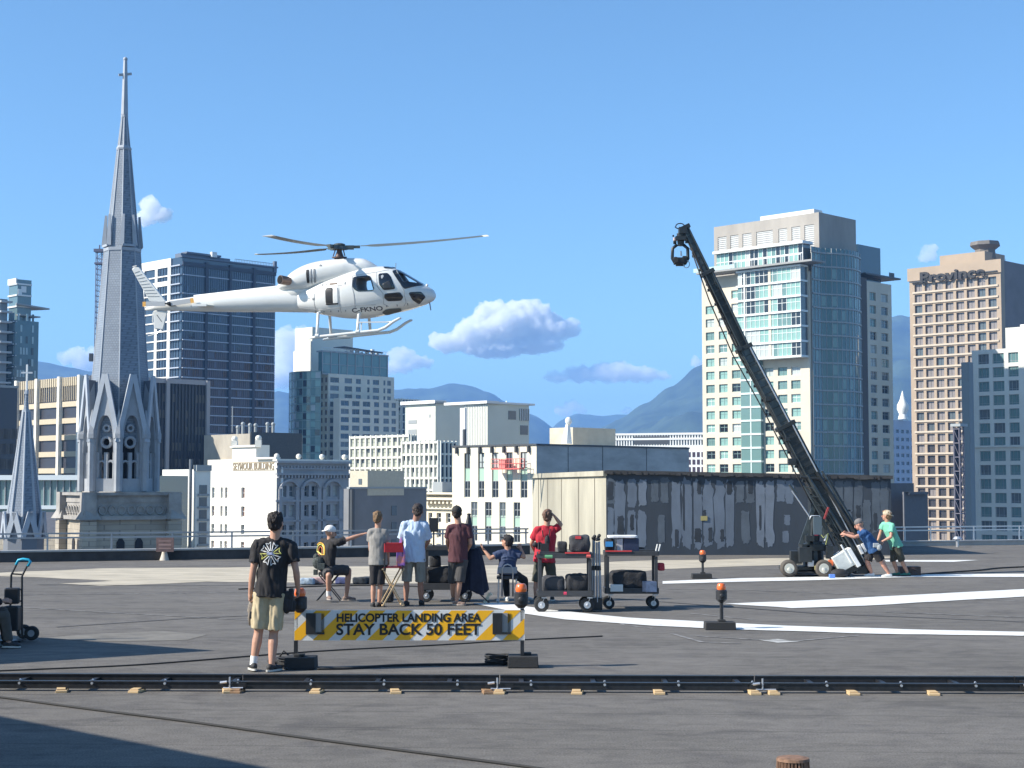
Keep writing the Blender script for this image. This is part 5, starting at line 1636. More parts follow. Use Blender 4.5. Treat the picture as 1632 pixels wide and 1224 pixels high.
 for k in range(8):
  p, q = ring[k], ring[(k + 1) % 8]; d = (q - p); wl = d.length; d.normalize(); n_ = Vector((d.y, -d.x, 0))
  if n_.dot((p + q) / 2 - c2) < 0: n_ = -n_
  def W(u, zz, o=0): return Vector((p.x + d.x * u + n_.x * o, p.y + d.y * u + n_.y * o, zz))
  gm.prism([W(0, z2(856)), W(wl, z2(856)), W(wl / 2, z2(818))], n_ * -.25)
  gm.prism([W(0, ZG), W(wl, ZG), W(wl, z2(856)), W(0, z2(856))], n_ * -.2)
  for sgn in (-1, 1):
   cp.beam(W(wl / 2 + sgn * wl / 2, z2(857), .12), W(wl / 2, z2(816), .12), .35, .14, up=n_)
   rfm.add([W(wl / 2 + sgn * wl / 2, z2(856), 0), W(wl / 2, z2(818), 0), W(wl / 2, z2(819), -1.6), W(wl / 2 + sgn * .3, z2(856), -1.4)], [(0, 1, 2, 3)])
 o = gm.build('gable', mat('gable_dark', (.16, .17, .19), .7), ss); o.location = -wloc(ss)
 o = cp.build('gable_coping', M_lead, ss); o.location = -wloc(ss)
 o = rfm.build('gable_roof', mat('gable_slate', (0, 0, 0)), ss, fix=False); o.location = -wloc(ss)
church()
# ---------------------------------------------------------------- parapet, railings
def run(mb, pts, w, h, z, mi=0):
 for a, b in zip(pts, pts[1:]): mb.beam((a.x, a.y, z), (b.x, b.y, z), w, h, mi)
M_tar = mat('parapet_tar', (.055, .053, .054), .85, var=.4, vscale=1.5)
M_cop = mat('parapet_coping', (.42, .41, .39), .6, var=.2, vscale=.8)
M_rail = mat('rail_galvanised', (.34, .35, .36), .5, var=.15, vscale=2)
def rail(name, label, pts, posts, hp, hr, mpar, mrail, wpar=.3):
 root = thing(name, label, 'railing', pts[0])
 m = MB(); run(m, pts, wpar, hp, hp / 2); m.build('parapet', mpar, root, world=True)
 m = MB(); run(m, [p + Vector((0, .02, 0)) for p in pts], wpar + .1, .05, hp + .026); m.build('coping', M_cop, root, world=True)
 m = MB()
 for zz in (hr, hr - .12): run(m, [p + Vector((0, .05, 0)) for p in pts], .045, .045, zz)
 m.build('rail', mrail, root, world=True)
 for px in posts:
  for a, b in zip(pts, pts[1:]):
   ka = a.x / a.y; kb = b.x / b.y; k = (px - 816) / F
   if min(ka, kb) <= k <= max(ka, kb):
    t = (k * a.y - a.x) / ((b.x - a.x) - k * (b.y - a.y)); p = a.lerp(b, t)
    m = MB(); m.tube([(p.x, p.y + .05, hp + .05), (p.x, p.y + .05, hr)], .028, 8); m.build('post', mrail, root, world=True)
    break
 return root
EL = [EDGE[0], EDGE[1], EDGE[2], EDGE[3]]
rail('roof_railing', 'long grey pipe railing on a black tarred parapet, left of the beige block wall', EL, [-20, 78, 180, 276.5, 371, 468, 560, 650, 706, 778, 838], .27, .78, M_tar, M_rail)
rail('roof_railing', 'white pipe railing on a low pale kerb at the right edge of the roof', [Vector((17.5, 55, 0)) if False else gnd(1425, 870.5), EDGE[7], EDGE[8]], [1440, 1481, 1549.5, 1622], .13, .66, M_cop, mat('rail_white', (.74, .74, .72), .5), .25)
# warning board on the railing
p0 = EL[1].lerp(EL[2], 261 / 480 + .03); p0 = Vector(((268 - 816) / F * 45.0, 44.9, 0))
sg = thing('notice_board', 'weathered reddish notice board with faded lines hung on the railing', 'sign', p0)
mb = MB(); mb.box((p0.x, p0.y - .1, zat(868, 44.9)), (.50, .03, .40)); mb.build('board', mat('notice_maroon', (.15, .095, .09), .7, var=.3, vscale=5), sg, world=True)
mb = MB()
for k in range(3): mb.box((p0.x, p0.y - .118, zat(862 + 6 * k, 44.9)), (.36, .004, .03 if k != 1 else .05))
mb.build('faded_writing', mat('notice_pale', (.27, .18, .165), .8), sg, world=True)
vp = gnd(262, 893)
v = thing('roof_vent', 'small pale conical roof vent standing before the notice board', 'vent', (vp.x, vp.y, 0))
mb = MB(); mb.tube([(0, 0, 0), (0, 0, .12), (0, 0, .32), (0, 0, .42)], [.14, .10, .05, .05], 12); mb.build('flashing', mat('vent_beige', (.55, .48, .40), .7), v, smooth=True, sharp=35)
mb = MB(); mb.tube([(0, 0, .38), (0, 0, .52)], [.10, .08], 10); mb.build('cap', mat('vent_beige', (0, 0, 0)), v)
vp = gnd(1512, 872)
v = thing('roof_vent', 'little pale vent hood just inside the white right railing', 'vent', (vp.x + .3, vp.y, 0))
mb = MB(); mb.tube([(0, 0, 0), (0, 0, .3)], .05, 8); mb.build('pipe', M_alum, v)
mb = MB(); mb.tube([(0, 0, .28), (.0, 0, .36)], [.16, .10], 10); mb.build('cap', M_alum, v)
# ---------------------------------------------------------------- painted penthouse block
def paint_wall():
 A = gnd(965, 884); A = Vector(((965 - 816) / F * 48.5, 48.3, 0)); B_ = Vector((gnd(1418, 884).x, 48.3, 0)); Cc = Vector((.75, 57.5, 0))
 root = thing('roof_block', 'long low roof block, beige concrete end and dark blotchy painted front', 'building', A)
 zA, zB, zC = 2.54, 2.37, 2.50
 D_ = B_ + Vector((-.6, 9.5, 0))
 mb = MB()
 q = [A, B_, D_, Cc]; zz = [zA, zB, zB, zC]
 lo = [Vector((p.x, p.y, -.1)) for p in q]; hi = [Vector((p.x, p.y, z)) for p, z in zip(q, zz)]
 mb.add(lo + hi, [(0, 1, 5, 4)], 0); mb.add(lo + hi, [(1, 2, 6, 5), (2, 3, 7, 6), (4, 5, 6, 7)], 0); mb.add(lo + hi, [(3, 0, 4, 7)], 1)
 M_dk = mat('wall_black_paint', (.030, .040, .054), .8, col2=(.045, .058, .076), vscale=.8, bump=.15, bscale=12, stretch=(1, 1, .3), lo=.3, hi=.7)
 M_bg = mat('wall_beige_concrete', (.40, .37, .29), .85, var=.25, vscale=.7, stretch=(1, 1, .25), bump=.2, bscale=8)
 mb.build('wall', [M_dk, M_bg], root, world=True, fix=False)
 # panel joints on the beige end
 d = (Cc - A); L_ = d.length; d.normalize(); n_ = Vector((-d.y, d.x, 0)); n_ = n_ if n_.x < 0 else -n_
 for t in (.13, .33, .56, .76, .90):
  jb = MB(); p = A + d * L_ * t; jb.prism([p + n_ * .0, p + n_ * .015, p + n_ * .015 + d * .05, p + d * .05], (0, 0, 2.35)); jb.build('joint', mat('joint_grey', (.22, .20, .16), .9), root, world=True)
 mb = MB(); run(mb, [Vector((Cc.x - .03, Cc.y, 0)), Vector((A.x - .03, A.y - .03, 0))], .12, .16, 0);
 for i, v in enumerate(mb.v): mb.v[i] = (v[0], v[1], v[2] + (zC if v[1] > 53 else zA) - .04)
 mb.build('coping', M_bg, root, world=True)
 mb = MB(); mb.beam((A.x - .05, A.y - .02, zA + .01), (B_.x + .05, B_.y - .02, zB + .01), .14, .1)
 r2 = random.Random(4)
 for k in range(70):
  t = r2.random(); p = A.lerp(B_, t); z = zA + (zB - zA) * t
  mb.box((p.x, p.y - .05, z - .02), (r2.uniform(.05, .25), r2.uniform(.05, .12), r2.uniform(.06, .12)))
 mb.build('roof_fringe', M_tar, root, world=True)
 # rolled patches of grey paint, each its own patch
 M_p = [mat('patch_grey_blue', (.125, .155, .20), .75, var=.18, vscale=2, stretch=(1, 1, .4)), mat('patch_grey_dark', (.085, .105, .13), .75, var=.2, vscale=2), mat('patch_grey_light', (.155, .185, .23), .75, var=.15, vscale=2), mat('patch_black', (.030, .038, .050), .8, var=.3, vscale=2)]
 zc = lambda zx: 960 + zx * .2941; zr = lambda zy: 640 + zy * .2941
 P = [(25, 70, 415, 560, 1), (62, 125, 415, 750, 0), (28, 62, 570, 745, 0), (135, 186, 420, 575, 0), (194, 240, 420, 570, 2), (135, 182, 590, 762, 0), (190, 238, 590, 800, 0), (262, 306, 420, 552, 1), (315, 360, 408, 552, 1),
  (300, 340, 612, 770, 1), (374, 424, 420, 800, 0), (430, 485, 418, 800, 0), (495, 540, 420, 800, 0), (546, 600, 425, 795, 0), (610, 664, 425, 795, 0), (668, 714, 430, 795, 0), (722, 770, 430, 552, 1), (778, 822, 425, 555, 1),
  (752, 800, 590, 770, 1), (834, 880, 422, 780, 2), (884, 930, 422, 786, 2), (944, 992, 425, 545, 0), (990, 1036, 425, 552, 0), (985, 1018, 612, 670, 0), (976, 1010, 700, 765, 0),
  (1262, 1306, 425, 560, 1), (1310, 1356, 430, 600, 1), (1366, 1410, 425, 690, 1), (1412, 1452, 530, 700, 1), (1462, 1504, 425, 720, 1), (1508, 1550, 425, 720, 1), (1310, 1352, 585, 720, 1), (1205, 1256, 425, 560, 1), (28, 60, 430, 540, 3), (82, 118, 618, 742, 3), (392, 414, 690, 792, 3), (500, 536, 685, 765, 3), (514, 536, 425, 505, 3), (574, 597, 680, 762, 3), (672, 704, 432, 505, 3), (546, 562, 585, 650, 3), (788, 818, 425, 500, 3), (150, 172, 610, 700, 3), (850, 862, 560, 700, 3), (1375, 1400, 560, 640, 3), (1470, 1490, 600, 700, 3), (436, 446, 440, 700, 3), (640, 660, 690, 760, 3)]
 for (x0, x1, y0, y1, k) in P:
  a = at(zc(x0), zr(y1), 48.3); b = at(zc(x1), zr(y0), 48.3)
  n = 34; pts = []
  w, h = b.x - a.x, b.z - a.z
  for i in range(n * 2):
   ang = 2 * math.pi * i / (n * 2); jj = noise.noise(Vector((math.cos(ang) * 2.2 + x0 * .37, math.sin(ang) * 5.5, k * 7.7))) * .14
   cx, sy = math.cos(ang), math.sin(ang)
   ex = abs(cx) ** .35 * (1 if cx > 0 else -1); ey = abs(sy) ** .3 * (1 if sy > 0 else -1)
   j = noise.noise(Vector((ex * 2 + x0, ey * 3.5, k))) * .20
   pts.append(Vector((a.x + w / 2 + ex * w * (.47 + j + jj), 0, a.z + h / 2 + ey * h * (.48 + jj * .35 + noise.noise(Vector((ex * 3, ey, x0))) * .07))))
  m2 = MB(); m2.add([(p.x, 48.3 - .004 - .001 * k, p.z) for p in pts], [tuple(range(len(pts)))])
  m2.build('paint_patch', M_p[k], root, world=True)
 m2 = MB(); m2.box((at(1122, 826, 48.3).x, 48.28, zat(826, 48.3)), (.2, .02, .14)); m2.build('wall_tag', mat('tag_yellow', (.35, .30, .12), .8), root, world=True)
paint_wall()
# ---------------------------------------------------------------- unseen things added left of the camera to throw shade into view
def shade_block():  # unseen block added so its roof edge shades the near left corner
 c = Vector((-9.0, 8.0, 0))
 root = thing('added_shade_block', 'unseen pale rooftop block added left of the camera to shade the roof corner', 'building', (-10, 9, 0))
 s_ = 4.0 / math.tan(SUN_EL)
 sh = Vector((math.cos(SUN_AZ_BACK), math.sin(SUN_AZ_BACK), 0)) * s_
 e0 = gnd(0, 1141) - sh; e1 = gnd(430, 1224) - sh
 d = (e1 - e0).normalized(); a = e0 - d * 1.2; b = e1 + d * 3.2; n_ = Vector((-d.y, d.x, 0)); n_ = n_ if n_.x < 0 else -n_
 n_ = Vector((-.5, -1, 0)).normalized()
 mb = MB(); mb.prism([Vector((p.x, p.y, .002)) for p in (a, b, b + n_ * 4, a + n_ * 4)], (0, 0, 3.8)); mb.build('wall', mat('shade_block_wall', (.5, .48, .44), .85, var=.1), root, world=True)
 mb = MB(); mb.prism([Vector((p.x, p.y, 3.805)) for p in (a, b, b + n_ * 4, a + n_ * 4)], (0, 0, .195)); mb.build('roof', M_cop, root, world=True)
 dd = a.lerp(b, .4) - n_ * .03
 mb = MB(); mb.beam(dd + Vector((0, 0, 1.05)), dd + d * .95 + Vector((0, 0, 1.05)), .05, 2.1); mb.build('door', mat('door_grey', (.2, .22, .25), .6), root, world=True)
shade_block()
def canopy():  # unseen canopy added, its outline worked back from the shade it throws
 hgt = 2.6
 sh = Vector((math.cos(SUN_AZ_BACK), math.sin(SUN_AZ_BACK), 0)) * hgt / math.tan(SUN_EL)
 tip = gnd(340, 1037) - sh; u0 = gnd(60, 1016) - sh; l0 = gnd(40, 1056) - sh
 d1 = (u0 - tip).normalized(); d2 = (l0 - tip).normalized()
 a, b = tip + d1 * 5.2, tip + d2 * 5.2
 root = thing('added_shade_canopy', 'unseen black cloth canopy added left of the frame to throw shade beside the hand truck', 'canopy', (tip.x - 3, tip.y, 0))
 mb = MB(); mb.prism([Vector((p.x, p.y, hgt - .03)) for p in (tip, a, b)], (0, 0, .05)); mb.build('cloth', M_navy, root, world=True)
 for p in (tip + (a + b - tip * 2) * .06, a, b):
  mb = MB(); mb.tube([(p.x, p.y, 0), (p.x, p.y, hgt - .03)], .025, 8); mb.build('leg', M_alum, root, world=True)
canopy()
# ---------------------------------------------------------------- crane track across the foreground
def track():
 y0, y1 = 16.86, 16.56
 X0, X1 = -6.2, 6.2
 root = thing('crane_track', 'long black steel camera track lying across the whole foreground', 'track', (0, 16.7, 0))
 Y = lambda x: y0 + (y1 - y0) * (x - X0) / (X1 - X0)
 js = [X0] + [(px - 816) / F * 16.8 for px in (-45, 376, 796, 1209, 1627)] + [X1]
 js = sorted(set(js))
 for dy in (0, .62):
  for a, b in zip(js, js[1:]):
   if b - a < .05: continue
   mb = MB(); a2, b2 = a + .006, b - .006
   mb.beam((a2, Y(a2) + dy, .067), (b2, Y(b2) + dy, .067), .045, .060)
   mb.beam((a2, Y(a2) + dy, .101), (b2, Y(b2) + dy, .101), .065, .012); mb.beam((a2, Y(a2) + dy, .033), (b2, Y(b2) + dy, .033), .07, .010)
   mb.build('rail', M_blackmetal, root, world=True)
 x = X0 + .1; k = 0
 while x < X1:
  mb = MB(); mb.beam((x, Y(x) + .03, .055), (x, Y(x) + .60, .055), .05, .035); mb.build('tie', M_black, root, world=True)
  mb = MB()
  mb.tube([(x + .1, Y(x) - .045, .085), (x + .1, Y(x) - .02, .085)], .014, 8); mb.tube([(x + .1, Y(x) - .02 , .112), (x + .1, Y(x), .118)], .012, 6)
  mb.build('bolt', M_alum, root, world=True)
  x += .775; k += 1
 for xj in js[1:-1]:
  if abs(xj) > 6: continue
  mb = MB(); mb.box((xj, Y(xj) - .05, .07), (.30, .02, .045)); mb.build('joint_plate', M_blackmetal, root, world=True)
  mb = MB(); mb.tube([(xj - .02, Y(xj) - .075, .05), (xj - .02, Y(xj) - .075, .16)], .009, 6); mb.tube([(xj - .09, Y(xj) - .07, .045), (xj + .12, Y(xj) - .07, .045)], .009, 6)
  mb.tube([(xj - .12, Y(xj) - .08, .10), (xj - .05, Y(xj) - .08, .11)], .014, 6)
  mb.build('clamp', M_alum, root, world=True)
 return Y
TY = track()
wcol = [mat('raw_wood', (0, 0, 0)), mat('wood_brown', (.33, .20, .11), .7, var=.2, vscale=12)]
wl_ = ['left of the standing man', 'left of the standing man, second from the frame edge', 'left one of two behind his shoes', 'right one of two by his shoes', 'under the left end of the warning board', 'under the middle of the warning board',
 'left one of the pair under the boards right end', 'right one of the pair under the boards right end', 'right of the warning board', 'below the front beacon stand gap', 'left one of the pair below the beacon stand', 'right one of the pair below the beacon stand', 'third from the right frame edge', 'second from the right frame edge', 'at the right frame edge']
for i, (px, py, c_) in enumerate([(103, 1098, 0), (222, 1098, 0), (367, 1098, 0), (382, 1098, 1), (508, 1100, 0), (633, 1100, 0), (778, 1100, 1), (797, 1100, 0), (919, 1101, 0), (1047, 1101, 0), (1196, 1102, 0), (1226, 1103, 0), (1350, 1104, 0), (1475, 1105, 0), (1631, 1106, 0)]):
 x = (px - 816) / F * 16.66
 o = MB().box((0, 0, .0125), (.115, .20, .025)).box((-.012, .01, .032), (.09, .15, .014), rz=.1).build('wood_shim', wcol[c_], loc=(x, TY(x) - .08, 0), bevel=.003)
 o.rotation_euler.z = random.Random(i).uniform(-.25, .25)
 tag(o, 'small wooden shim under the track, ' + wl_[i], 'wood shim', 'wood shims under the track')
# ---------------------------------------------------------------- warning board
def board():
 Yb = 19.1
 xl, xr = (475.5 - 816) / F * Yb, (836 - 816) / F * Yb
 yl, yr = 18.88, 18.90
 root = thing('warning_board', 'yellow and white striped board reading HELICOPTER LANDING AREA STAY BACK 50 FEET', 'sign', (xl, yl, 0))
 dv = Vector((xr - xl, yr - yl, 0)); L_ = dv.length; dv.normalize(); ang = math.atan2(dv.y, dv.x)
 z0, z1 = .325, .685
 H = z1 - z0
 def W(u, z, o=0): return Vector((xl + dv.x * u + dv.y * o, yl + dv.y * u - dv.x * o, z))
 pan = MB(); pan.prism([W(0, z0), W(L_, z0), W(L_, z0, -.03), W(0, z0, -.03)], (0, 0, H)); pn = pan.build('panel', mat('board_reflective_white', (.70, .70, .68), .4, var=.05, vscale=3), root, world=True)
 M_y = mat('board_yellow', (.92, .46, .01), .45, var=.06, vscale=4)
 st = MB(); wst = .185; sl = .36; k = -3
 u = -.30
 def clip(poly, a, bnd):
  out = []
  for i in range(len(poly)):
   p, q = poly[i], poly[(i + 1) % len(poly)]
   ip = p[0] >= bnd if a > 0 else p[0] <= bnd; iq = q[0] >= bnd if a > 0 else q[0] <= bnd
   if ip: out.append(p)
   if ip != iq:
    t = (bnd - p[0]) / (q[0] - p[0]); out.append((bnd, p[1] + (q[1] - p[1]) * t))
  return out
 while u < L_ + .3:
  poly = [(u - sl * .35, z0 + .004), (u + wst - sl * .35, z0 + .004), (u + wst + sl * .65, z1 - .004), (u + sl * .65, z1 - .004)]
  poly = clip(clip(poly, 1, .004), -1, L_ - .004)
  if len(poly) > 2: st.add([W(a, b, .002) for a, b in poly], [tuple(range(len(poly)))])
  u += wst * 1.75
 o = st.build('stripes', M_y, pn, world=False); o.location = -wloc(pn)
 M_let = mat('letter_black', (.012, .012, .014), .5)
 for txt, sz, zc, uc, sxx in (('HELICOPTER LANDING AREA', .135, z1 - .095, .51, .0), ('STAY BACK 50 FEET', .185, z0 + .125, .51, .0)):
  t = text_mesh(txt, sz, .001, M_let, 'lettering', pn, offset=.0045)
  xs = [v.co.x for v in t.data.vertices]; w_ = max(xs) - min(xs); want = (767 - 541) / F * Yb
  for v in t.data.vertices: v.co.x *= want / w_
  t.location = W((654 - 475.5) / F * Yb, zc, .005) - wloc(pn); t.rotation_euler = (R(90), 0, ang)
 for uc in ((508.5 - 475.5) / F * Yb, (800 - 475.5) / F * Yb):
  m = MB()
  def bx(a, b, c, d, o0, o1, mi): m.prism([W(uc + a, z0 + c, o0), W(uc + b, z0 + c, o0), W(uc + b, z0 + c, o1), W(uc + a, z0 + c, o1)], (0, 0, d - c), mi)
  bx(-.11, .005, .075, .325, .005, .03, 0); bx(.005, .07, .10, .325, .005, .012, 1); bx(.005, .11, .075, .098, .005, .03, 0)
  for k in range(5): bx(.075 + .007 * k, .078 + .007 * k, .10, .32, .005, .008, 0)
  m.build('mounting_bracket', [M_black, mat('bracket_grey', (.30, .29, .28), .6)], root, world=True)
 for u, w_ in ((.02, 0), (L_ - .03, 1)):
  m = MB(); m.prism([W(u - .022, .1, .0), W(u + .022, .1, .0), W(u + .022, .1, -.05), W(u - .022, .1, -.05)], (0, 0, .6)); m.build('post', M_blackmetal, root, world=True)
 # rubber feet
 for (a, b, yy, lab) in ((456, 505, 18.72, 0), (809, 858, 18.86, 1)):
  xa, xb = (a - 816) / F * yy, (b - 816) / F * yy
  m = MB(); m.box(((xa + xb) / 2, yy + .14, .072), (xb - xa, .34, .135), taper=.96); m.box(((xa + xb) / 2 + (.04 if lab else -.02), yy + .14, .155), (.12, .12, .035)); m.build('foot', M_rubber, root, world=True, bevel=.008)
board()
def beacon(name, label, loc, hpole, base=True):
 root = thing(name, label, 'beacon', loc)
 if base:
  m = MB(); m.box((0, 0, .058), (.46, .30, .115), taper=.97); m.box((.03, 0, .13), (.11, .11, .035)); m.build('base', M_rubber, root, bevel=.008)
  m = MB(); m.tube([(.03, 0, .12), (.03, 0, hpole)], .028, 10); m.build('pole', M_blackmetal, root)
 m = MB(); x = .03 if base else 0
 m.tube([(x, 0, hpole - .10), (x, 0, hpole - .05), (x, 0, hpole + .08), (x, 0, hpole + .10)], [.035, .085, .085, .055], 14); m.ball((x, -.075, hpole + .0), (.04, .02, .045)); m.build('lamp_body', M_blackplastic, root, smooth=True, sharp=30)
 m = MB(); m.tube([(x, 0, hpole + .09), (x, 0, hpole + .12), (x, 0, hpole + .17), (x, 0, hpole + .19)], [.06, .07, .062, .045], 14); m.build('lens', M_orange, root, smooth=True, sharp=40)
 return root
beacon('beacon_stand', 'orange beacon on a black pole stand beside the lower white line', tuple(gnd(1147, 1003)), .50)
b2 = beacon('beacon_stand', 'orange beacon on a pole stand in front of the dark painted wall', tuple(gnd(1118, 922)), .46)
bb_ = beacon('beacon', 'orange beacon lamp on the left post of the warning board, by the mans hand', (-2.53, 18.84, .0), .76, False)
bb_ = beacon('beacon', 'orange beacon lamp on the right post of the warning board', (.11, 18.86, .0), .81, False)
# sandbag, cables, coils
def cable(label, pts, r=.011, z=None, m=None, group=None):
 g = [gnd(*p) for p in pts]; out = []
 for i in range(len(g) - 1):
  p0, p1, p2, p3 = g[max(i - 1, 0)], g[i], g[i + 1], g[min(i + 2, len(g) - 1)]
  for k in range(6):
   t = k / 6
   q = .5 * ((2 * p1) + (p2 - p0) * t + (2 * p0 - 5 * p1 + 4 * p2 - p3) * t * t + (3 * p1 - p0 - 3 * p2 + p3) * t ** 3)
   out.append(Vector((q.x, q.y, r + .001)))
 out.append(Vector((g[-1].x, g[-1].y, r + .001)))
 mb = MB(); mb.tube(out, r, 6)
 return tag(mb.build('cable', m or M_rubber, smooth=True, loc=tuple(g[0]), world=True) if False else mb.build('cable', m or M_rubber, smooth=True), label, 'cable', group)
cable('dark cable running diagonally across the near foreground below the track', [(-60, 1108), (0, 1113), (60, 1121), (150, 1133), (300, 1152), (500, 1180), (700, 1206), (830, 1223), (900, 1234)], .012)
cable('thin cable crossing the roof behind the warning board feet', [(-40, 1072), (60, 1068), (200, 1062), (300, 1055), (450, 1043), (560, 1036), (700, 1029), (830, 1021), (960, 1015)], .010)
cable('cable trailing between the two feet of the warning board', [(505, 1068), (560, 1067), (620, 1063), (700, 1061), (760, 1061), (800, 1059)], .016)
cable('cable running from the crane towards the right edge of the frame', [(1462, 917), (1500, 914), (1560, 910), (1600, 906), (1700, 902)], .02)
cable('cable lying across the roof behind the seated man in the white cap', [(380, 940), (440, 938), (520, 935), (600, 934), (680, 936)], .015)
def coil(label, px, py, r, n):
 g = gnd(px, py); mb = MB()
 for k in range(n):
  rr = r * (1 - .06 * (k % 3)); o = Vector((math.sin(k * 2.1) * .02, math.cos(k * 1.7) * .02, .012 + k * .017))
  mb.tube([o + Vector((rr * math.cos(a), rr * .8 * math.sin(a), math.sin(a * 3 + k) * .006)) for a in [2 * math.pi * i / 22 for i in range(23)]], .011, 6, cap=False)
 return tag(mb.build('cable_coil', M_rubber, loc=(g.x, g.y, 0), smooth=True), label, 'cable coil')
coil('coil of black cable left of the boards right foot', 793, 1059, .15, 7)
coil('coil of black cable beside the standing mans shoes', 463, 1064, .15, 6)
g = gnd(452, 1060)
mb = MB(); mb.ball((0, 0, .05), (.20, .10, .055), 16, 8); mb.ball((.16, .02, .09), (.1, .07, .05), 10, 6); mb.tube([(-.05, 0, .1), (0, 0, .17), (.08, 0, .1)], .012, 6)
tag(mb.build('sandbag', mat('sandbag_black', (.03, .03, .033), .8, var=.4, vscale=10, bump=.6, bscale=12), loc=(g.x, g.y, 0), smooth=True), 'black sandbag slumped against the boards left foot', 'sandbag')
# rusty vent cap at the bottom edge
g = gnd(1264, 1240)
v = thing('vent_cap', 'rusty ribbed round vent cap at the bottom edge of the frame', 'vent', (g.x, g.y, 0))
M_rust = mat('rust_brown', (.23, .13, .08), .8, var=.4, vscale=20)
mb = MB(); mb.tube([(0, 0, 0), (0, 0, .10)], .10, 20); mb.build('core', mat('vent_dark', (.03, .02, .015), .9), v)
for k in range(28):
 a = 2 * math.pi * k / 28
 mb = MB(); mb.beam((.122 * math.cos(a), .122 * math.sin(a), 0), (.112 * math.cos(a), .112 * math.sin(a), .135), .014, .014); mb.build('rib', M_rust, v)
mb = MB(); mb.tube([(0, 0, .13), (0, 0, .15), (0, 0, .158)], [.125, .12, .08], 28); mb.build('lid', M_rust, v)
# ---------------------------------------------------------------- hand truck
def handtruck():
 g = gnd(36, 1022); D = g.y; s_ = D / F
 root = thing('hand_truck', 'black hand truck with a bright cyan handle at the left edge of the frame', 'hand truck', (g.x, g.y, 0))
 def P(px, py, dy=0): return Vector(((px - 36) * s_, dy, (1022 - py) * s_))
 m = MB(); m.tube([P(16, 918, .0), P(27, 895, 0)], .014, 8); m.tube([P(33, 920, .0), P(44, 897, 0)], .014, 8)
 m.tube([P(16, 918, 0), P(15, 1015, 0)], .016, 8); m.tube([P(33, 920, 0), P(35, 1015, 0)], .016, 8)
 for y in (916, 940, 958, 978, 1000): m.tube([P(15.5, y, 0), P(34, y + 1, 0)], .011, 8)
 m.box(P(22, 1019, -.12), (.34, .28, .012)); m.build('frame', M_blackmetal, root, smooth=False)
 m = MB(); m.tube([P(23, 902, 0), P(27, 894.5, 0), P(34, 893, 0), P(43, 894, 0), P(46, 896.5, 0), P(42, 904, 0)], .020, 10); m.build('handle', mat('handle_cyan', (.02, .42, .62), .5), root, smooth=True)
 for dx, dy in ((51, -.02), (30, .22)):
  c = P(dx, 1009, dy)
  w_ = m = MB(); m.tube([c + Vector((0, -.035, 0)), c + Vector((0, -.02, 0)), c + Vector((0, .02, 0)), c + Vector((0, .035, 0))], [.085, .10, .10, .085], 20); wh = m.build('wheel', M_rubber, root)
  m = MB(); m.tube([c + Vector((0, -.04, 0)), c + Vector((0, .04, 0))], .048, 14); m.build('rim', M_alum, wh);
 m = MB(); m.box(P(22, 985, -.09), (.22, .20, .34)); m.box(P(21, 950, -.08), (.20, .16, .22), rz=.2); m.build('strapped_case', M_blackplastic, root, bevel=.02)
handtruck()
# ---------------------------------------------------------------- carts
def wheel(root, c, r, w=.045, caster=True, ztop=None):
 c = Vector(c)
 m = MB(); m.tube([c + Vector((0, -w / 2, 0)), c + Vector((0, -w * .3, 0)), c + Vector((0, w * .3, 0)), c + Vector((0, w / 2, 0))], [r * .84, r, r, r * .84], 20)
 wh = m.build('wheel', M_rubber, root)
 m = MB(); m.tube([c + Vector((0, -w * .55, 0)), c + Vector((0, w * .55, 0))], r * .48, 14); m.ball(c + Vector((0, -w * .5, 0)), (r * .2, r * .15, r * .2), 8, 6); m.build('rim', M_alum, wh)
 if caster:
  zt = ztop if ztop else c.z + r * 1.5
  m = MB(); m.beam(c + Vector((0, -w * .8, 0)), Vector((c.x + r * .35, c.y - w * .8, zt - .02)), .03, .008); m.beam(c + Vector((0, w * .8, 0)), Vector((c.x + r * .35, c.y + w * .8, zt - .02)), .03, .008)
  m.box((c.x + r * .35, c.y, zt - .01), (.09, .09, .02)); m.build('caster_fork', M_steel, root)
M_cart = mat('cart_grey_black', (.045, .046, .05), .5, var=.2, vscale=8)
def bag(name, label, loc, size, m, rz=0, cat='bag', red=None, seed=0):
 mb = MB(); sx, sy, sz = size
 mb.box((0, 0, sz * .5), size, rz=0)
 o = mb.build(name, m, loc=loc)
 o.rotation_euler.z = rz
 s = o.modifiers.new('s', 'SUBSURF'); s.levels = s.render_levels = 3; s.subdivision_type = 'CATMULL_CLARK'
 b = o.modifiers.new('b', 'BEVEL'); b.width = min(size) * .12; b.segments = 1
 o.modifiers.move(1, 0)
 applied(o)
 displace(o.data, lambda c: noise.noise(c * 9 + Vector((seed, 0, 0))) * min(size) * .07)
 zm = min(v.co.z for v in o.data.vertices)
 for v in o.data.vertices: v.co.z -= zm
 o.data.polygons.foreach_set('use_smooth', [True] * len(o.data.polygons))
 return tag(o, label, cat)
M_bag = mat('bag_black_nylon', (.022, .022, .025), .75, bump=.5, bscale=40)
M_bagg = mat('bag_charcoal', (.05, .05, .055), .8, bump=.5, bscale=40)
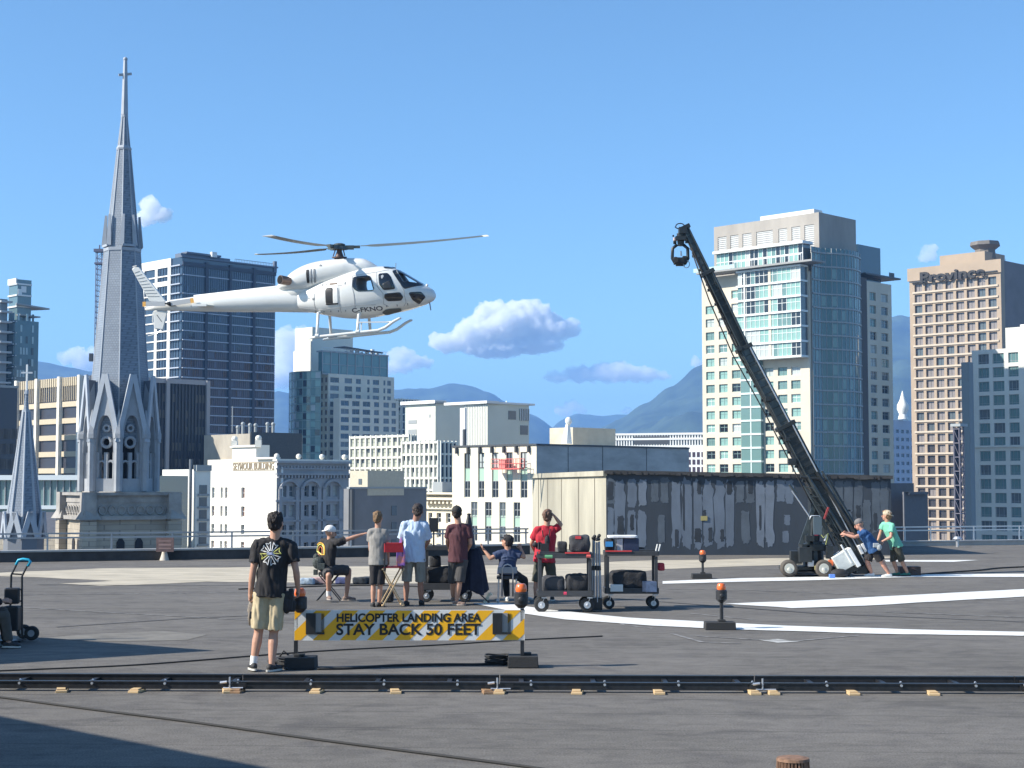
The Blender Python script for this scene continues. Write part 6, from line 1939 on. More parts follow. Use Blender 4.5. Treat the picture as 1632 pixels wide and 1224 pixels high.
def cart(label, gx, D, w, dpt, zs, wr, posts='four', red=True, rz=0):
 """zs: list of shelf heights (z, thickness)"""
 root = thing('equipment_cart', label, 'cart', (gx, D, 0), rz)
 for i, (z, th) in enumerate(zs):
  m = MB(); m.box((0, dpt / 2, z - th / 2), (w, dpt, th * .4))
  for yy in (0, dpt): m.box((0, yy, z - th / 2 + .01), (w, .03, th))
  for xx in (-w / 2, w / 2): m.box((xx, dpt / 2, z - th / 2 + .01), (.03, dpt - .03, th))
  m.build('shelf', M_cart, root, bevel=.004)
 zt = zs[0][0] - zs[0][1]; zb = zs[-1][0]
 for xx in (-w / 2 + .035, w / 2 - .035):
  for yy in (.035, dpt - .035):
   m = MB(); m.box((xx, yy, (zt + zb) / 2), (.06, .05, zt - zb - .004)); m.build('post', M_cart, root, bevel=.006)
 if red:
  for x0, x1 in red:
   m = MB(); m.box(((x0 + x1) / 2, -.008, zs[0][0] + .012), (x1 - x0, .045, .022)); m.build('tape', mat('tape_red', (.60, .05, .05), .6), root)
 for xx in (-w / 2 + .06, w / 2 - .08):
  for yy in (.05, dpt - .06):
   wheel(root, (xx, yy, wr + .001), wr, ztop=zs[-1][0] - zs[-1][1])
 return root
# cart two (behind the man in red)
D2 = 26.9; s2 = D2 / F
gx = (900 - 816) * s2
cart('grey two shelf cart with black cases, in front of the man in red', gx, D2, .92, .55, [(1.00, .09), (.36, .10)], .125, red=[(.0, .42), (-.46, -.43)])
top2 = 1.0; low2 = .36 - .06
bag('camera_bag', 'large domed black bag with red tag on the left carts top shelf', (gx + .26, D2 + .27, top2), (.36, .36, .30), M_bagg, seed=1)
o = MB().box((0, 0, 0), (.10, .02, .05)).build('luggage_tag', mat('tag_red', (.6, .05, .06), .6), loc=(gx + .23, D2 + .10, top2 + .27)); tag(o, 'red tag on top of the large domed black bag', 'tag')
bag('camera_bag', 'small black pouch beside the domed bag on the cart', (gx - .04, D2 + .25, top2), (.17, .25, .20), M_bag, seed=2)
bag('equipment_case', 'boxy dark case on the left carts lower shelf', (gx - .2, D2 + .26, low2), (.40, .36, .30), M_bagg, seed=3, cat='case')
bag('equipment_bag', 'slumped black holdall on the right half of the left carts lower shelf', (gx + .22, D2 + .26, low2), (.40, .4, .34), M_bag, seed=4)
for nm, lb, x, z, c, sz in (('tape_roll', 'green tape roll hanging on the front of the left cart', -.28, .95, (.12, .33, .16), (.13, .03, .06)), ('tape_roll', 'red tape on the lower front rail of the left cart', .0, .33, (.6, .04, .10), (.05, .02, .05)),
     ('label_plate', 'pale red tag on the right end of the left carts top', .40, .96, (.7, .12, .10), (.07, .02, .05))):
 tag(MB().tube([(-sz[0] / 2, 0, 0), (sz[0] / 2, 0, 0)], sz[2] / 2, 14).build(nm, mat(nm + str(x), c, .6), loc=(gx + x, D2 - .055, z)), lb, nm.replace('_', ' '))
# bundle of light stands
gs = (951 - 816) * s2
st = thing('light_stand_bundle', 'bundle of folded silver light stands standing between the two carts', 'light stands', (gs, D2 + .3, 0))
rr = random.Random(8)
for k in range(9):
 a = 2 * math.pi * k / 9; x, y = .055 * math.cos(a), .055 * math.sin(a)
 m = MB(); m.tube([(x * 1.5, y * 1.5, .16), (x, y, 1.22 + rr.uniform(-.05, .06))], .013, 6, mi=0); m.ball((x, y, 1.25 + rr.uniform(-.04, .05)), .03, 8, 6, mi=1); m.tube([(x * 1.2, y * 1.2, .7), (x * 1.1, y * 1.1, .78)], .02, 6, mi=1)
 m.build('stand', [mat('stand_steel_blue', (.30, .33, .37), .4, metal=.5), M_blackplastic], st)
m = MB(); m.box((0, 0, .13), (.20, .18, .20)); m.build('holder', M_blackplastic, st, bevel=.01)
# cart three
D3 = 27.6; s3 = D3 / F
gx3 = (1006 - 816) * s3
cart('black two shelf cart with red top edge, right hand one of the pair', gx3, D3, .92, .55, [(1.00, .08), (.36, .10)], .10, red=[(-.46, 0.0)])
bag('cool_box', 'black cool box with blue front on the right cart', (gx3 - .38, D3 + .25, 1.0), (.18, .3, .22), M_bag, seed=5, cat='box')
o = MB().box((0, 0, 0), (.13, .015, .09)).build('blue_sticker', mat('sticker_blue', (.05, .28, .60), .6), loc=(gx3 - .39, D3 + .09, 1.13)); tag(o, 'bright blue sticker on the black cool box', 'sticker')
m = MB(); m.box((0, 0, .115), (.27, .32, .23)); tag(m.build('flight_case', mat('case_navy', (.02, .03, .07), .5), loc=(gx3 - .0, D3 + .27, 1.0), bevel=.01), 'navy flight case under a white cloth on the right cart', 'case')
m = MB(); m.box((0, 0, .11), (.11, .30, .22)); tag(m.build('flight_case', mat('case_silver', (.45, .45, .46), .4), loc=(gx3 - .2, D3 + .27, 1.0), bevel=.01), 'silver grey case between the cool box and the navy case', 'case')
bag('white_cloth', 'crumpled white cloth lying over the cases on the right cart', (gx3 - .15, D3 + .25, 1.232), (.52, .36, .05), mat('cloth_white', (.72, .72, .72), .8, bump=.6, bscale=15), seed=7, cat='cloth')
bag('equipment_bag', 'heaped black jacket bag on the right carts lower shelf', (gx3 - .05, D3 + .28, .30), (.66, .42, .36), M_bag, seed=8)
m = MB(); m.box((0, 0, .06), (.22, .2, .12)); tag(m.build('paper_box', mat('paper_white', (.75, .75, .72), .8), loc=(gx3 - .27, D3 + .05, .31), bevel=.004), 'open white paper box at the left of the right carts lower shelf', 'box')
m = MB(); m.box((0, 0, .10), (.20, .18, .18), rz=.3); tag(m.build('printed_box', mat('box_grey_blue', (.36, .37, .45), .7, var=.3, vscale=12), loc=(gx3 + .30, D3 - .08, .30), bevel=.004), 'grey and white printed box at the right of the right carts lower shelf', 'box')
bag('hanging_bag', 'small red bag hung on the right end of the right cart', (gx3 + .53, D3 + .2, .66), (.12, .16, .14), mat('bag_red', (.45, .04, .06), .8), seed=9)
m = MB()
for dx in (-.03, .02): m.tube([(dx, 0, 0), (dx + .03, 0, .12)], .012, 6)
tag(m.build('clamp_pair', mat('paper_white', (0, 0, 0)), loc=(gx3 + .46, D3 + .1, 1.01)), 'two white clamps clipped to the right end of the right cart', 'clamps')
# left cart with the monitor, behind the two men
D1 = 29.2; s1 = D1 / F
gx1 = (712 - 816) * s1
cart('long low black cart with monitor stand, behind the blue and maroon shirt men', gx1, D1, .86, .6, [(1.02, .07), (.34, .12)], .115, red=None)
bag('equipment_bag', 'heap of black gear bags on the lower shelf of the long low cart', (gx1 - .15, D1 + .3, .30), (.55, .45, .34), M_bag, seed=10)
bag('equipment_bag', 'peaked black bag at the left of the long low cart', (gx1 - .22, D1 + .28, .62), (.22, .25, .22), M_bag, seed=11)
ms = thing('monitor_stand', 'black monitor on a short pole, right of the man in the blue shirt', 'monitor', (gx1 - .25, D1 + .25, 1.02))
m = MB(); m.box((0, 0, .40), (.17, .06, .26)); m.build('monitor', M_blackplastic, ms, bevel=.008); m = MB(); m.tube([(0, 0, 0), (0, 0, .27)], .015, 8); m.build('pole', M_blackmetal, ms)
for dx, c, lb in ((-.40, (.35, .45, .10), 'small green and black item on the long low cart'), (.08, (.45, .45, .45), 'left grey knob of gear on the long low cart'), (.16, (.5, .5, .5), 'right grey knob of gear on the long low cart')):
 m = MB(); m.ball((0, 0, .045), (.05, .05, .05), 10, 8); m.box((0, 0, .02), (.1, .1, .04)); tag(m.build('cart_gear', mat('gear%g' % dx, c, .6), loc=(gx1 + dx, D1 + .08, 1.021)), lb, 'gear')
# draped stand with black cone
dr = thing('draped_stand', 'navy cloth over a stand topped by a tall black cone', 'draped stand', ((755 - 816) * s1, D1 - .4, 0))
mb = MB(); n = 40; rows = 14; vs = []
for r_ in range(rows + 1):
 t = r_ / rows; z = 1.02 - t * .80
 for k in range(n):
  a = 2 * math.pi * k / n
  rad = (.10 + .13 * t ** .6) * (1 + .16 * t * math.sin(a * 7 + t * 2) + .06 * math.sin(a * 13))
  vs.append((rad * math.cos(a) * 1.05 + .02 * t, rad * math.sin(a), z + .05 * t * math.sin(a * 3 + 1)))
mb.add(vs, [(r_ * n + k, r_ * n + (k + 1) % n, (r_ + 1) * n + (k + 1) % n, (r_ + 1) * n + k) for r_ in range(rows) for k in range(n)]); mb.f.append(tuple(range(n))); mb.m.append(0)
mb.build('drape', M_navy, dr, smooth=True)
m = MB(); m.tube([(-.09, 0, 1.0), (-.09, 0, 1.05), (-.075, 0, 1.62)], [.17, .14, .028], 18); m.ball((-.075, 0, 1.63), (.04, .04, .02), 8, 6); m.build('cone', M_black, dr, smooth=True, sharp=40)
m = MB()
for a in (0, 2.1, 4.2): m.tube([(0, 0, .3), (.3 * math.cos(a), .3 * math.sin(a), .02)], .012, 6)
m.build('tripod', M_blackmetal, dr)
# white folded card on the ground
g = gnd(776, 962)
m = MB(); m.box((0, 0, .09), (.06, .012, .19), M=Matrix.Rotation(.5, 3, 'Y')); m.ball((.06, 0, .17), (.04, .015, .03), 8, 6)
tag(m.build('paddle', mat('paddle_cream', (.75, .68, .5), .7), loc=(g.x, g.y, .002)), 'small cream paddle standing on the roof left of the seated navy shirt man', 'paddle')
# ---------------------------------------------------------------- director chair with red canvas
def dchair():
 D = 28.1; s_ = D / F; gx = (628 - 816) * s_
 root = thing('director_chair', 'tall folding chair with red canvas back and pale wooden crossed legs', 'chair', (gx, D, 0), R(12))
 w, d = .30, .40
 m = MB(); m.box((0, -.02, 1.055), (.34, .02, .17)); m.build('backrest', M_red, root, bevel=.008)
 m = MB(); m.box((0, d / 2, .70), (.36, .40, .02)); m.build('seat', M_red, root, bevel=.006)
 for xx in (-w / 2, w / 2):
  m = MB(); m.tube([(xx * 1.05, 0, .64), (xx * 1.05, -.02, 1.15)], .013, 8); m.build('back_post', M_blackmetal, root)
  m = MB(); m.beam((xx * 1.1, 0, .84), (xx * 1.1, d, .84), .045, .02); m.beam((xx * 1.1, d - .02, .66), (xx * 1.1, d - .02, .83), .025, .025); m.build('armrest', M_wood, root)
 for yy in (.02, d):
  for a, b in ((-1, 1), (1, -1)):
   m = MB(); m.beam((a * w * .62, yy + .012 * a, .02), (b * w * .62, yy + .012 * a, .68), .035, .022); m.build('leg', M_wood, root)
 for xx in (-w * .62, w * .62):
  m = MB(); m.beam((xx, 0, .03), (xx, d + .02, .03), .03, .025); m.build('foot_rail', M_wood, root)
  m = MB(); m.beam((xx, 0, .67), (xx, d + .02, .67), .03, .025); m.build('seat_rail', M_wood, root)
 dp = tag(bag('draped_scarf', 'purple and pink cloth peaked over the corner of the red chair', (gx + .13, D + .06, .72), (.16, .10, .52), mat('scarf_purple', (.30, .14, .48), .8, col2=(.62, .22, .20), vscale=9, lo=.45, hi=.55), seed=12, cat='cloth'))
 for v in dp.data.vertices:
  if v.co.z > .25: v.co.x *= max(0, 1 - (v.co.z - .25) / .30); v.co.y *= max(.1, 1 - (v.co.z - .25) / .35)
dchair()
g = gnd(616, 962); bag('equipment_case', 'small black case on the roof behind the boy in grey', (g.x, g.y + .3, 0), (.22, .2, .24), M_bag, seed=13, cat='case')
# gear lying on the roof far left of the group
rr = random.Random(5)
gl = [('grey and blue bundle of gear lying behind the white capped man, leftmost', 490, 932, (.35, .42, .48)), ('pinkish bundle lying on the roof under the white capped mans seat', 510, 931, (.5, .33, .30)), ('black bundle lying on the roof between the capped man and the boy', 574, 931, (.04, .045, .05)),
 ('second black bundle lying close behind the boy in grey', 588, 930, (.05, .06, .07)), ('dark blue bundle lying right of the capped mans knee', 546, 931, (.10, .11, .22))]
for i, (lb, px, py, c) in enumerate(gl):
 g = gnd(px, py); bag('gear_bundle', lb, (g.x, g.y, 0), (.32 + .1 * (i % 2), .25, .15), mat('bundle%d' % i, c, .8, var=.5, vscale=14), seed=20 + i, cat='gear')
# ---------------------------------------------------------------- people
def vox(mb, name, m, vs, parent, sm=4, amp=0.0, fsc=9.0, seed=0, extra=None, keep_above=None):
 o = mb.build(name, m, parent)
 r_ = o.modifiers.new('r', 'REMESH'); r_.mode = 'VOXEL'; r_.voxel_size = vs; r_.use_smooth_shade = True
 s_ = o.modifiers.new('s', 'SMOOTH'); s_.factor = .55; s_.iterations = sm
 applied(o)
 me = o.data
 if amp:
  def fold(p):
   q = Vector((p.x * fsc * 1.5 + seed, p.y * fsc * 1.5, p.z * fsc * .62 + p.x * 4))
   return amp * ((abs(noise.noise(q)) - .25) * 2 + .5 * noise.noise(q * 2.3))
  displace(me, fold)
 if extra:
  k = len(me.vertices)
  vv = [tuple(v.co) for v in me.vertices] + extra.v
  ff = [tuple(p.vertices) for p in me.polygons] + [tuple(i + k for i in f) for f in extra.f]
  me2 = bpy.data.meshes.new(name); me2.from_pydata(vv, [], ff); me2.materials.append(m); o.data = me2; me = me2
 me.materials.clear(); me.materials.append(m)
 me.polygons.foreach_set('use_smooth', [True] * len(me.polygons)); me.update()
 return o
def hand(body, ex, wr, d, n, k, curl=.45, flip=1):
 d = d.normalized(); n = (n - d * n.dot(d)).normalized(); w = d.cross(n) * flip
 M = Matrix((w, d, n)).transposed()
 body.ball(wr + d * .045 * k, (.038 * k, .052 * k, .017 * k), 10, 8, M=M)
 body.tube([wr - d * .01, wr + d * .03 * k], [.026 * k, .028 * k], 8)
 for i, (off, ln) in enumerate(((-.029, .070), (-.010, .080), (.010, .075), (.028, .058))):
  p = wr + d * .080 * k + w * off * k; a = .15; pts = [p - d * .02 * k, p]
  for s_ in range(3):
   a += curl * (.7 + .2 * i)
   p = p + (d * math.cos(a) + n * math.sin(a)) * ln * k * (.45, .32, .23)[s_]
   pts.append(p)
  ex.tube(pts, [.010 * k, .0098 * k, .0092 * k, .0085 * k, .0055 * k], 7)
 p0 = wr + d * .022 * k - w * .028 * k
 p1 = p0 + (d * .65 - w * .75 + n * .25).normalized() * .035 * k; p2 = p1 + (d * .9 - w * .25 + n * .45).normalized() * .03 * k; p3 = p2 + (d * .9 + n * .5).normalized() * .02 * k
 ex.tube([p0, p1, p2, p3], [.014 * k, .012 * k, .010 * k, .006 * k], 7)
def limb(mb, a, b, r0, rm, r1, tm=.35, n=10):
 mb.tube([a, a.lerp(b, tm * .5), a.lerp(b, tm), a.lerp(b, .75), b], [r0, (r0 + rm) / 2 * 1.02, rm, (rm * .45 + r1 * .55), r1], n)
 mb.ball(a, r0, n, 8); mb.ball(b, r1, n, 8)
PEOPLE = {}
def person(label, base, J, h, face, look=None, skin=(.50, .27, .18), shirt=None, pants=None, shoe=None, hair=None, cap=None, vs=.011, long=False, sleeve=.62, hem=.0, feet=None,
  curlL=.5, curlR=.5, tuck=False, loose=1.0, hairlen=0, sock=None, socks='lr', amp=.010, legw=1.0, fat=1.0, pant_to=.93, handN=None, D=None):
 bx, by = base
 D = D or gnd(bx, by).y
 org = Vector(((bx - 816) / F * (D * CT - HC * ST), D, 0))
 root = thing('person', label, 'person', org, group=None)
 k = h / 1.78
 j = {}
 for n_, v in J.items():
  j[n_] = at(v[0], v[1], D + (v[2] if len(v) > 2 else 0)) - org
 face = Vector((face[0], face[1], 0)).normalized(); look = Vector(look).normalized() if look else face
 skm = mat('skin_%02d%02d' % (int(skin[0] * 99), int(skin[1] * 99)), skin, .55, var=.08, vscale=12)
 side = (j['shR'] - j['shL']).normalized()
 hip = j['hip']
 ch = (j['shL'] + j['shR']) / 2
 up = (ch - hip).normalized()
 hs = Vector((face.y, -face.x, 0))
 for s_, sg in (('L', -1), ('R', 1)):
  if 'hi' + s_ not in j: j['hi' + s_] = hip + hs * sg * .088 * k - Vector((0, 0, .02 * k))
  if 'el' + s_ not in j: j['el' + s_] = j['sh' + s_].lerp(j['ha' + s_], .52)
 body = MB(); ex = MB()
 # torso, neck, head
 mid = hip.lerp(ch, .5)
 body.tube([hip - up * .07 * k, hip, mid, hip.lerp(ch, .8), ch + up * .02 * k], [.12 * k, .145 * k * fat, .13 * k * fat, .155 * k * fat, .10 * k], 14, ry=[.09 * k, .105 * k * fat, .095 * k * fat, .10 * k * fat, .06 * k], side=side)
 hd = j['head']; lk = look
 body.tube([ch, ch.lerp(hd, .45), hd], [.068 * k, .060 * k, .062 * k], 10)
 hu = Vector((0, 0, 1)); hr = lk.cross(hu).normalized(); hu = hr.cross(lk).normalized()
 MH = Matrix((hr, lk, hu)).transposed()
 kh = k * 1.08
 def H(x, y, z): return hd + MH @ Vector((x * kh, y * kh, z * kh))
 body.ball(H(0, -.012, .025), (.078 * kh, .094 * kh, .092 * kh), 14, 10, M=MH)
 body.ball(H(0, .025, -.045), (.058 * kh, .062 * kh, .066 * kh), 12, 8, M=MH)
 body.ball(H(0, .062, -.085), (.026 * k, .024 * k, .02 * k), 8, 6, M=MH)
 ex.tube([H(0, .080, .018), H(0, .098, -.012), H(0, .104, -.03), H(0, .080, -.038)], [.008 * k, .012 * k, .015 * k, .010 * k], 7)
 for sg in (-1, 1):
  ex.ball(H(sg * .077, -.008, -.008), (.010 * k, .018 * k, .030 * k), 8, 7, M=MH)
 # arms and hands
 for s_, sg in (('L', -1), ('R', 1)):
  sh, el, ha = j['sh' + s_], j['el' + s_], j['ha' + s_]
  body.ball(sh, .052 * k, 10, 8)
  limb(body, sh, el, .050 * k, .047 * k, .038 * k); limb(body, el, ha, .038 * k, .040 * k, .026 * k, .3)
  hn = (handN or {}).get(s_)
  hn = Vector(hn) if hn else (hip - ha)
  hand(body, ex, ha, ha - el, hn, k * .96, curlL if s_ == 'L' else curlR, flip=(1 if s_ == 'L' else -1))
 # legs
 for s_ in 'LR':
  hi_, kn, an = j['hi' + s_], j['kn' + s_], j['an' + s_]
  limb(body, hi_, kn, .085 * k * legw, .080 * k * legw, .053 * k * legw, .3)
  limb(body, kn, an, .052 * k * legw, .058 * k * legw, .034 * k, .32)
  fd = Vector(feet[s_] if feet else face); fd = Vector((fd[0], fd[1], 0)).normalized()
  body.tube([an, Vector((an.x, an.y, an.z * .55)) + fd * .03 * k, Vector((an.x, an.y, max(an.z - .055 * k, .03))) + fd * .12 * k], [.035 * k, .036 * k, .026 * k], 8)
 b = vox(body, 'body', skm, vs, root, 5, extra=ex)
 # face details
 for sg in (-1, 1):
  e = MB(); e.ball(H(sg * .030, .076, .012), (.012 * k, .008 * k, .008 * k), 8, 6); e.build('eye', mat('eye_dark', (.03, .02, .015), .2), root, smooth=True)
 e = MB(); e.tube([H(-.024, .078, -.058), H(0, .086, -.056), H(.024, .078, -.058)], [.003 * k, .007 * k, .003 * k], 6); e.build('mouth', mat('lip', (.35, .12, .10), .5), root, smooth=True)
 # hair, cap
 if hair:
  m = MB()
  m.ball(H(0, -.024, .036), (.085 * kh, .095 * kh, .092 * kh), 14, 10, M=MH); m.ball(H(0, -.045, -.012), (.076 * kh, .062 * kh, .072 * kh), 12, 8, M=MH)
  m.ball(H(0, .018, .085), (.066 * kh, .066 * kh, .036 * kh), 10, 8, M=MH)
  if hairlen: m.ball(H(0, -.06, -.06), (.065 * k, .05 * k, .08 * k), 10, 8, M=MH)
  ho = vox(m, 'hair', mat('hair_%s' % str(hair), hair, .7, var=.35, vscale=30, bump=.6, bscale=60), vs, root, 2, .016, 22, seed=bx)
 if cap:
  c_, back = cap; cm = mat('cap_%s' % str(c_), c_, .8, var=.12, vscale=20)
  m = MB(); m.ball(H(0, -.014, .052), (.087 * kh, .103 * kh, .080 * kh), 16, 10, M=MH)
  sg = -1 if back else 1
  m2 = vox(m, 'cap', cm, vs, root, 1)
  m = MB(); pts = []
  for i in range(9):
   a = math.pi * i / 8; pts.append((math.cos(a) * .068, sg * (.075 + math.sin(a) * .085), .035 - (.028 if back else .006) * math.sin(a)))
  m.prism([H(*p) for p in pts], (MH @ Vector((0, 0, .009 * k))));
  m.build('cap_brim', cm, m2)
 # shirt
 if shirt:
  m = MB(); f = loose
  hz = hip + up * hem * k
  m.tube([hz - up * .06 * k, hz + up * .02 * k, mid, hip.lerp(ch, .78), ch + up * .035 * k], [x * k * f * fat for x in (.190, .182, .168, .186, .125)], 18, ry=[x * k * f * fat for x in (.142, .135, .122, .120, .07)], side=side)
  m.tube([j['shL'], ch + up * .035 * k, j['shR']], [.066 * k, .072 * k, .066 * k], 10)
  m.tube([ch + up * .0 * k, ch.lerp(hd, .30)], [.09 * k, .066 * k], 10)
  for s_ in 'LR':
   sh, el = j['sh' + s_], j['el' + s_]
   e2 = sh.lerp(el, sleeve) if sleeve <= 1 else el
   m.ball(sh, .070 * k * f, 10, 8)
   m.tube([sh, sh.lerp(e2, .5), e2], [.072 * k * f, .074 * k * f, .076 * k * f], 12)
   if sleeve > 1:
    ha = j['ha' + s_]; m.ball(el, .056 * k, 10, 8); m.tube([el, el.lerp(ha, .5), el.lerp(ha, .92)], [.056 * k, .054 * k, .042 * k], 10)
  so = vox(m, 'shirt', shirt, vs, root, 3, amp, 8, seed=bx * .1)
 else: so = None
 if pants:
  m = MB()
  m.tube([hip + up * .03 * k, hip - up * .02 * k, hip - Vector((0, 0, .10 * k))], [.145 * k * fat, .158 * k * fat, .15 * k], 16, ry=[.098 * k * fat, .108 * k * fat, .105 * k], side=hs)
  for s_ in 'LR':
   hi_, kn, an = j['hi' + s_], j['kn' + s_], j['an' + s_]
   m.ball(hi_ - Vector((0, 0, .03 * k)), .092 * k, 10, 8)
   e2 = hi_.lerp(kn, pant_to) if pant_to <= 1 else kn.lerp(an, pant_to - 1)
   if long:
    m.tube([hi_, kn], [.10 * k, .074 * k], 12); m.ball(kn, .074 * k, 10, 8); m.tube([kn, kn.lerp(an, .5), an.lerp(kn, .03)], [.074 * k, .066 * k, .060 * k], 12)
   elif pant_to > 1:
    m.tube([hi_, kn, e2], [.10 * k, .088 * k, .086 * k], 12)
   else:
    m.tube([hi_, hi_.lerp(e2, .5), e2], [.102 * k, .098 * k * legw, .100 * k * legw], 12)
  vox(m, 'trousers' if long else 'shorts', pants, vs, root, 3, amp * .9, 8, seed=bx * .2)
 if sock:
  for s_ in socks.upper():
   m = MB(); kn, an = j['kn' + s_], j['an' + s_]; m.tube([an - Vector((0, 0, .03)), an.lerp(kn, .22)], [.043 * k, .047 * k], 12); m.build('sock', sock, root, smooth=True, sharp=50)
 if shoe:
  for s_ in 'LR':
   an = j['an' + s_]; fd = Vector(feet[s_] if feet else face); fd = Vector((fd[0], fd[1], 0)).normalized(); sd = Vector((fd.y, -fd.x, 0))
   g = Vector((an.x, an.y, max(0, an.z - .085 * k))); MS = Matrix((sd, fd, Vector((0, 0, 1)))).transposed()
   m = MB()
   m.ball(g + fd * -.025 * k + Vector((0, 0, .045 * k)), (.040 * k, .050 * k, .045 * k), 10, 8, M=MS); m.ball(g + fd * .05 * k + Vector((0, 0, .040 * k)), (.043 * k, .075 * k, .036 * k), 10, 8, M=MS)
   m.ball(g + fd * .12 * k + Vector((0, 0, .032 * k)), (.044 * k, .065 * k, .027 * k), 10, 8, M=MS); m.tube([g + Vector((0, 0, .04)), an - Vector((0, 0, .015))], [.045 * k, .042 * k], 10)
   sh_ = vox(m, 'shoe', shoe[0], vs * .8, root, 2)
   m = MB(); pts = []
   for i in range(20):
    a = 2 * math.pi * i / 20; pts.append(g + fd * (.045 + .135 * math.cos(a)) * k + sd * .046 * k * math.sin(a) * (1.05 if math.cos(a) > 0 else .85) + Vector((0, 0, .001)))
   m.prism(pts, (0, 0, .022)); m.build('sole', shoe[1], sh_)
 return root, j, k, so, D, org
def print_on(so, root, D, org, polys, name, m, label=None, r=.004, parent=None, closed=True):
 """lines of print laid on the cloth along px outlines"""
 me = so.data; bv = BVHTree.FromPolygons([v.co for v in me.vertices], [tuple(p.vertices) for p in me.polygons])
 mb = MB()
 for pl in polys:
  pts = []
  if closed: pl = pl + [pl[0]]
  for (p, q) in zip(pl, pl[1:]):
   for t in (0, .33, .66): pts.append((p[0] + (q[0] - p[0]) * t, p[1] + (q[1] - p[1]) * t))
  pts.append(pl[-1]); out = []
  for (px, py) in pts:
   a = at(px, py, D - 1) - org; b = at(px, py, D + 1) - org
   h = bv.ray_cast(a, (b - a).normalized())
   if h[0] is not None: out.append(h[0] + h[1] * .002)
  if len(out) > 2: mb.tube(out, r, 5)
 if mb.v:
  o = mb.build(name, m, so)
  if label: o['label'] = label
  return o
C_black = mat('tee_black', (.020, .018, .019), .85, var=.25, vscale=6)
C_grey = mat('tee_grey', (.27, .255, .235), .9, var=.10, vscale=7)
C_blue = mat('shirt_pale_blue', (.46, .56, .70), .8, var=.06, vscale=7)
C_maroon = mat('tee_maroon', (.085, .028, .034), .85, var=.12, vscale=7)
C_navy = mat('tee_navy', (.040, .060, .125), .85, var=.12, vscale=7)
C_red = mat('tee_red', (.45, .018, .035), .85, var=.12, vscale=7)
C_royal = mat('tee_blue', (.025, .085, .22), .85, var=.12, vscale=7)
C_green = mat('tee_green', (.18, .50, .36), .85, var=.10, vscale=7)
K_khaki = mat('shorts_khaki', (.50, .41, .26), .85, var=.12, vscale=9)
K_black = mat('shorts_black', (.022, .02, .022), .85, var=.2, vscale=7)
K_char = mat('shorts_charcoal', (.055, .052, .052), .85, var=.2, vscale=7)
K_grey = mat('shorts_grey', (.23, .23, .205), .85, var=.12, vscale=7)
K_olive = mat('shorts_olive', (.07, .068, .05), .85, var=.2, vscale=7)
S_blk = (mat('shoe_black', (.03, .028, .028), .7), mat('sole_white', (.6, .58, .52), .6))
S_blk2 = (mat('shoe_black', (0, 0, 0)), mat('sole_black', (.02, .02, .02), .7))
S_wht = (mat('shoe_white', (.74, .74, .72), .6), mat('sole_white', (0, 0, 0)))
S_brn = (mat('shoe_brown', (.22, .15, .12), .7), mat('sole_tan', (.4, .33, .28), .7))
S_grn = (mat('shoe_green', (.03, .16, .12), .7), mat('sole_black', (0, 0, 0)))
WS = mat('sock_white', (.75, .74, .72), .9); BS = mat('sock_blue', (.15, .15, .40), .9)
# 1 man in the foreground
r1, j1, k1, s1_, D_, o_ = person('man in a black tee with a white star emblem and khaki shorts, standing nearest', (417, 1067),
 dict(head=(440, 834), neck=(440, 858), shL=(411, 868, -.02), shR=(463, 870, .03), elL=(403, 912, -.03), haL=(399, 946, 0), elR=(472, 910, .0), haR=(475, 938, .06), hip=(432, 938),
  hiL=(417, 944), hiR=(443, 944), knL=(412, 1008, .0), knR=(436, 1010, .02), anL=(404, 1056, -.04), anR=(433, 1058, -.08)),
 1.83, (.18, 1), look=(.30, .95, -.02), shirt=C_black, pants=K_khaki, shoe=S_blk, hair=(.018, .012, .010), vs=.0085, feet={'L': (-.35, .9), 'R': (.45, .75)}, sock=WS, socks='l', hem=-.035, D=18.58, sleeve=.66, curlL=.8, curlR=.6, amp=.014, pant_to=.90)
cx, cy_ = 431.5, 882.5; star = []; star2 = []
for q in range(8):
 a = 2 * math.pi * (q + .5) / 8 + .15
 def pp(r_, da): return (cx + r_ * math.cos(a + da) * .92, cy_ + r_ * math.sin(a + da) * 1.05)
 pl = [pp(4.5, -.12), pp(18.0, -.25), pp(15.0, 0), pp(18.0, .25), pp(4.5, .12)]
 star.append(pl)
print_on(s1_, r1, D_, o_, [star[i] for i in (0, 1, 2, 4, 5, 6)], 'emblem', mat('print_white', (.78, .78, .76), .8), 'white eight pointed star emblem on the back', r=.0050)
print_on(s1_, r1, D_, o_, [star[i] for i in (3, 7)], 'emblem', mat('print_yellow', (.72, .70, .20), .8), 'yellowish points of the star emblem', r=.0050)
print_on(s1_, r1, D_, o_, [[(426, 881), (437, 881), (437, 884), (426, 884)], [(428, 882.5), (435, 882.5), (435, 883), (428, 883)]], 'emblem_centre', mat('print_blue_grey', (.30, .34, .50), .8), None, r=.006)
def L1(px, py, dy=0): return at(px, py, D_ + dy) - o_
m = MB(); m.box(L1(460, 957, .02), (.11, .13, .22)); m.ball(L1(457, 962, .02), (.06, .08, .12), 10, 8); m.box(L1(464, 966, .04), (.08, .10, .13), rz=.3); m.box(L1(464, 946, .0), (.05, .1, .12))
tag(m.build('pouch', M_bag, None, loc=tuple(o_), bevel=.01), 'bulky black tool pouch on the right hip of the nearest man', 'pouch')
m = MB(); m.tube([L1(401, 954), L1(400, 972), L1(403, 985)], [.02, .045, .035], 10, ry=[.012, .02, .018]); m.tube([L1(399, 970), L1(397, 985), L1(398, 997)], [.018, .016, .010], 8); m.tube([L1(404, 975), L1(405, 990)], [.016, .010], 8)
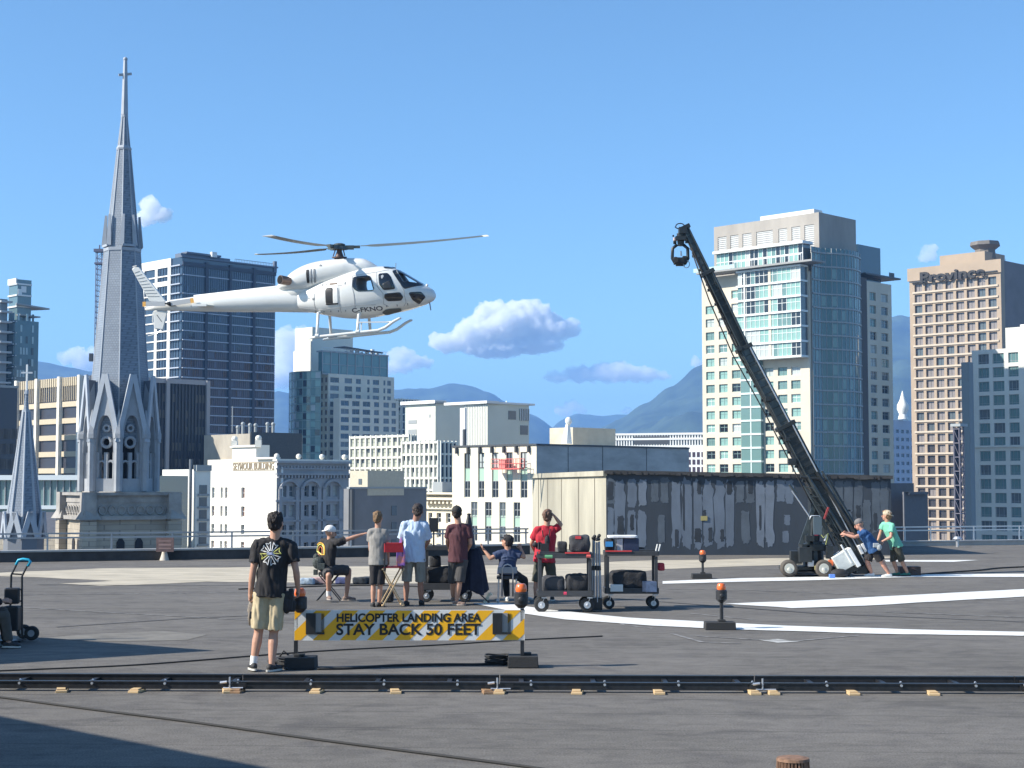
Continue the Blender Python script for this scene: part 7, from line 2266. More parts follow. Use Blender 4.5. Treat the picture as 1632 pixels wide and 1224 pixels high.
tag(m.build('work_glove', mat('glove_taupe', (.25, .21, .17), .85, var=.3, vscale=25), loc=tuple(o_), smooth=True), 'taupe work gloves hanging from the nearest mans left hand', 'gloves')
m = MB(); m.box(L1(401.5, 980, -.03), (.05, .035, .08)); tag(m.build('radio', M_blackplastic, loc=tuple(o_), bevel=.006), 'small black radio hanging with the gloves by the nearest man', 'radio')
# 2 seated man with white cap, pointing
r2_, j2, k2, so2, D_, o_ = person('seated man in backwards white cap and black tee, pointing to the right', (538, 958),
 dict(head=(527, 849), shL=(514, 864, .20), shR=(538, 865, -.16), elL=(508, 892, .25), haL=(513, 914, .05), elR=(558, 858, -.14), haR=(576, 852, -.10), hip=(521, 905),
  hiL=(520, 907, .08), hiR=(522, 908, -.10), knL=(527, 913, -.30) if False else (524, 917, -.36), knR=(556, 909, .10), anL=(524, 948, -.20), anR=(552, 950, .12)),
 1.80, (.80, .60), look=(.88, .45, -.12), shirt=C_black, pants=K_char, shoe=S_brn, cap=((.78, .76, .72), True), feet={'L': (.3, -.9), 'R': (.9, .25)}, sock=WS, socks='l', hem=.0, curlL=.7, curlR=.12, amp=.009, pant_to=.95, handN={'R': (0, .2, -1)})
for rr_, mm_ in ((11, mat('print_amber', (.75, .42, .05), .8)), (8.5, mat('print_yellow', (0, 0, 0))), (4.5, mat('print_rust', (.60, .20, .06), .8))):
 print_on(so2, r2_, D_, o_, [[(511 + rr_ * .62 * math.cos(a), 876 + rr_ * math.sin(a)) for a in [math.pi * (1 + i / 8) - .35 * 0 for i in range(9)]] + [(511 + rr_ * .6, 884), (511 - rr_ * .6, 884)]], 'shirt_print', mm_, None, r=.011)
def L2(px, py, dy=0): return at(px, py, D_ + dy) - o_
m = MB(); m.ball(L2(507, 897, -.12), (.11, .07, .12), 12, 8); m.box(L2(512, 903, -.18), (.14, .07, .12)); m.ball(L2(504, 888, -.1), (.06, .05, .07), 8, 6); m.box(L2(503, 912, -.08), (.08, .06, .10))
tag(m.build('tool_belt', mat('belt_grey_green', (.06, .07, .065), .8, var=.6, vscale=30), loc=tuple(o_), bevel=.008), 'tool belt packed with gear on the seated capped mans back', 'tool belt')
# his stool
st = thing('folding_stool', 'low black folding stool under the man in the white cap', 'stool', (o_.x - .18, o_.y, 0))
m = MB(); m.box((0, .02, .52), (.34, .34, .05)); m.build('seat', M_bag, st, bevel=.015)
for a, b in (((-.16, -.14), (.24, -.10)), ((.2, -.14), (-.2, -.1)), ((-.16, .16), (.24, .14)), ((.2, .16), (-.2, .14))):
 m = MB(); m.tube([(a[0], a[1], .5), (b[0], b[1], .015)], .011, 6); m.build('leg', M_blackmetal, st)
# 3 boy in grey
r3, j3, k3, so3, D_, o_ = person('boy in a grey tee and black shorts, standing left of the red chair', (600, 967),
 dict(head=(602.5, 826), shL=(591, 848), shR=(614, 848), elL=(590, 872, .08), haL=(594, 893, .18), elR=(617, 872, .02), haR=(619, 892, .06), hip=(602.5, 893), hiL=(597, 897), hiR=(608.5, 897),
  knL=(595, 934), knR=(606, 934), anL=(594.5, 960), anR=(604, 961)),
 1.70, (.12, 1), look=(.25, .95, -.02), shirt=C_grey, pants=K_black, shoe=S_blk2, hair=(.20, .12, .06), feet={'L': (-.15, 1), 'R': (.4, .8)}, hem=-.03, sleeve=.6, legw=.86, amp=.006, fat=.98)
# 4 man in pale blue shirt
r4, j4, k4, so4, D_, o_ = person('tall man in a loose pale blue shirt, dark cap and grey shorts', (658, 965),
 dict(head=(666, 815), shL=(645, 837), shR=(677, 837, .02), elL=(640, 862, .10), haL=(647, 872, .34), elR=(683, 862, .12), haR=(676, 874, .36), hip=(660, 886), hiL=(651, 890), hiR=(669, 890),
  knL=(648, 930), knR=(670, 930, .05), anL=(647, 957, -.02), anR=(671, 956, .06)),
 1.86, (.12, 1), look=(.1, .98, -.12), shirt=C_blue, pants=K_grey, shoe=S_blk2, hair=(.05, .035, .03), cap=((.03, .022, .022), False), skin=(.36, .18, .12), hem=-.045, sleeve=.85, loose=1.08, amp=.013, pant_to=.92, fat=1.0, legw=.95)
# 5 man in maroon
r5, j5, k5, so5, D_, o_ = person('man in a dark maroon tee and black shorts, standing beside the draped cone', (734, 965),
 dict(head=(728, 818), shL=(717, 842), shR=(746, 841, .02), elL=(713, 864, .10), haL=(716, 874, .30), elR=(750, 866, .02), haR=(744, 878, .22), hip=(730, 888), hiL=(723, 892), hiR=(738, 892),
  knL=(722, 929, .12), knR=(732, 929, -.05), anL=(722, 952, .25), anR=(727.5, 957, -.04)),
 1.78, (.0, 1), look=(-.1, .98, .05), shirt=C_maroon, pants=K_char, shoe=S_brn, hair=(.025, .018, .015), cap=((.02, .02, .018), False), feet={'L': (.2, .9), 'R': (.92, -.25)}, hem=-.035, sleeve=.68, amp=.008, loose=.98, pant_to=.97)
# 6 seated man in navy
r6, j6, k6, so6, D_, o_ = person('seated man in a navy tee and black cap with both arms spread', (814, 960),
 dict(head=(808, 863), shL=(797, 882, -.02), shR=(823, 882, .04), elL=(782, 890, -.06), haL=(772, 877, .0), elR=(835, 888, .02), haR=(830, 874, .08), hip=(808, 911), hiL=(803, 913, .05), hiR=(816, 913, .02),
  knL=(806, 921, .42), knR=(836, 925, .30), anL=(808, 951, .36), anR=(837, 953, .42)),
 1.74, (.20, 1), look=(-.80, .50, .30), shirt=C_navy, pants=mat('trousers_black', (.018, .018, .022), .85), shoe=S_wht, cap=((.016, .016, .018), False), hair=(.03, .02, .02), long=True, feet={'L': (-.2, .9), 'R': (.7, .6)}, hem=.0, curlL=.15, curlR=.6, handN={'L': (0, .2, 1), 'R': (0, 1, 0)}, amp=.007)
print_on(so6, r6, D_, o_, [[(800 + 2.6 * i, 889 - 2.2 * math.sin(math.pi * i / 8)) for i in range(9)], [(801 + 2.4 * i, 893 - 1.5 * math.sin(math.pi * i / 8)) for i in range(9)]], 'shirt_print', mat('print_dim_blue', (.08, .11, .19), .8), None, r=.010, closed=False)
st = thing('low_chair', 'stool with a grey hooped backrest under the seated man in navy', 'stool', (o_.x - .06, o_.y, 0))
m = MB(); m.box((0, .05, .46), (.40, .36, .06)); m.build('seat', M_bagg, st, bevel=.02)
m = MB(); m.tube([(-.10, -.17, .12), (-.10, -.17, .62), (-.06, -.18, .69), (0, -.18, .71), (.06, -.18, .69), (.10, -.17, .62), (.10, -.17, .12)], .014, 8); m.build('hoop', M_steel, st, smooth=True)
m = MB(); m.box((0, -.16, .60), (.36, .03, .12)); m.build('backrest', mat('backrest_grey', (.28, .29, .31), .7), st, bevel=.015)
for x, y in ((-.16, -.12), (.16, -.12), (-.16, .2), (.16, .2)):
 m = MB(); m.tube([(x, y, .44), (x * 1.1, y, .03)], .014, 6); m.build('leg', M_steel, st)
 m = MB(); m.ball((x * 1.1, y, .03), .028, 8, 6); m.build('castor', M_alum, st)
# 7 man in red
r7, j7, k7, so7, D_, o_ = person('man in a red tee with one hand raised to his head', (863, 958),
 dict(head=(873, 823), shL=(856, 845), shR=(885, 844, .02), elL=(847, 866, .05), haL=(853, 880, .22), elR=(894, 836, .04), haR=(884, 823, .02), hip=(868, 888), hiL=(860, 892), hiR=(876, 892),
  knL=(855, 930), knR=(880, 930, .1), anL=(854, 950), anR=(880, 950, .1)),
 1.78, (.05, 1), look=(.35, .9, .12), shirt=C_red, pants=K_olive, shoe=S_blk, hair=(.16, .09, .06), hem=-.035, sleeve=.7, loose=1.05, fat=1.06, curlR=.35, handN={'R': (-1, .0, .1)}, amp=.010)
def L7(px, py, dy=0): return at(px, py, D_ + dy) - o_
m = MB(); m.box(L7(868, 873, -.16), (.16, .09, .16)); m.ball(L7(872, 862, -.15), (.05, .05, .10), 10, 8); m.box(L7(860, 870, -.16), (.06, .06, .14), rz=.3); m.ball(L7(853, 868, -.08), (.06, .05, .05), 8, 6); m.tube([L7(866, 856, -.15), L7(864, 845, -.14)], .012, 6); m.tube([L7(874, 856, -.15), L7(877, 843, -.14)], .012, 6)
tag(m.build('tool_belt', M_bag, loc=tuple(o_), bevel=.01), 'black harness and gear pouch low on the red shirt mans back', 'tool belt')
# 8 and 9 crane operators
r8, j8, k8, so8, D_, o_ = person('man in a blue tee and grey cap leaning forward to push the crane', (1400, 920),
 dict(head=(1369, 836), shL=(1375, 848, .10), shR=(1378, 850, -.16), elL=(1364, 853, .2), haL=(1350, 849, .15), elR=(1362, 856, -.18), haR=(1348, 852, -.12), hip=(1392, 873), hiL=(1390, 875, .09), hiR=(1394, 876, -.08),
  knL=(1382, 895, .10), knR=(1405, 895, -.06), anL=(1389, 913, .12), anR=(1417, 914, -.04)),
 1.80, (-1, .15), look=(-.85, .30, -.35), shirt=C_royal, pants=K_black, shoe=S_wht, cap=((.16, .15, .15), True), feet={'L': (-1, .1), 'R': (-.95, -.1)}, fat=1.12, loose=1.05, sleeve=.6, D=37.0, skin=(.55, .28, .20), legw=1.05, pant_to=.9)
def L8(px, py, dy=0): return at(px, py, D_ + dy) - o_
m = MB(); m.box(L8(1396, 869, -.2), (.14, .06, .10)); m.ball(L8(1401, 872, -.2), (.07, .05, .08), 8, 6); tag(m.build('waist_pouch', mat('pouch_pale', (.40, .42, .42), .8), loc=tuple(o_), bevel=.01), 'pale pouch at the waist of the man in the blue tee', 'pouch')
r9, j9, k9, so9, D_, o_ = person('man in a pale green tee and cap pulling the crane from behind', (1434, 918),
 dict(head=(1413, 822), shL=(1408, 836, .14), shR=(1422, 838, -.14), elL=(1403, 850, .16), haL=(1399, 862, .05), elR=(1420, 856, -.22), haR=(1408, 862, -.18), hip=(1428, 869), hiL=(1426, 871, .08), hiR=(1430, 871, -.08),
  knL=(1424, 893, .10), knR=(1437, 893, -.04), anL=(1430, 912, .12), anR=(1446, 912, -.02)),
 1.78, (-.85, .5), look=(-.80, .55, .10), shirt=C_green, pants=K_olive, shoe=S_grn, cap=((.50, .42, .30), True), hair=(.30, .18, .10), feet={'L': (-.9, .3), 'R': (-.9, -.1)}, sleeve=.6, D=37.2, legw=.95, pant_to=1.05)
# 10 person sitting in the shade at the left edge
r10, j10, k10, so10, D_, o_ = person('person in black and brown trousers sitting in shade at the left frame edge', (4, 1032),
 dict(head=(-34, 905), shL=(-42, 930, .15), shR=(-24, 932, -.12), elL=(-34, 958, .18), haL=(-10, 962, .1), elR=(-18, 960, -.16), haR=(4, 958, -.1), hip=(-30, 985), hiL=(-28, 986, .1), hiR=(-28, 988, -.1),
  knL=(4, 975, .12), knR=(8, 982, -.12), anL=(10, 1020, .12), anR=(13, 1022, -.10)),
 1.75, (1, .05), shirt=C_black, pants=mat('trousers_brown', (.10, .085, .07), .85, var=.2), shoe=S_blk, hair=(.03, .02, .02), long=True, feet={'L': (1, 0), 'R': (1, -.1)}, sleeve=1.1)
m = MB(); m.box((0, 0, .21), (.45, .40, .42)); tag(m.build('equipment_case', M_blackplastic, loc=(o_.x - .32, o_.y, 0), bevel=.02), 'black case used as a seat at the left frame edge', 'case')
# ---------------------------------------------------------------- helicopter
def helicopter():
 D = 55.0; S = D / F
 O = at(545, 480, D)
 root = thing('helicopter', 'white twin engine helicopter hovering over the roof edge, nose to the right', 'helicopter', O)
 Rm = Matrix.Rotation(R(-7), 3, 'Z') @ Matrix.Rotation(R(4), 3, 'X')
 root.rotation_euler = Rm.to_euler()
 Ri = Rm.inverted()
 X = lambda zx: (420 + zx / 4.295 - 545) * S
 Z = lambda zy: (480 - (350 + zy / 4.295)) * S
 W = mat('heli_white', (.72, .72, .69), .28, spec=.5, coat=.4, var=.03, vscale=2)
 GLS = mat('heli_glass_dark', (.012, .014, .018), .06, spec=.8, coat=.3)
 DK = mat('heli_dark', (.02, .02, .022), .5)
 GR = mat('heli_grey', (.25, .26, .27), .5, metal=.3)
 def loft(secs, n=44, e=2.5, cap=True):
  """secs: zx, top zy, bottom zy, half width m"""
  # dense interpolation
  out = []
  for i in range(len(secs) - 1):
   p0, p1, p2, p3 = secs[max(i - 1, 0)], secs[i], secs[i + 1], secs[min(i + 2, len(secs) - 1)]
   for k in range(5):
    t = k / 5; q = []
    for c in range(4):
     m1 = (p2[c] - p0[c]) / max(p2[0] - p0[0], 1e-6) * (p2[0] - p1[0]); m2 = (p3[c] - p1[c]) / max(p3[0] - p1[0], 1e-6) * (p2[0] - p1[0])
     q.append((2 * t ** 3 - 3 * t * t + 1) * p1[c] + (t ** 3 - 2 * t * t + t) * m1 + (-2 * t ** 3 + 3 * t * t) * p2[c] + (t ** 3 - t * t) * m2)
    out.append(q)
  out.append(list(secs[-1]))
  vs = []; fs = []
  for (zx, a, b, w) in out:
   x = X(zx); zt, zb = Z(a), Z(b); zc = (zt + zb) / 2; h = max((zt - zb) / 2, .004); w = max(w, .004)
   for k in range(n):
    an = 2 * math.pi * k / n; c, s = math.cos(an), math.sin(an)
    vs.append((x, -w * math.copysign(abs(c) ** (2 / e), c), zc + h * math.copysign(abs(s) ** (2 / e), s)))
  for i in range(len(out) - 1):
   for k in range(n): fs.append((i * n + k, i * n + (k + 1) % n, (i + 1) * n + (k + 1) % n, (i + 1) * n + k))
  fs.append(tuple(range(n - 1, -1, -1))); fs.append(tuple((len(out) - 1) * n + k for k in range(n)))
  mb = MB(); mb.add(vs, fs); return mb
 fus = loft([(150, 505, 606, .16), (220, 496, 612, .30), (300, 470, 628, .50), (420, 420, 654, .74), (560, 372, 676, .90), (640, 348, 681, .94), (700, 334, 680, .95), (780, 326, 670, .95), (850, 325, 656, .93), (910, 338, 645, .90),
    (960, 362, 636, .85), (1010, 392, 625, .78), (1060, 422, 610, .68), (1110, 452, 594, .54), (1150, 474, 577, .38), (1178, 494, 560, .22), (1192, 520, 540, .05)])
 f_o = fus.build('fuselage', W, root, smooth=True)
 # see-through openings: cabin window and upper windscreen
 def poly(pts): return [(X(a), Z(b)) for a, b in pts]
 win_clear = poly([(676, 412), (768, 403), (781, 440), (797, 494), (698, 498), (680, 484), (672, 450)])
 ws_clear = poly([(950, 374), (975, 382), (1083, 447), (1030, 440), (1012, 432), (1000, 446), (985, 430)])
 for pc in (win_clear, ws_clear):
  c = MB(); c.prism([(x, -2, z) for x, z in pc], (0, 4, 0)); co = c.build('cutter', GR, root)
  b = f_o.modifiers.new('b', 'BOOLEAN'); b.operation = 'DIFFERENCE'; b.solver = 'EXACT'; b.object = co
  COLt = bpy.data.scenes.get('scratch') or bpy.data.scenes.new('scratch')
  COLt.collection.objects.link(co)
  applied(f_o)
  COLt.collection.objects.unlink(co)
  bpy.data.objects.remove(co)
 me = f_o.data; me.materials.clear(); me.materials.append(W); me.materials.append(mat('heli_cabin_lining', (.30, .30, .31), .7))
 for p in me.polygons:
  inner = False
  cxx, cz = p.center.x, p.center.z
  if abs(p.normal.y) < .02 and p.area > .02 and abs(p.center.y) < .25: inner = True
  p.material_index = 1 if inner else 0
  p.use_smooth = not inner
 me.set_sharp_from_angle(angle=R(35))
 solid = fus.mesh('s', W); bv = BVHTree.FromPolygons([v.co for v in solid.vertices], [tuple(p.vertices) for p in solid.polygons])
 def patch(name, pts, m, off=.006, sides=(-1,), parent=root, rings=6, hole=None, bvt=None, thick=.012):
  bvt = bvt or bv
  pc = [(X(a), Z(b)) for a, b in pts]
  # round the corners
  P2 = []
  for i in range(len(pc)):
   a, b, c = pc[i - 1], pc[i], pc[(i + 1) % len(pc)]
   for t in (.82, .91): P2.append((a[0] + (b[0] - a[0]) * t, a[1] + (b[1] - a[1]) * t)) if t == .82 else P2.append((b[0] * .9 + a[0] * .05 + c[0] * .05, b[1] * .9 + a[1] * .05 + c[1] * .05))
   P2.append((b[0] + (c[0] - b[0]) * .18, b[1] + (c[1] - b[1]) * .18))
   for t in (.35, .5, .65): P2.append((b[0] + (c[0] - b[0]) * t, b[1] + (c[1] - b[1]) * t))
  cx = sum(p[0] for p in P2) / len(P2); cz = sum(p[1] for p in P2) / len(P2)
  if hole:
   # ring between the outline and the hole outline, matched by angle
   H = hole; hcx = sum(p[0] for p in H) / len(H); hcz = sum(p[1] for p in H) / len(H)
   def hit(dx, dz):
    best = 0
    for i in range(len(H)):
     (x1, z1), (x2, z2) = H[i], H[(i + 1) % len(H)]
     ex, ez = x2 - x1, z2 - z1; den = dx * ez - dz * ex
     if abs(den) < 1e-9: continue
     t = ((x1 - hcx) * ez - (z1 - hcz) * ex) / den; u = ((x1 - hcx) * dz - (z1 - hcz) * dx) / den
     if t > 0 and -1e-6 <= u <= 1 + 1e-6: best = max(best, t)
    return best
  for sd in sides:
   vs = []; ok = True
   rr = [i / rings for i in range(rings + 1)] if hole else [(i + 1) / rings for i in range(rings)]
   for r_ in rr:
    for (x, z) in P2:
     if hole:
      dx, dz = x - hcx, z - hcz; l = math.hypot(dx, dz); dx /= l; dz /= l; hr = min(hit(dx, dz), l * .98)
      q = (hcx + dx * (hr + (l - hr) * r_), hcz + dz * (hr + (l - hr) * r_))
     else: q = (cx + (x - cx) * r_, cz + (z - cz) * r_)
     h = bvt.ray_cast(Vector((q[0], sd * 3, q[1])), Vector((0, -sd, 0)))
     if h[0] is None: vs.append(Vector((q[0], sd * .02, q[1])))
     else:
      n_ = h[1] if h[1].y * sd > 0 else -h[1]
      vs.append(h[0] + n_ * off)
   n = len(P2); fs = []
   if not hole:
    h = bvt.ray_cast(Vector((cx, sd * 3, cz)), Vector((0, -sd, 0))); vs.append((h[0] if h[0] is not None else Vector((cx, 0, cz))) + Vector((0, sd * off, 0)))
    fs += [(len(vs) - 1, k, (k + 1) % n) for k in range(n)]
   for i in range(len(rr) - 1):
    for k in range(n): fs.append((i * n + k, i * n + (k + 1) % n, (i + 1) * n + (k + 1) % n, (i + 1) * n + k))
   mb = MB(); mb.add(vs, fs); o = mb.build(name, m, parent, smooth=True)
   s_ = o.modifiers.new('t', 'SOLIDIFY'); s_.thickness = thick; s_.offset = 0
  return o
 B2 = (-1, 1)
 patch('cabin_window', [(652, 402), (774, 394), (808, 500), (692, 504), (668, 492), (650, 468)], GLS, sides=B2, hole=win_clear)
 patch('door_window', [(826, 384), (886, 379), (912, 405), (947, 490), (866, 498), (836, 458)], GLS, sides=B2)
 patch('lower_window', [(872, 520), (975, 510), (996, 542), (980, 568), (890, 571), (868, 548)], GLS, sides=B2)
 patch('chin_window', [(1028, 512), (1108, 506), (1138, 542), (1090, 592), (1052, 562)], GLS, sides=B2)
 patch('windscreen', [(912, 364), (940, 350), (1030, 402), (1122, 461), (1060, 474), (1002, 491), (955, 425)], GLS, sides=B2, hole=ws_clear)
 patch('roof_window', [(842, 331), (905, 329), (918, 339), (905, 347), (860, 346)], GLS, sides=(-1,))
 for nm, pts, c in (('painted_glint', [(846, 400), (858, 392), (866, 402), (858, 418), (850, 420)], (.40, .42, .44)), ('seat_back', [(858, 455), (905, 430), (925, 480), (870, 490)], (.035, .037, .042))):  # the paler patch is a highlight painted on the door window
  patch(nm, pts, mat('heli_' + nm, c, .4), off=.014)
 patch('hold_opening', [(457, 476), (512, 473), (513, 588), (461, 589)], DK)
 patch('hold_panel', [(514, 474), (549, 471), (550, 586), (515, 588)], mat('heli_panel_pale', (.72, .72, .70), .4), off=.012)
 patch('hold_sill', [(461, 580), (550, 577), (551, 586), (462, 590)], DK, off=.02)
 patch('step_plate', [(484, 444), (541, 440), (541, 450), (485, 455)], mat('heli_brown', (.16, .11, .08), .6))
 patch('belly_light', [(838, 640), (872, 622), (968, 614), (968, 630), (850, 656)], mat('heli_olive_grey', (.10, .10, .085), .5), off=.03)
 for (a, b, w_, h_) in ((432, 454, 10, 14), (463, 450, 5, 12), (332, 539, 8, 6), (368, 545, 16, 18), (598, 444, 6, 18), (879, 603, 6, 12), (949, 598, 6, 12), (1018, 590, 6, 14), (372, 632, 5, 8), (488, 632, 6, 10), (545, 632, 5, 10), (596, 630, 5, 10), (250, 616, 5, 8), (437, 632, 5, 8)):
  patch('fitting', [(a - w_ / 2, b - h_ / 2), (a + w_ / 2, b - h_ / 2), (a + w_ / 2, b + h_ / 2), (a - w_ / 2, b + h_ / 2)], GR, rings=2)
 # door seams
 def seam(pts):
  out = []
  for (p, q) in zip(pts, pts[1:]):
   for t in (0, .25, .5, .75):
    x, z = X(p[0] + (q[0] - p[0]) * t), Z(p[1] + (q[1] - p[1]) * t)
    h = bv.ray_cast(Vector((x, -3, z)), Vector((0, 1, 0)))
    if h[0] is not None: out.append(h[0] + Vector((0, -.003, 0)))
  if len(out) > 2:
   mb = MB(); mb.tube(out, .010, 5); mb.build('door_seam', mat('seam_grey', (.34, .34, .34), .5), root)
 seam([(646, 395), (650, 470), (662, 520), (668, 640)]); seam([(812, 372), (822, 470), (862, 520), (862, 590), (900, 610)]); seam([(925, 355), (1000, 500), (1010, 580), (985, 612)]); seam([(646, 395), (812, 372), (915, 352)]); seam([(380, 470), (640, 455)]); seam([(222, 500), (218, 560), (224, 610)]); seam([(380, 470), (372, 560), (378, 650)]); seam([(224, 600), (420, 620), (646, 600), (862, 592)]); seam([(555, 462), (560, 560), (562, 672)])
 # registration
 t = text_mesh('C-FKNO', .20, .004, mat('reg_dark', (.05, .05, .07), .5), 'registration', root, offset=.004)
 xs = [v.co.x for v in t.data.vertices]; w_ = max(xs) - min(xs); want = X(850) - X(640)
 for v in t.data.vertices: v.co.x *= want / w_
 ca, sa = math.cos(R(4.0)), math.sin(R(4.0))
 for v in t.data.vertices:
  x, z = v.co.x * ca - v.co.y * sa, v.co.x * sa + v.co.y * ca
  wx, wz = X(745) + x, Z(625) + z
  h = bv.ray_cast(Vector((wx, -3, wz)), Vector((0, 1, 0)))
  v.co = h[0] + Vector((0, -.006 + v.co.z, 0)) if h[0] is not None else Vector((wx, -.9, wz))
 # engine cowling
 cow = loft([(84, 446, 474, .12), (110, 425, 480, .30), (150, 391, 486, .42), (200, 348, 490, .50), (280, 307, 490, .55), (380, 281, 470, .56), (480, 270, 450, .54), (560, 264, 430, .50), (585, 263, 425, .48), (610, 264, 420, .46), (690, 269, 400, .42), (740, 290, 380, .36), (790, 322, 360, .22), (812, 330, 345, .06)], e=2.3)
 c_o = cow.build('engine_cowling', W, root, smooth=True); c_o.data.set_sharp_from_angle(angle=R(50))
 cbv = BVHTree.FromPolygons([v.co for v in c_o.data.vertices], [tuple(p.vertices) for p in c_o.data.polygons])
 patch('intake_slot', [(312, 346), (333, 345), (336, 436), (318, 436)], DK, bvt=cbv); patch('intake_frame', [(342, 342), (352, 340), (356, 438), (346, 438)], GR, bvt=cbv); patch('intake_slot', [(362, 340), (378, 342), (382, 430), (368, 438)], GR, bvt=cbv)
 patch('cowl_mark', [(400, 322), (412, 308), (425, 322)], GR, bvt=cbv, rings=2)
 m = MB(); m.tube([(X(90), 0, Z(455)), (X(200), -.02, Z(492)), (X(420), 0, Z(470))], [.18, .34, .3], 16); m.build('engine_fairing', W, root, smooth=True)
 # exhausts
 for sd in (-1, 1):
  m = MB(); a = Vector((X(192), sd * .40, Z(420))); b = Vector((X(140), sd * .74, Z(413))); dr = (b - a).normalized()
  m.tube([a, b], [.145, .165], 18); ex = m.build('exhaust', mat('exhaust_bronze', (.22, .15, .12), .35, metal=.7), root, smooth=True, sharp=40)
  m = MB(); m.tube([b + dr * .001, b + dr * .012], [.135, .135], 18); m.build('exhaust_mouth', mat('pipe_inside_dark', (.008, .007, .006), .95), ex)  # black disc stands in for the unlit inside of the pipe
 # boom
 bx_ = lambda px: (px - 545) * S
 bz = lambda py: (480 - py) * S
 rows = [(505, 470, 498, .30), (470, 459, 497, .36), (439, 457, 496, .38), (380, 461.5, 495.2, .33), (320, 467, 494, .27), (262, 473.8, 491.8, .19), (235, 481, 491, .10), (218, 486.5, 490.5, .04)]
 m = MB(); m.tube([(bx_(a), 0, bz((b + c) / 2)) for a, b, c, d in rows], [d for *_, d in rows], 24, ry=[(c - b) / 2 * S for a, b, c, d in rows], side=(0, 1, 0)); m.build('tail_boom', W, root, smooth=True)
 m = MB(); m.tube([(bx_(470), -.30, bz(476)), (bx_(400), -.30, bz(477.5)), (bx_(340), -.235, bz(480.5))], .02, 6); m.build('boom_strake', mat('strake_grey', (.35, .35, .35), .5), root)
 m = MB(); m.tube([(bx_(480), 0, bz(459)), (bx_(439), 0, bz(456)), (bx_(300), 0, bz(468.5))], [.05, .06, .04], 8); m.build('drive_shaft_cover', W, root, smooth=True)
 # fins
 def fin(name, pts, t=.07):
  m = MB(); vs = [Vector((bx_(a), -t / 2, bz(b))) for a, b in pts]; m.prism(vs, (0, t, 0)); return m.build(name, W, root, bevel=.02)
 f1 = fin('upper_fin', [(196.5, 423), (201, 419.5), (209, 420.5), (255, 478), (226, 476)], .10)
 for k in range(9):
  t_ = .12 + .09 * k
  a = (196.5 + (226 - 196.5) * t_, 423 + (476 - 423) * t_); b = (209 + (255 - 209) * t_, 420.5 + (478 - 420.5) * t_)
  m = MB(); m.tube([(bx_(a[0] + 1), -.053, bz(a[1])), (bx_(b[0] - 5), -.053, bz(b[1] - 1))], .010, 5); m.build('fin_rib', mat('seam_grey', (0, 0, 0)), f1)
 m = MB(); m.tube([(bx_(198), 0, bz(420)), (bx_(205), 0, bz(418.5))], .05, 8); m.build('fin_cap', GR, f1)
 f2 = fin('lower_fin', [(232, 492), (256, 492), (248, 522), (233, 520)], .08)
 m = MB(); m.tube([(bx_(231), 0, bz(494)), (bx_(230), 0, bz(508)), (bx_(236), 0, bz(521))], .02, 6); m.tube([(bx_(247), 0, bz(521)), (bx_(236), 0, bz(529)), (bx_(222), 0, bz(532))], .018, 6); m.build('tail_skid', W, root)
 m = MB(); m.tube([(bx_(238), -.044, bz(498)), (bx_(246), -.044, bz(509))], .010, 5); m.build('fin_aerial', DK, f2)
 m = MB(); m.box((bx_(325), 0, bz(485.5)), (24 * S, 2.1, .06)); m.build('stabiliser', mat('stab_olive', (.55, .54, .47), .5), root, bevel=.025)
 for sd in (-1, 1):
  m = MB(); m.box((bx_(325), sd * 1.06, bz(485.5)), (24 * S, .03, .09)); m.build('stabiliser_end', W, root, bevel=.01)
 # tail rotor
 hb = Vector((bx_(262), -.34, bz(480.5)))
 m = MB(); m.tube([(hb.x, -.12, hb.z), hb + Vector((0, -.05, 0))], [.09, .05], 12); m.box(hb, (.22, .06, .06)); m.box((hb.x + .12, -.25, hb.z - .06), (.16, .08, .05)); tr = m.build('tail_rotor_hub', DK, root)
 for sg in (-1, 1):
  c_ = mat('blade_tail_grey', (.45, .46, .47), .4)
  m = MB(); a = hb + Vector((sg * .10, 0, 0)); b = hb + Vector((sg * .82, 0, .07 * (1 if sg > 0 else 0) + (.02 if sg > 0 else -.01))); m.beam(a, b, .02, .17); bl = m.build('tail_rotor_blade', c_, root, bevel=.006)
  m = MB(); m.beam(b, b + (b - a).normalized() * .12, .021, .172); m.build('blade_tip', mat('tip_amber', (.80, .42, .10), .4), bl)
 # mast and main rotor
 hub = Vector((bx_(541.5), 0, bz(394)))
 m = MB(); m.tube([(hub.x, 0, bz(414)), (hub.x, 0, bz(400)), (hub.x, 0, bz(392))], [.20, .09, .12], 14); m.tube([(hub.x - .2, -.1, bz(408)), (hub.x - .1, -.12, bz(396))], .02, 6); m.tube([(hub.x + .22, -.1, bz(408)), (hub.x + .16, -.12, bz(396))], .02, 6); m.tube([(hub.x, 0, bz(411)), (hub.x, 0, bz(409))], .27, 14)
 m.build('rotor_mast', mat('mast_brown', (.12, .08, .07), .5, metal=.4), root, smooth=True, sharp=40)
 m = MB(); m.tube([hub + Vector((0, 0, -.08)), hub + Vector((0, 0, .05))], [.30, .24], 14); m.ball(hub + Vector((0, 0, .09)), (.22, .22, .07), 12, 6)
 for k in range(3):
  a = 2 * math.pi * (k + .1) / 3; m.box(hub + Vector((.36 * math.cos(a), .36 * math.sin(a), 0)), (.30, .20, .14), rz=a)
  m.box(hub + Vector((.62 * math.cos(a), .62 * math.sin(a), .02)), (.22, .14, .09), rz=a)
 m.build('rotor_hub', mat('hub_grey_green', (.10, .115, .11), .45, metal=.4), root)
 tips = [(5.19, 1.10, .60), (-1.66, -5.00, -.37), (-3.55, 3.94, .33)]
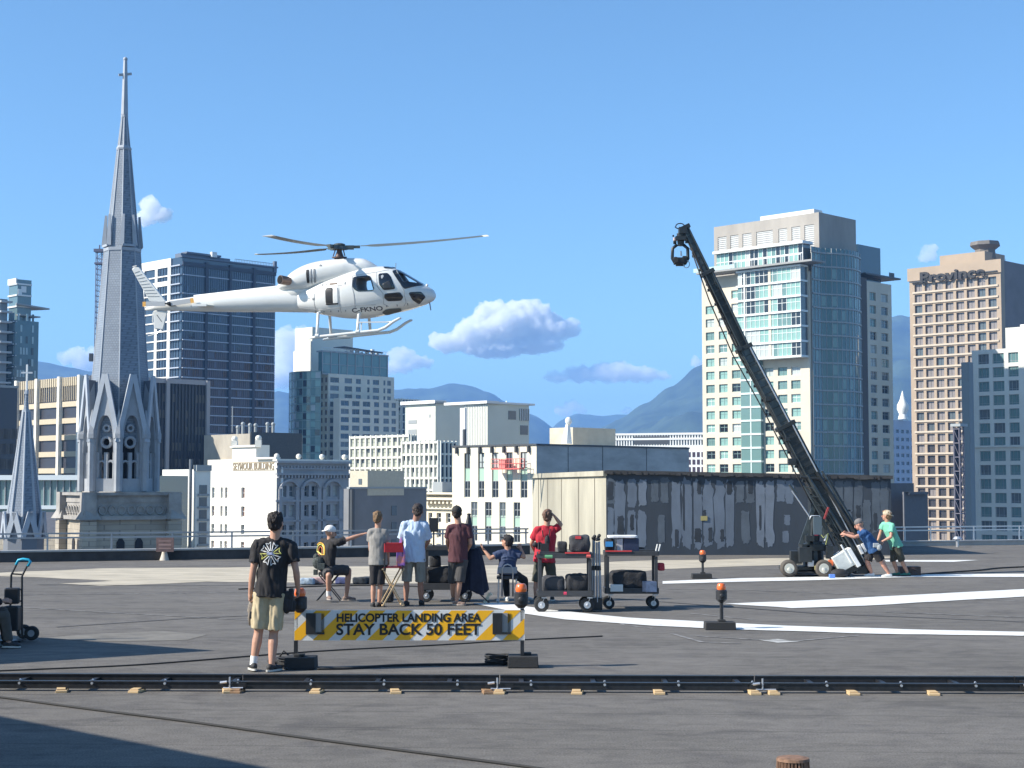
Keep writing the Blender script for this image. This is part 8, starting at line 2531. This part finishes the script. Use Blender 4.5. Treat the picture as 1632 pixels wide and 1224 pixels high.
 for tx, ty, tz in tips:
  d = Ri @ Vector((tx, ty, tz)); L_ = d.length; d.normalize()
  s_ = Vector((-d.y, d.x, 0)).normalized(); u_ = s_.cross(d) * -1
  u_ = d.cross(s_)
  m = MB(); n = 24; vs = []; fs = []
  for i in range(n + 1):
   t = i / n; x = .75 + (L_ - .75) * t
   ch = .10 if t < .03 else (.40 if t > .10 else .10 + (.30) * (t - .03) / .07)
   sag = -.06 * math.sin(math.pi * t) * (1)
   tw = R(18 - 9 * t) if ty > 0 and tx > 0 else R(4 - 3 * t)
   c = hub + d * x + Vector((0, 0, sag * .6))
   sv = s_ * math.cos(tw) + u_ * math.sin(tw); uv = u_ * math.cos(tw) - s_ * math.sin(tw)
   for a_, b_ in ((-.28, 0), (-.12, .055), (.2, .045), (.72, 0), (.2, -.03), (-.12, -.035)):
    vs.append(c + sv * -a_ * ch + uv * b_ * min(ch, .3) * 1.3)
  for i in range(n):
   for k in range(6): fs.append((i * 6 + k, i * 6 + (k + 1) % 6, (i + 1) * 6 + (k + 1) % 6, (i + 1) * 6 + k))
  fs.append((0, 1, 2, 3, 4, 5)); fs.append(tuple(n * 6 + k for k in range(6)))
  far = ty > 1
  m.add(vs, fs); bl = m.build('rotor_blade', mat('blade_grey', (.11, .125, .12), .45, var=.1), root, smooth=True, sharp=40)
  if far or ty < -1:
   m = MB(); c0 = [v for v in vs[(n - 1) * 6:(n) * 6]]; c1 = [v for v in vs[n * 6:]]
   cc = sum(c1, Vector()) / 6
   m.add([cc + (v - cc) * 1.12 for v in c0] if False else [v + (v - cc0) * .12 for cc0 in [sum(c0, Vector()) / 6] for v in c0], []); m.v = []
   q0 = [v + (v - sum(c0, Vector()) / 6) * .10 for v in c0]; q1 = [v + (v - cc) * .10 + d * .01 for v in c1]
   m.add(q0 + q1, [(k, (k + 1) % 6, (k + 1) % 6 + 6, k + 6) for k in range(6)] + [(0, 1, 2, 3, 4, 5), (6, 7, 8, 9, 10, 11)])
   m.build('blade_tip', mat('tip_cream', (.78, .70, .48), .4) if far else mat('tip_pale', (.6, .62, .62), .4), bl)
 # landing skids
 m_sk = W
 zr, zf = Z(803), Z(772)
 for sd in (-1, 1):
  y = sd * 1.04
  pts = [(X(350), y, Z(818)), (X(405), y, Z(808)), (X(560), y, Z(794)), (X(720), y, Z(779)), (X(830), y, Z(769)), (X(880), y, Z(750)), (X(940), y, Z(708)), (X(975), y, Z(690)), (X(990), y, Z(688))]
  m = MB(); m.tube(pts, [.03, .055, .055, .055, .055, .055, .05, .045, .03], 12); sk = m.build('skid', m_sk, root, smooth=True)
  m = MB(); m.box(((X(370) + X(548)) / 2, y, Z(812)), (X(548) - X(370), .05, .03), M=Matrix.Rotation(-.055, 3, 'Y')); m.build('skid_shoe', GR, sk)
 for zx, zt in ((410, 645), (690, 660)):
  zsk = Z(806) if zx < 500 else Z(781)
  pts = [(X(zx), -1.04, zsk), (X(zx), -1.0, zsk + .22), (X(zx), -.84, Z(zt)), (X(zx), -.5, Z(zt) + .04), (X(zx), .5, Z(zt) + .04), (X(zx), .84, Z(zt)), (X(zx), 1.0, zsk + .22), (X(zx), 1.04, zsk)]
  m = MB(); m.tube(pts, .055, 10); cr = m.build('cross_tube', m_sk, root, smooth=True)
  for sd in (-1, 1):
   m = MB(); m.tube([(X(zx) - .06, sd * 1.04, zsk + .02), (X(zx) + .06, sd * 1.04, zsk + .03)], .075, 10); m.build('saddle', m_sk, cr)
 m = MB(); m.box(((X(700) + X(900)) / 2, -1.0, Z(712)), (X(900) - X(700), .12, .04)); m.tube([(X(715), -1.0, Z(712)), (X(715), -1.04, Z(775))], .022, 6); m.tube([(X(890), -1.0, Z(712)), (X(925), -1.04, Z(712))], .03, 6); m.build('boarding_step', m_sk, root)
 # pitot, aerials
 m = MB(); m.tube([(X(1150), -.05, Z(575)), (X(1158), -.05, Z(630))], .02, 6); m.build('nose_aerial', GR, root)
 m = MB(); m.tube([(X(915), 0, Z(338)), (X(917), 0, Z(302))], .012, 6); m.build('roof_aerial', GR, root)
 m = MB(); m.ball((X(1132), 0, Z(458)), .05, 8, 6); m.build('nose_knob', W, root)
 m = MB(); m.tube([(X(945), -.62, Z(362)), (X(975), -.5, Z(430)), (X(1002), -.55, Z(484))], .018, 6); m.build('windscreen_post', W, root)
helicopter()
# ---------------------------------------------------------------- telescopic camera crane
def crane():
 D = 37.4; S = D / F
 g = gnd(1300, 918)
 O = Vector((at(1300, 900, D).x, D, 0))
 root = thing('camera_crane', 'tall black telescopic camera crane on a four wheeled base, arm slanting up to the left', 'camera crane', O)
 P = lambda px, py, dy=0: at(px, py, D + dy) - O
 BK = mat('crane_black', (.030, .034, .036), .38, metal=.2, var=.3, vscale=4); GY = mat('crane_gunmetal', (.085, .098, .10), .35, metal=.5, var=.25, vscale=5)
 AL = M_alum
 # arm sections
 secs = [((1372, 908), (1252, 680), .36, .40), ((1268, 712), (1186, 556), .29, .33), ((1200, 584), (1128, 436), .23, .26), ((1140, 462), (1092, 364), .15, .18)]
 for i, (a, b, w, h) in enumerate(secs):
  m = MB(); m.beam(P(*a, .02 * i), P(*b, .02 * i), w, h); s_ = m.build('arm_section', GY if i % 2 else BK, root, bevel=.012)
  a3, b3 = P(*a), P(*b); d = (b3 - a3).normalized(); up = Vector((0, 1, 0)).cross(d).normalized()
  up = up if up.z > 0 else -up
  for k in (-1, 1):
   m = MB(); o_ = up * h * .34 * k + Vector((0, -w / 2 - .015, 0)); m.tube([a3 + o_, b3 + o_], .018, 6); m.build('guide_rail', AL if (k == 1 and i < 2) else GY, s_).location = (0, 0, 0)
  m = MB(); m.beam(b3 - d * .03, b3 + d * .07, w + .07, h + .07); m.build('collar', BK, s_, bevel=.01)
  # rollers and clips under the arm
  n = int((b3 - a3).length / .38)
  m = MB()
  for q in range(n):
   c = a3 + d * (.2 + .38 * q) - up * (h / 2 + .02)
   m.box(c, (.07, .10, .06));
  for q in range(n * 2):
   c = a3 + d * (.1 + .19 * q) + Vector((0, -w / 2 - .01, 0)); m.box(c, (.025, .02, h * .8), M=Matrix((up.cross(Vector((0, 1, 0))), Vector((0, 1, 0)), up)).transposed())
  m.build('roller_bracket', BK, s_)
 # cable loom hanging below the arm
 for (pts, r_) in (([(1345, 872), (1290, 775), (1235, 668), (1180, 570), (1140, 480), (1108, 405)], .022), ([(1330, 870), (1276, 770), (1222, 664), (1168, 566), (1130, 478), (1103, 402)], .016), ([(1100, 395), (1106, 402), (1122, 440), (1150, 500)], .03)):
  m = MB(); m.tube([P(x, y, -.1) for x, y in pts], r_, 6); m.build('cable_loom', M_rubber, root, smooth=True)
 for (x, y, s_) in ((1224, 636, .12), (1262, 736, .16), (1255, 700, .10), (1178, 556, .11)):
  m = MB(); m.box(P(x, y, -.16), (s_ * 1.2, .14, s_)); m.build('junction_box', BK, root, bevel=.01)
 # parallel rear rails and stays
 for (a, b, r_, mt) in (((1286, 757), (1362, 878), .045, GY), ((1302, 752), (1383, 880), .055, BK), ((1310, 750), (1392, 888), .03, GY), ((1318, 756), (1366, 842), .016, BK), ((1262, 782), (1292, 826), .016, AL), ((1258, 772), (1270, 788), .03, GY), ((1276, 760), (1318, 765), .04, BK)):
  m = MB(); m.tube([P(*a, -.22), P(*b, -.22)], r_, 8); m.build('stay_rod', mt, root)
 # truss panel beside the arm foot
 m = MB()
 for k in range(9):
  x0, y0 = 1283 + 8.2 * k, 776 + 14.4 * k
  m.tube([P(x0, y0, -.25), P(x0 + 15, y0 + 2, -.25)], .014, 5); m.tube([P(x0, y0, -.25), P(x0 + 17, y0 + 16, -.25)], .014, 5)
 m.tube([P(1281, 774, -.25), P(1352, 900, -.25)], .02, 6); m.tube([P(1296, 776, -.25), P(1366, 900, -.25)], .02, 6); m.build('truss', GY, root)
 # column and turret
 m = MB(); m.tube([P(1297, 903, .1), P(1297, 862, .1)], [.26, .20], 14); m.tube([P(1297, 862, .1), P(1300, 800, .1)], [.14, .12], 12); m.box(P(1302, 806, .1), (.36, .42, .40)); m.box(P(1296, 872, .1), (.62, .5, .16)); m.build('column', BK, root, bevel=.01)
 for (a, b) in (((1276, 868), (1300, 800)), ((1320, 868), (1304, 800)), ((1286, 896), (1290, 836))):
  m = MB(); m.beam(P(*a, -.1), P(*b, -.1), .06, .10); m.build('column_brace', GY, root)
 # base platform, axles, wheels
 m = MB(); m.box(P(1292, 905, .25), (1.42, .62, .10)); m.box(P(1290, 911, .25), (1.0, .9, .05)); m.build('base_platform', BK, root, bevel=.012)
 for (px, dy) in ((1257, -.35), (1312, -.35), (1272, .85), (1334, .85)):
  c = P(px, 900, dy); c.z = .205
  m = MB(); m.tube([c + Vector((0, -.10, 0)), c + Vector((0, -.07, 0)), c + Vector((0, .07, 0)), c + Vector((0, .10, 0))], [.165, .20, .20, .165], 26); wh = m.build('wheel', mat('tyre_dusty', (.10, .085, .07), .85, bump=.3, bscale=20), root, smooth=True, sharp=40)
  m = MB(); m.tube([c + Vector((0, -.105, 0)), c + Vector((0, -.085, 0)), c + Vector((0, .1, 0))], [.115, .125, .12], 18); m.ball(c + Vector((.0, -.115, -.03)), (.055, .02, .055), 10, 6); m.build('rim', mat('rim_pale', (.62, .60, .52), .4, metal=.3), wh)
  m = MB(); m.tube([c + Vector((0, .1, 0)), Vector((c.x, .25, c.z))], .04, 8); m.build('axle', BK, root)
 # gear hung about the column: each its own part
 for nm, px, py, dy, sz, mt in (('monitor', 1303, 838, -.35, (.20, .06, .42), mat('monitor_blue_grey', (.09, .12, .14), .25)), ('battery_box', 1283, 884, -.30, (.30, .22, .34), BK), ('battery_box', 1268, 888, -.05, (.26, .22, .30), BK), ('control_box', 1322, 880, -.30, (.16, .16, .30), BK),
        ('red_strap', 1317, 818, -.30, (.05, .04, .30), mat('strap_red', (.28, .04, .04), .7)), ('red_tag', 1301, 850, -.34, (.09, .03, .10), mat('tag_magenta', (.65, .04, .12), .6)), ('orange_case', 1324, 897, -.36, (.11, .08, .14), mat('case_orange', (.75, .17, .06), .6)),
        ('clear_tag', 1316, 857, -.33, (.035, .02, .16), M_white), ('drum', 1292, 898, -.34, (.14, .1, .14), M_steel), ('yellow_tag', 1301, 905, -.40, (.08, .03, .10), mat('tag_yellow', (.7, .55, .12), .6)), ('control_box', 1290, 858, -.25, (.2, .2, .14), BK)):
  m = MB(); m.box(P(px, py, dy), sz, M=Matrix.Rotation(.35 if nm in ('red_strap', 'clear_tag') else 0, 3, 'Y')); m.build(nm, mt, root, bevel=.008)
 m = MB(); m.tube([P(1303, 845, -.35), P(1312, 857, -.38), P(1320, 850, -.35), P(1316, 868, -.33)], .01, 6); m.build('cable_loom', mat('cable_yellow', (.6, .62, .2), .6), root, smooth=True)
 m = MB(); m.tube([P(1290, 828, -.3), P(1293, 822, -.3), P(1306, 822, -.3), P(1310, 840, -.3), P(1306, 850, -.3)], .016, 6); m.build('grip_bar', AL, root, smooth=True)
 # counterweight bucket at the arm foot
 MA = Matrix.Rotation(R(-28), 3, 'Y')
 MA = Matrix.Rotation(R(28) * -1, 3, 'Y')
 m = MB(); m.box(P(1343, 893, -.32), (.44, .42, .40), M=Matrix.Rotation(R(-30), 3, 'Y')); m.build('counterweight', mat('weight_white', (.66, .68, .64), .45, var=.15, vscale=5), root, bevel=.012)
 m = MB(); m.box(P(1358, 888, -.34), (.10, .46, .48), M=Matrix.Rotation(R(-30), 3, 'Y')); m.box(P(1349, 883, -.54), (.04, .03, .50), M=Matrix.Rotation(R(-30), 3, 'Y')); m.build('counterweight_frame', M_white, root, bevel=.01)
 m = MB(); m.box(P(1350, 906, -.1), (.55, .5, .22), M=Matrix.Rotation(R(-30), 3, 'Y')); m.box(P(1372, 905, .05), (.36, .5, .26)); m.build('bucket', BK, root, bevel=.015)
 for i in range(2):
  m = MB(); m.box(P(1371 + i * 6, 876 - i * 3, -.25), (.07, .12, .22), M=Matrix.Rotation(R(-25), 3, 'Y')); m.build('weight_plate', M_white, root, bevel=.006)
 # remote camera head
 hd = MB(); hd.box(P(1088, 368, 0), (.20, .24, .16)); hd.tube([P(1085, 372), P(1085, 392)], [.10, .075], 12); hd.box(P(1085, 380, -.06), (.26, .16, .10)); hd.tube([P(1078, 386, 0), P(1073, 386, 0)], .05, 8)
 h_o = hd.build('remote_head', BK, root, bevel=.008)
 m = MB(); m.tube([P(1087 + 11 * math.cos(a), 361 + 4 * math.sin(a), -.02) for a in [math.pi * i / 8 for i in range(9)]], .014, 6); m.tube([P(1084 + 7 * math.cos(a), 361 - 5 * math.sin(a), -.1) for a in [math.pi * i / 8 for i in range(9)]], .013, 6); m.build('handle_loop', BK, h_o)
 m = MB()
 for sg in (-1, 1): m.tube([P(1084 + sg * 5, 390, 0), P(1084 + sg * 12, 396, 0), P(1084 + sg * 12.5, 412, 0), P(1084 + sg * 7, 421, 0)], [.04, .04, .04, .04], 8)
 m.tube([P(1077, 421, 0), P(1091, 421, 0)], .05, 8); m.build('yoke', BK, h_o, smooth=True)
 m = MB(); m.box(P(1082, 416, 0), (.24, .24, .15)); m.tube([P(1078, 414, -.1), P(1077, 414, -.28)], [.06, .075], 12); m.box(P(1091, 414, -.02), (.10, .14, .17)); m.build('camera', M_blackplastic, h_o, bevel=.01)
 m = MB(); m.tube([P(1094 + 5 * math.cos(a), 421 + 6 * math.sin(a), -.05) for a in [2 * math.pi * i / 12 for i in range(13)]], .010, 6); m.tube([P(1085, 400), P(1086, 408)], .02, 6); m.build('cable_loop', M_steel, h_o)
 m = MB(); m.box(P(1077, 381, -.08), (.10, .06, .07), rz=.3); m.build('monitor_hood', mat('pale_rose', (.55, .40, .36), .6), h_o)
 m = MB(); m.box(P(1073, 376, -.05), (.04, .05, .04)); m.build('aerial_box', BK, h_o)
crane()
g = gnd(1446, 918)
m = MB(); m.box((0, 0, .11), (.50, .32, .21)); m.tube([(-.16, -.17, .12), (0, -.18, .18), (.16, -.17, .12)], .012, 6)
tag(m.build('equipment_case', mat('case_brown', (.085, .05, .04), .6, var=.3, vscale=6), loc=(g.x + .1, g.y + .25, 0), bevel=.015), 'dark brown case on the roof behind the man in green', 'case')
g = gnd(1326, 922)
o = MB().box((0, 0, .05), (.13, .1, .1)).build('small_box', mat('box_blue', (.12, .25, .65), .5), loc=(g.x, g.y, 0), bevel=.01); tag(o, 'tiny blue box on the roof in front of the crane base', 'box')
g = gnd(1336, 921)
m = MB(); m.ball((0, 0, .10), (.22, .14, .11), 12, 8); m.tube([(-.1, 0, .1), (.25, .1, .06)], .03, 6)
tag(m.build('cable_heap', M_bag, loc=(g.x + .05, g.y + .1, 0), smooth=True), 'heap of dark cable and cloth under the cranes counterweight', 'cable heap')
if 'scratch' in bpy.data.scenes: bpy.data.scenes.remove(bpy.data.scenes['scratch'])
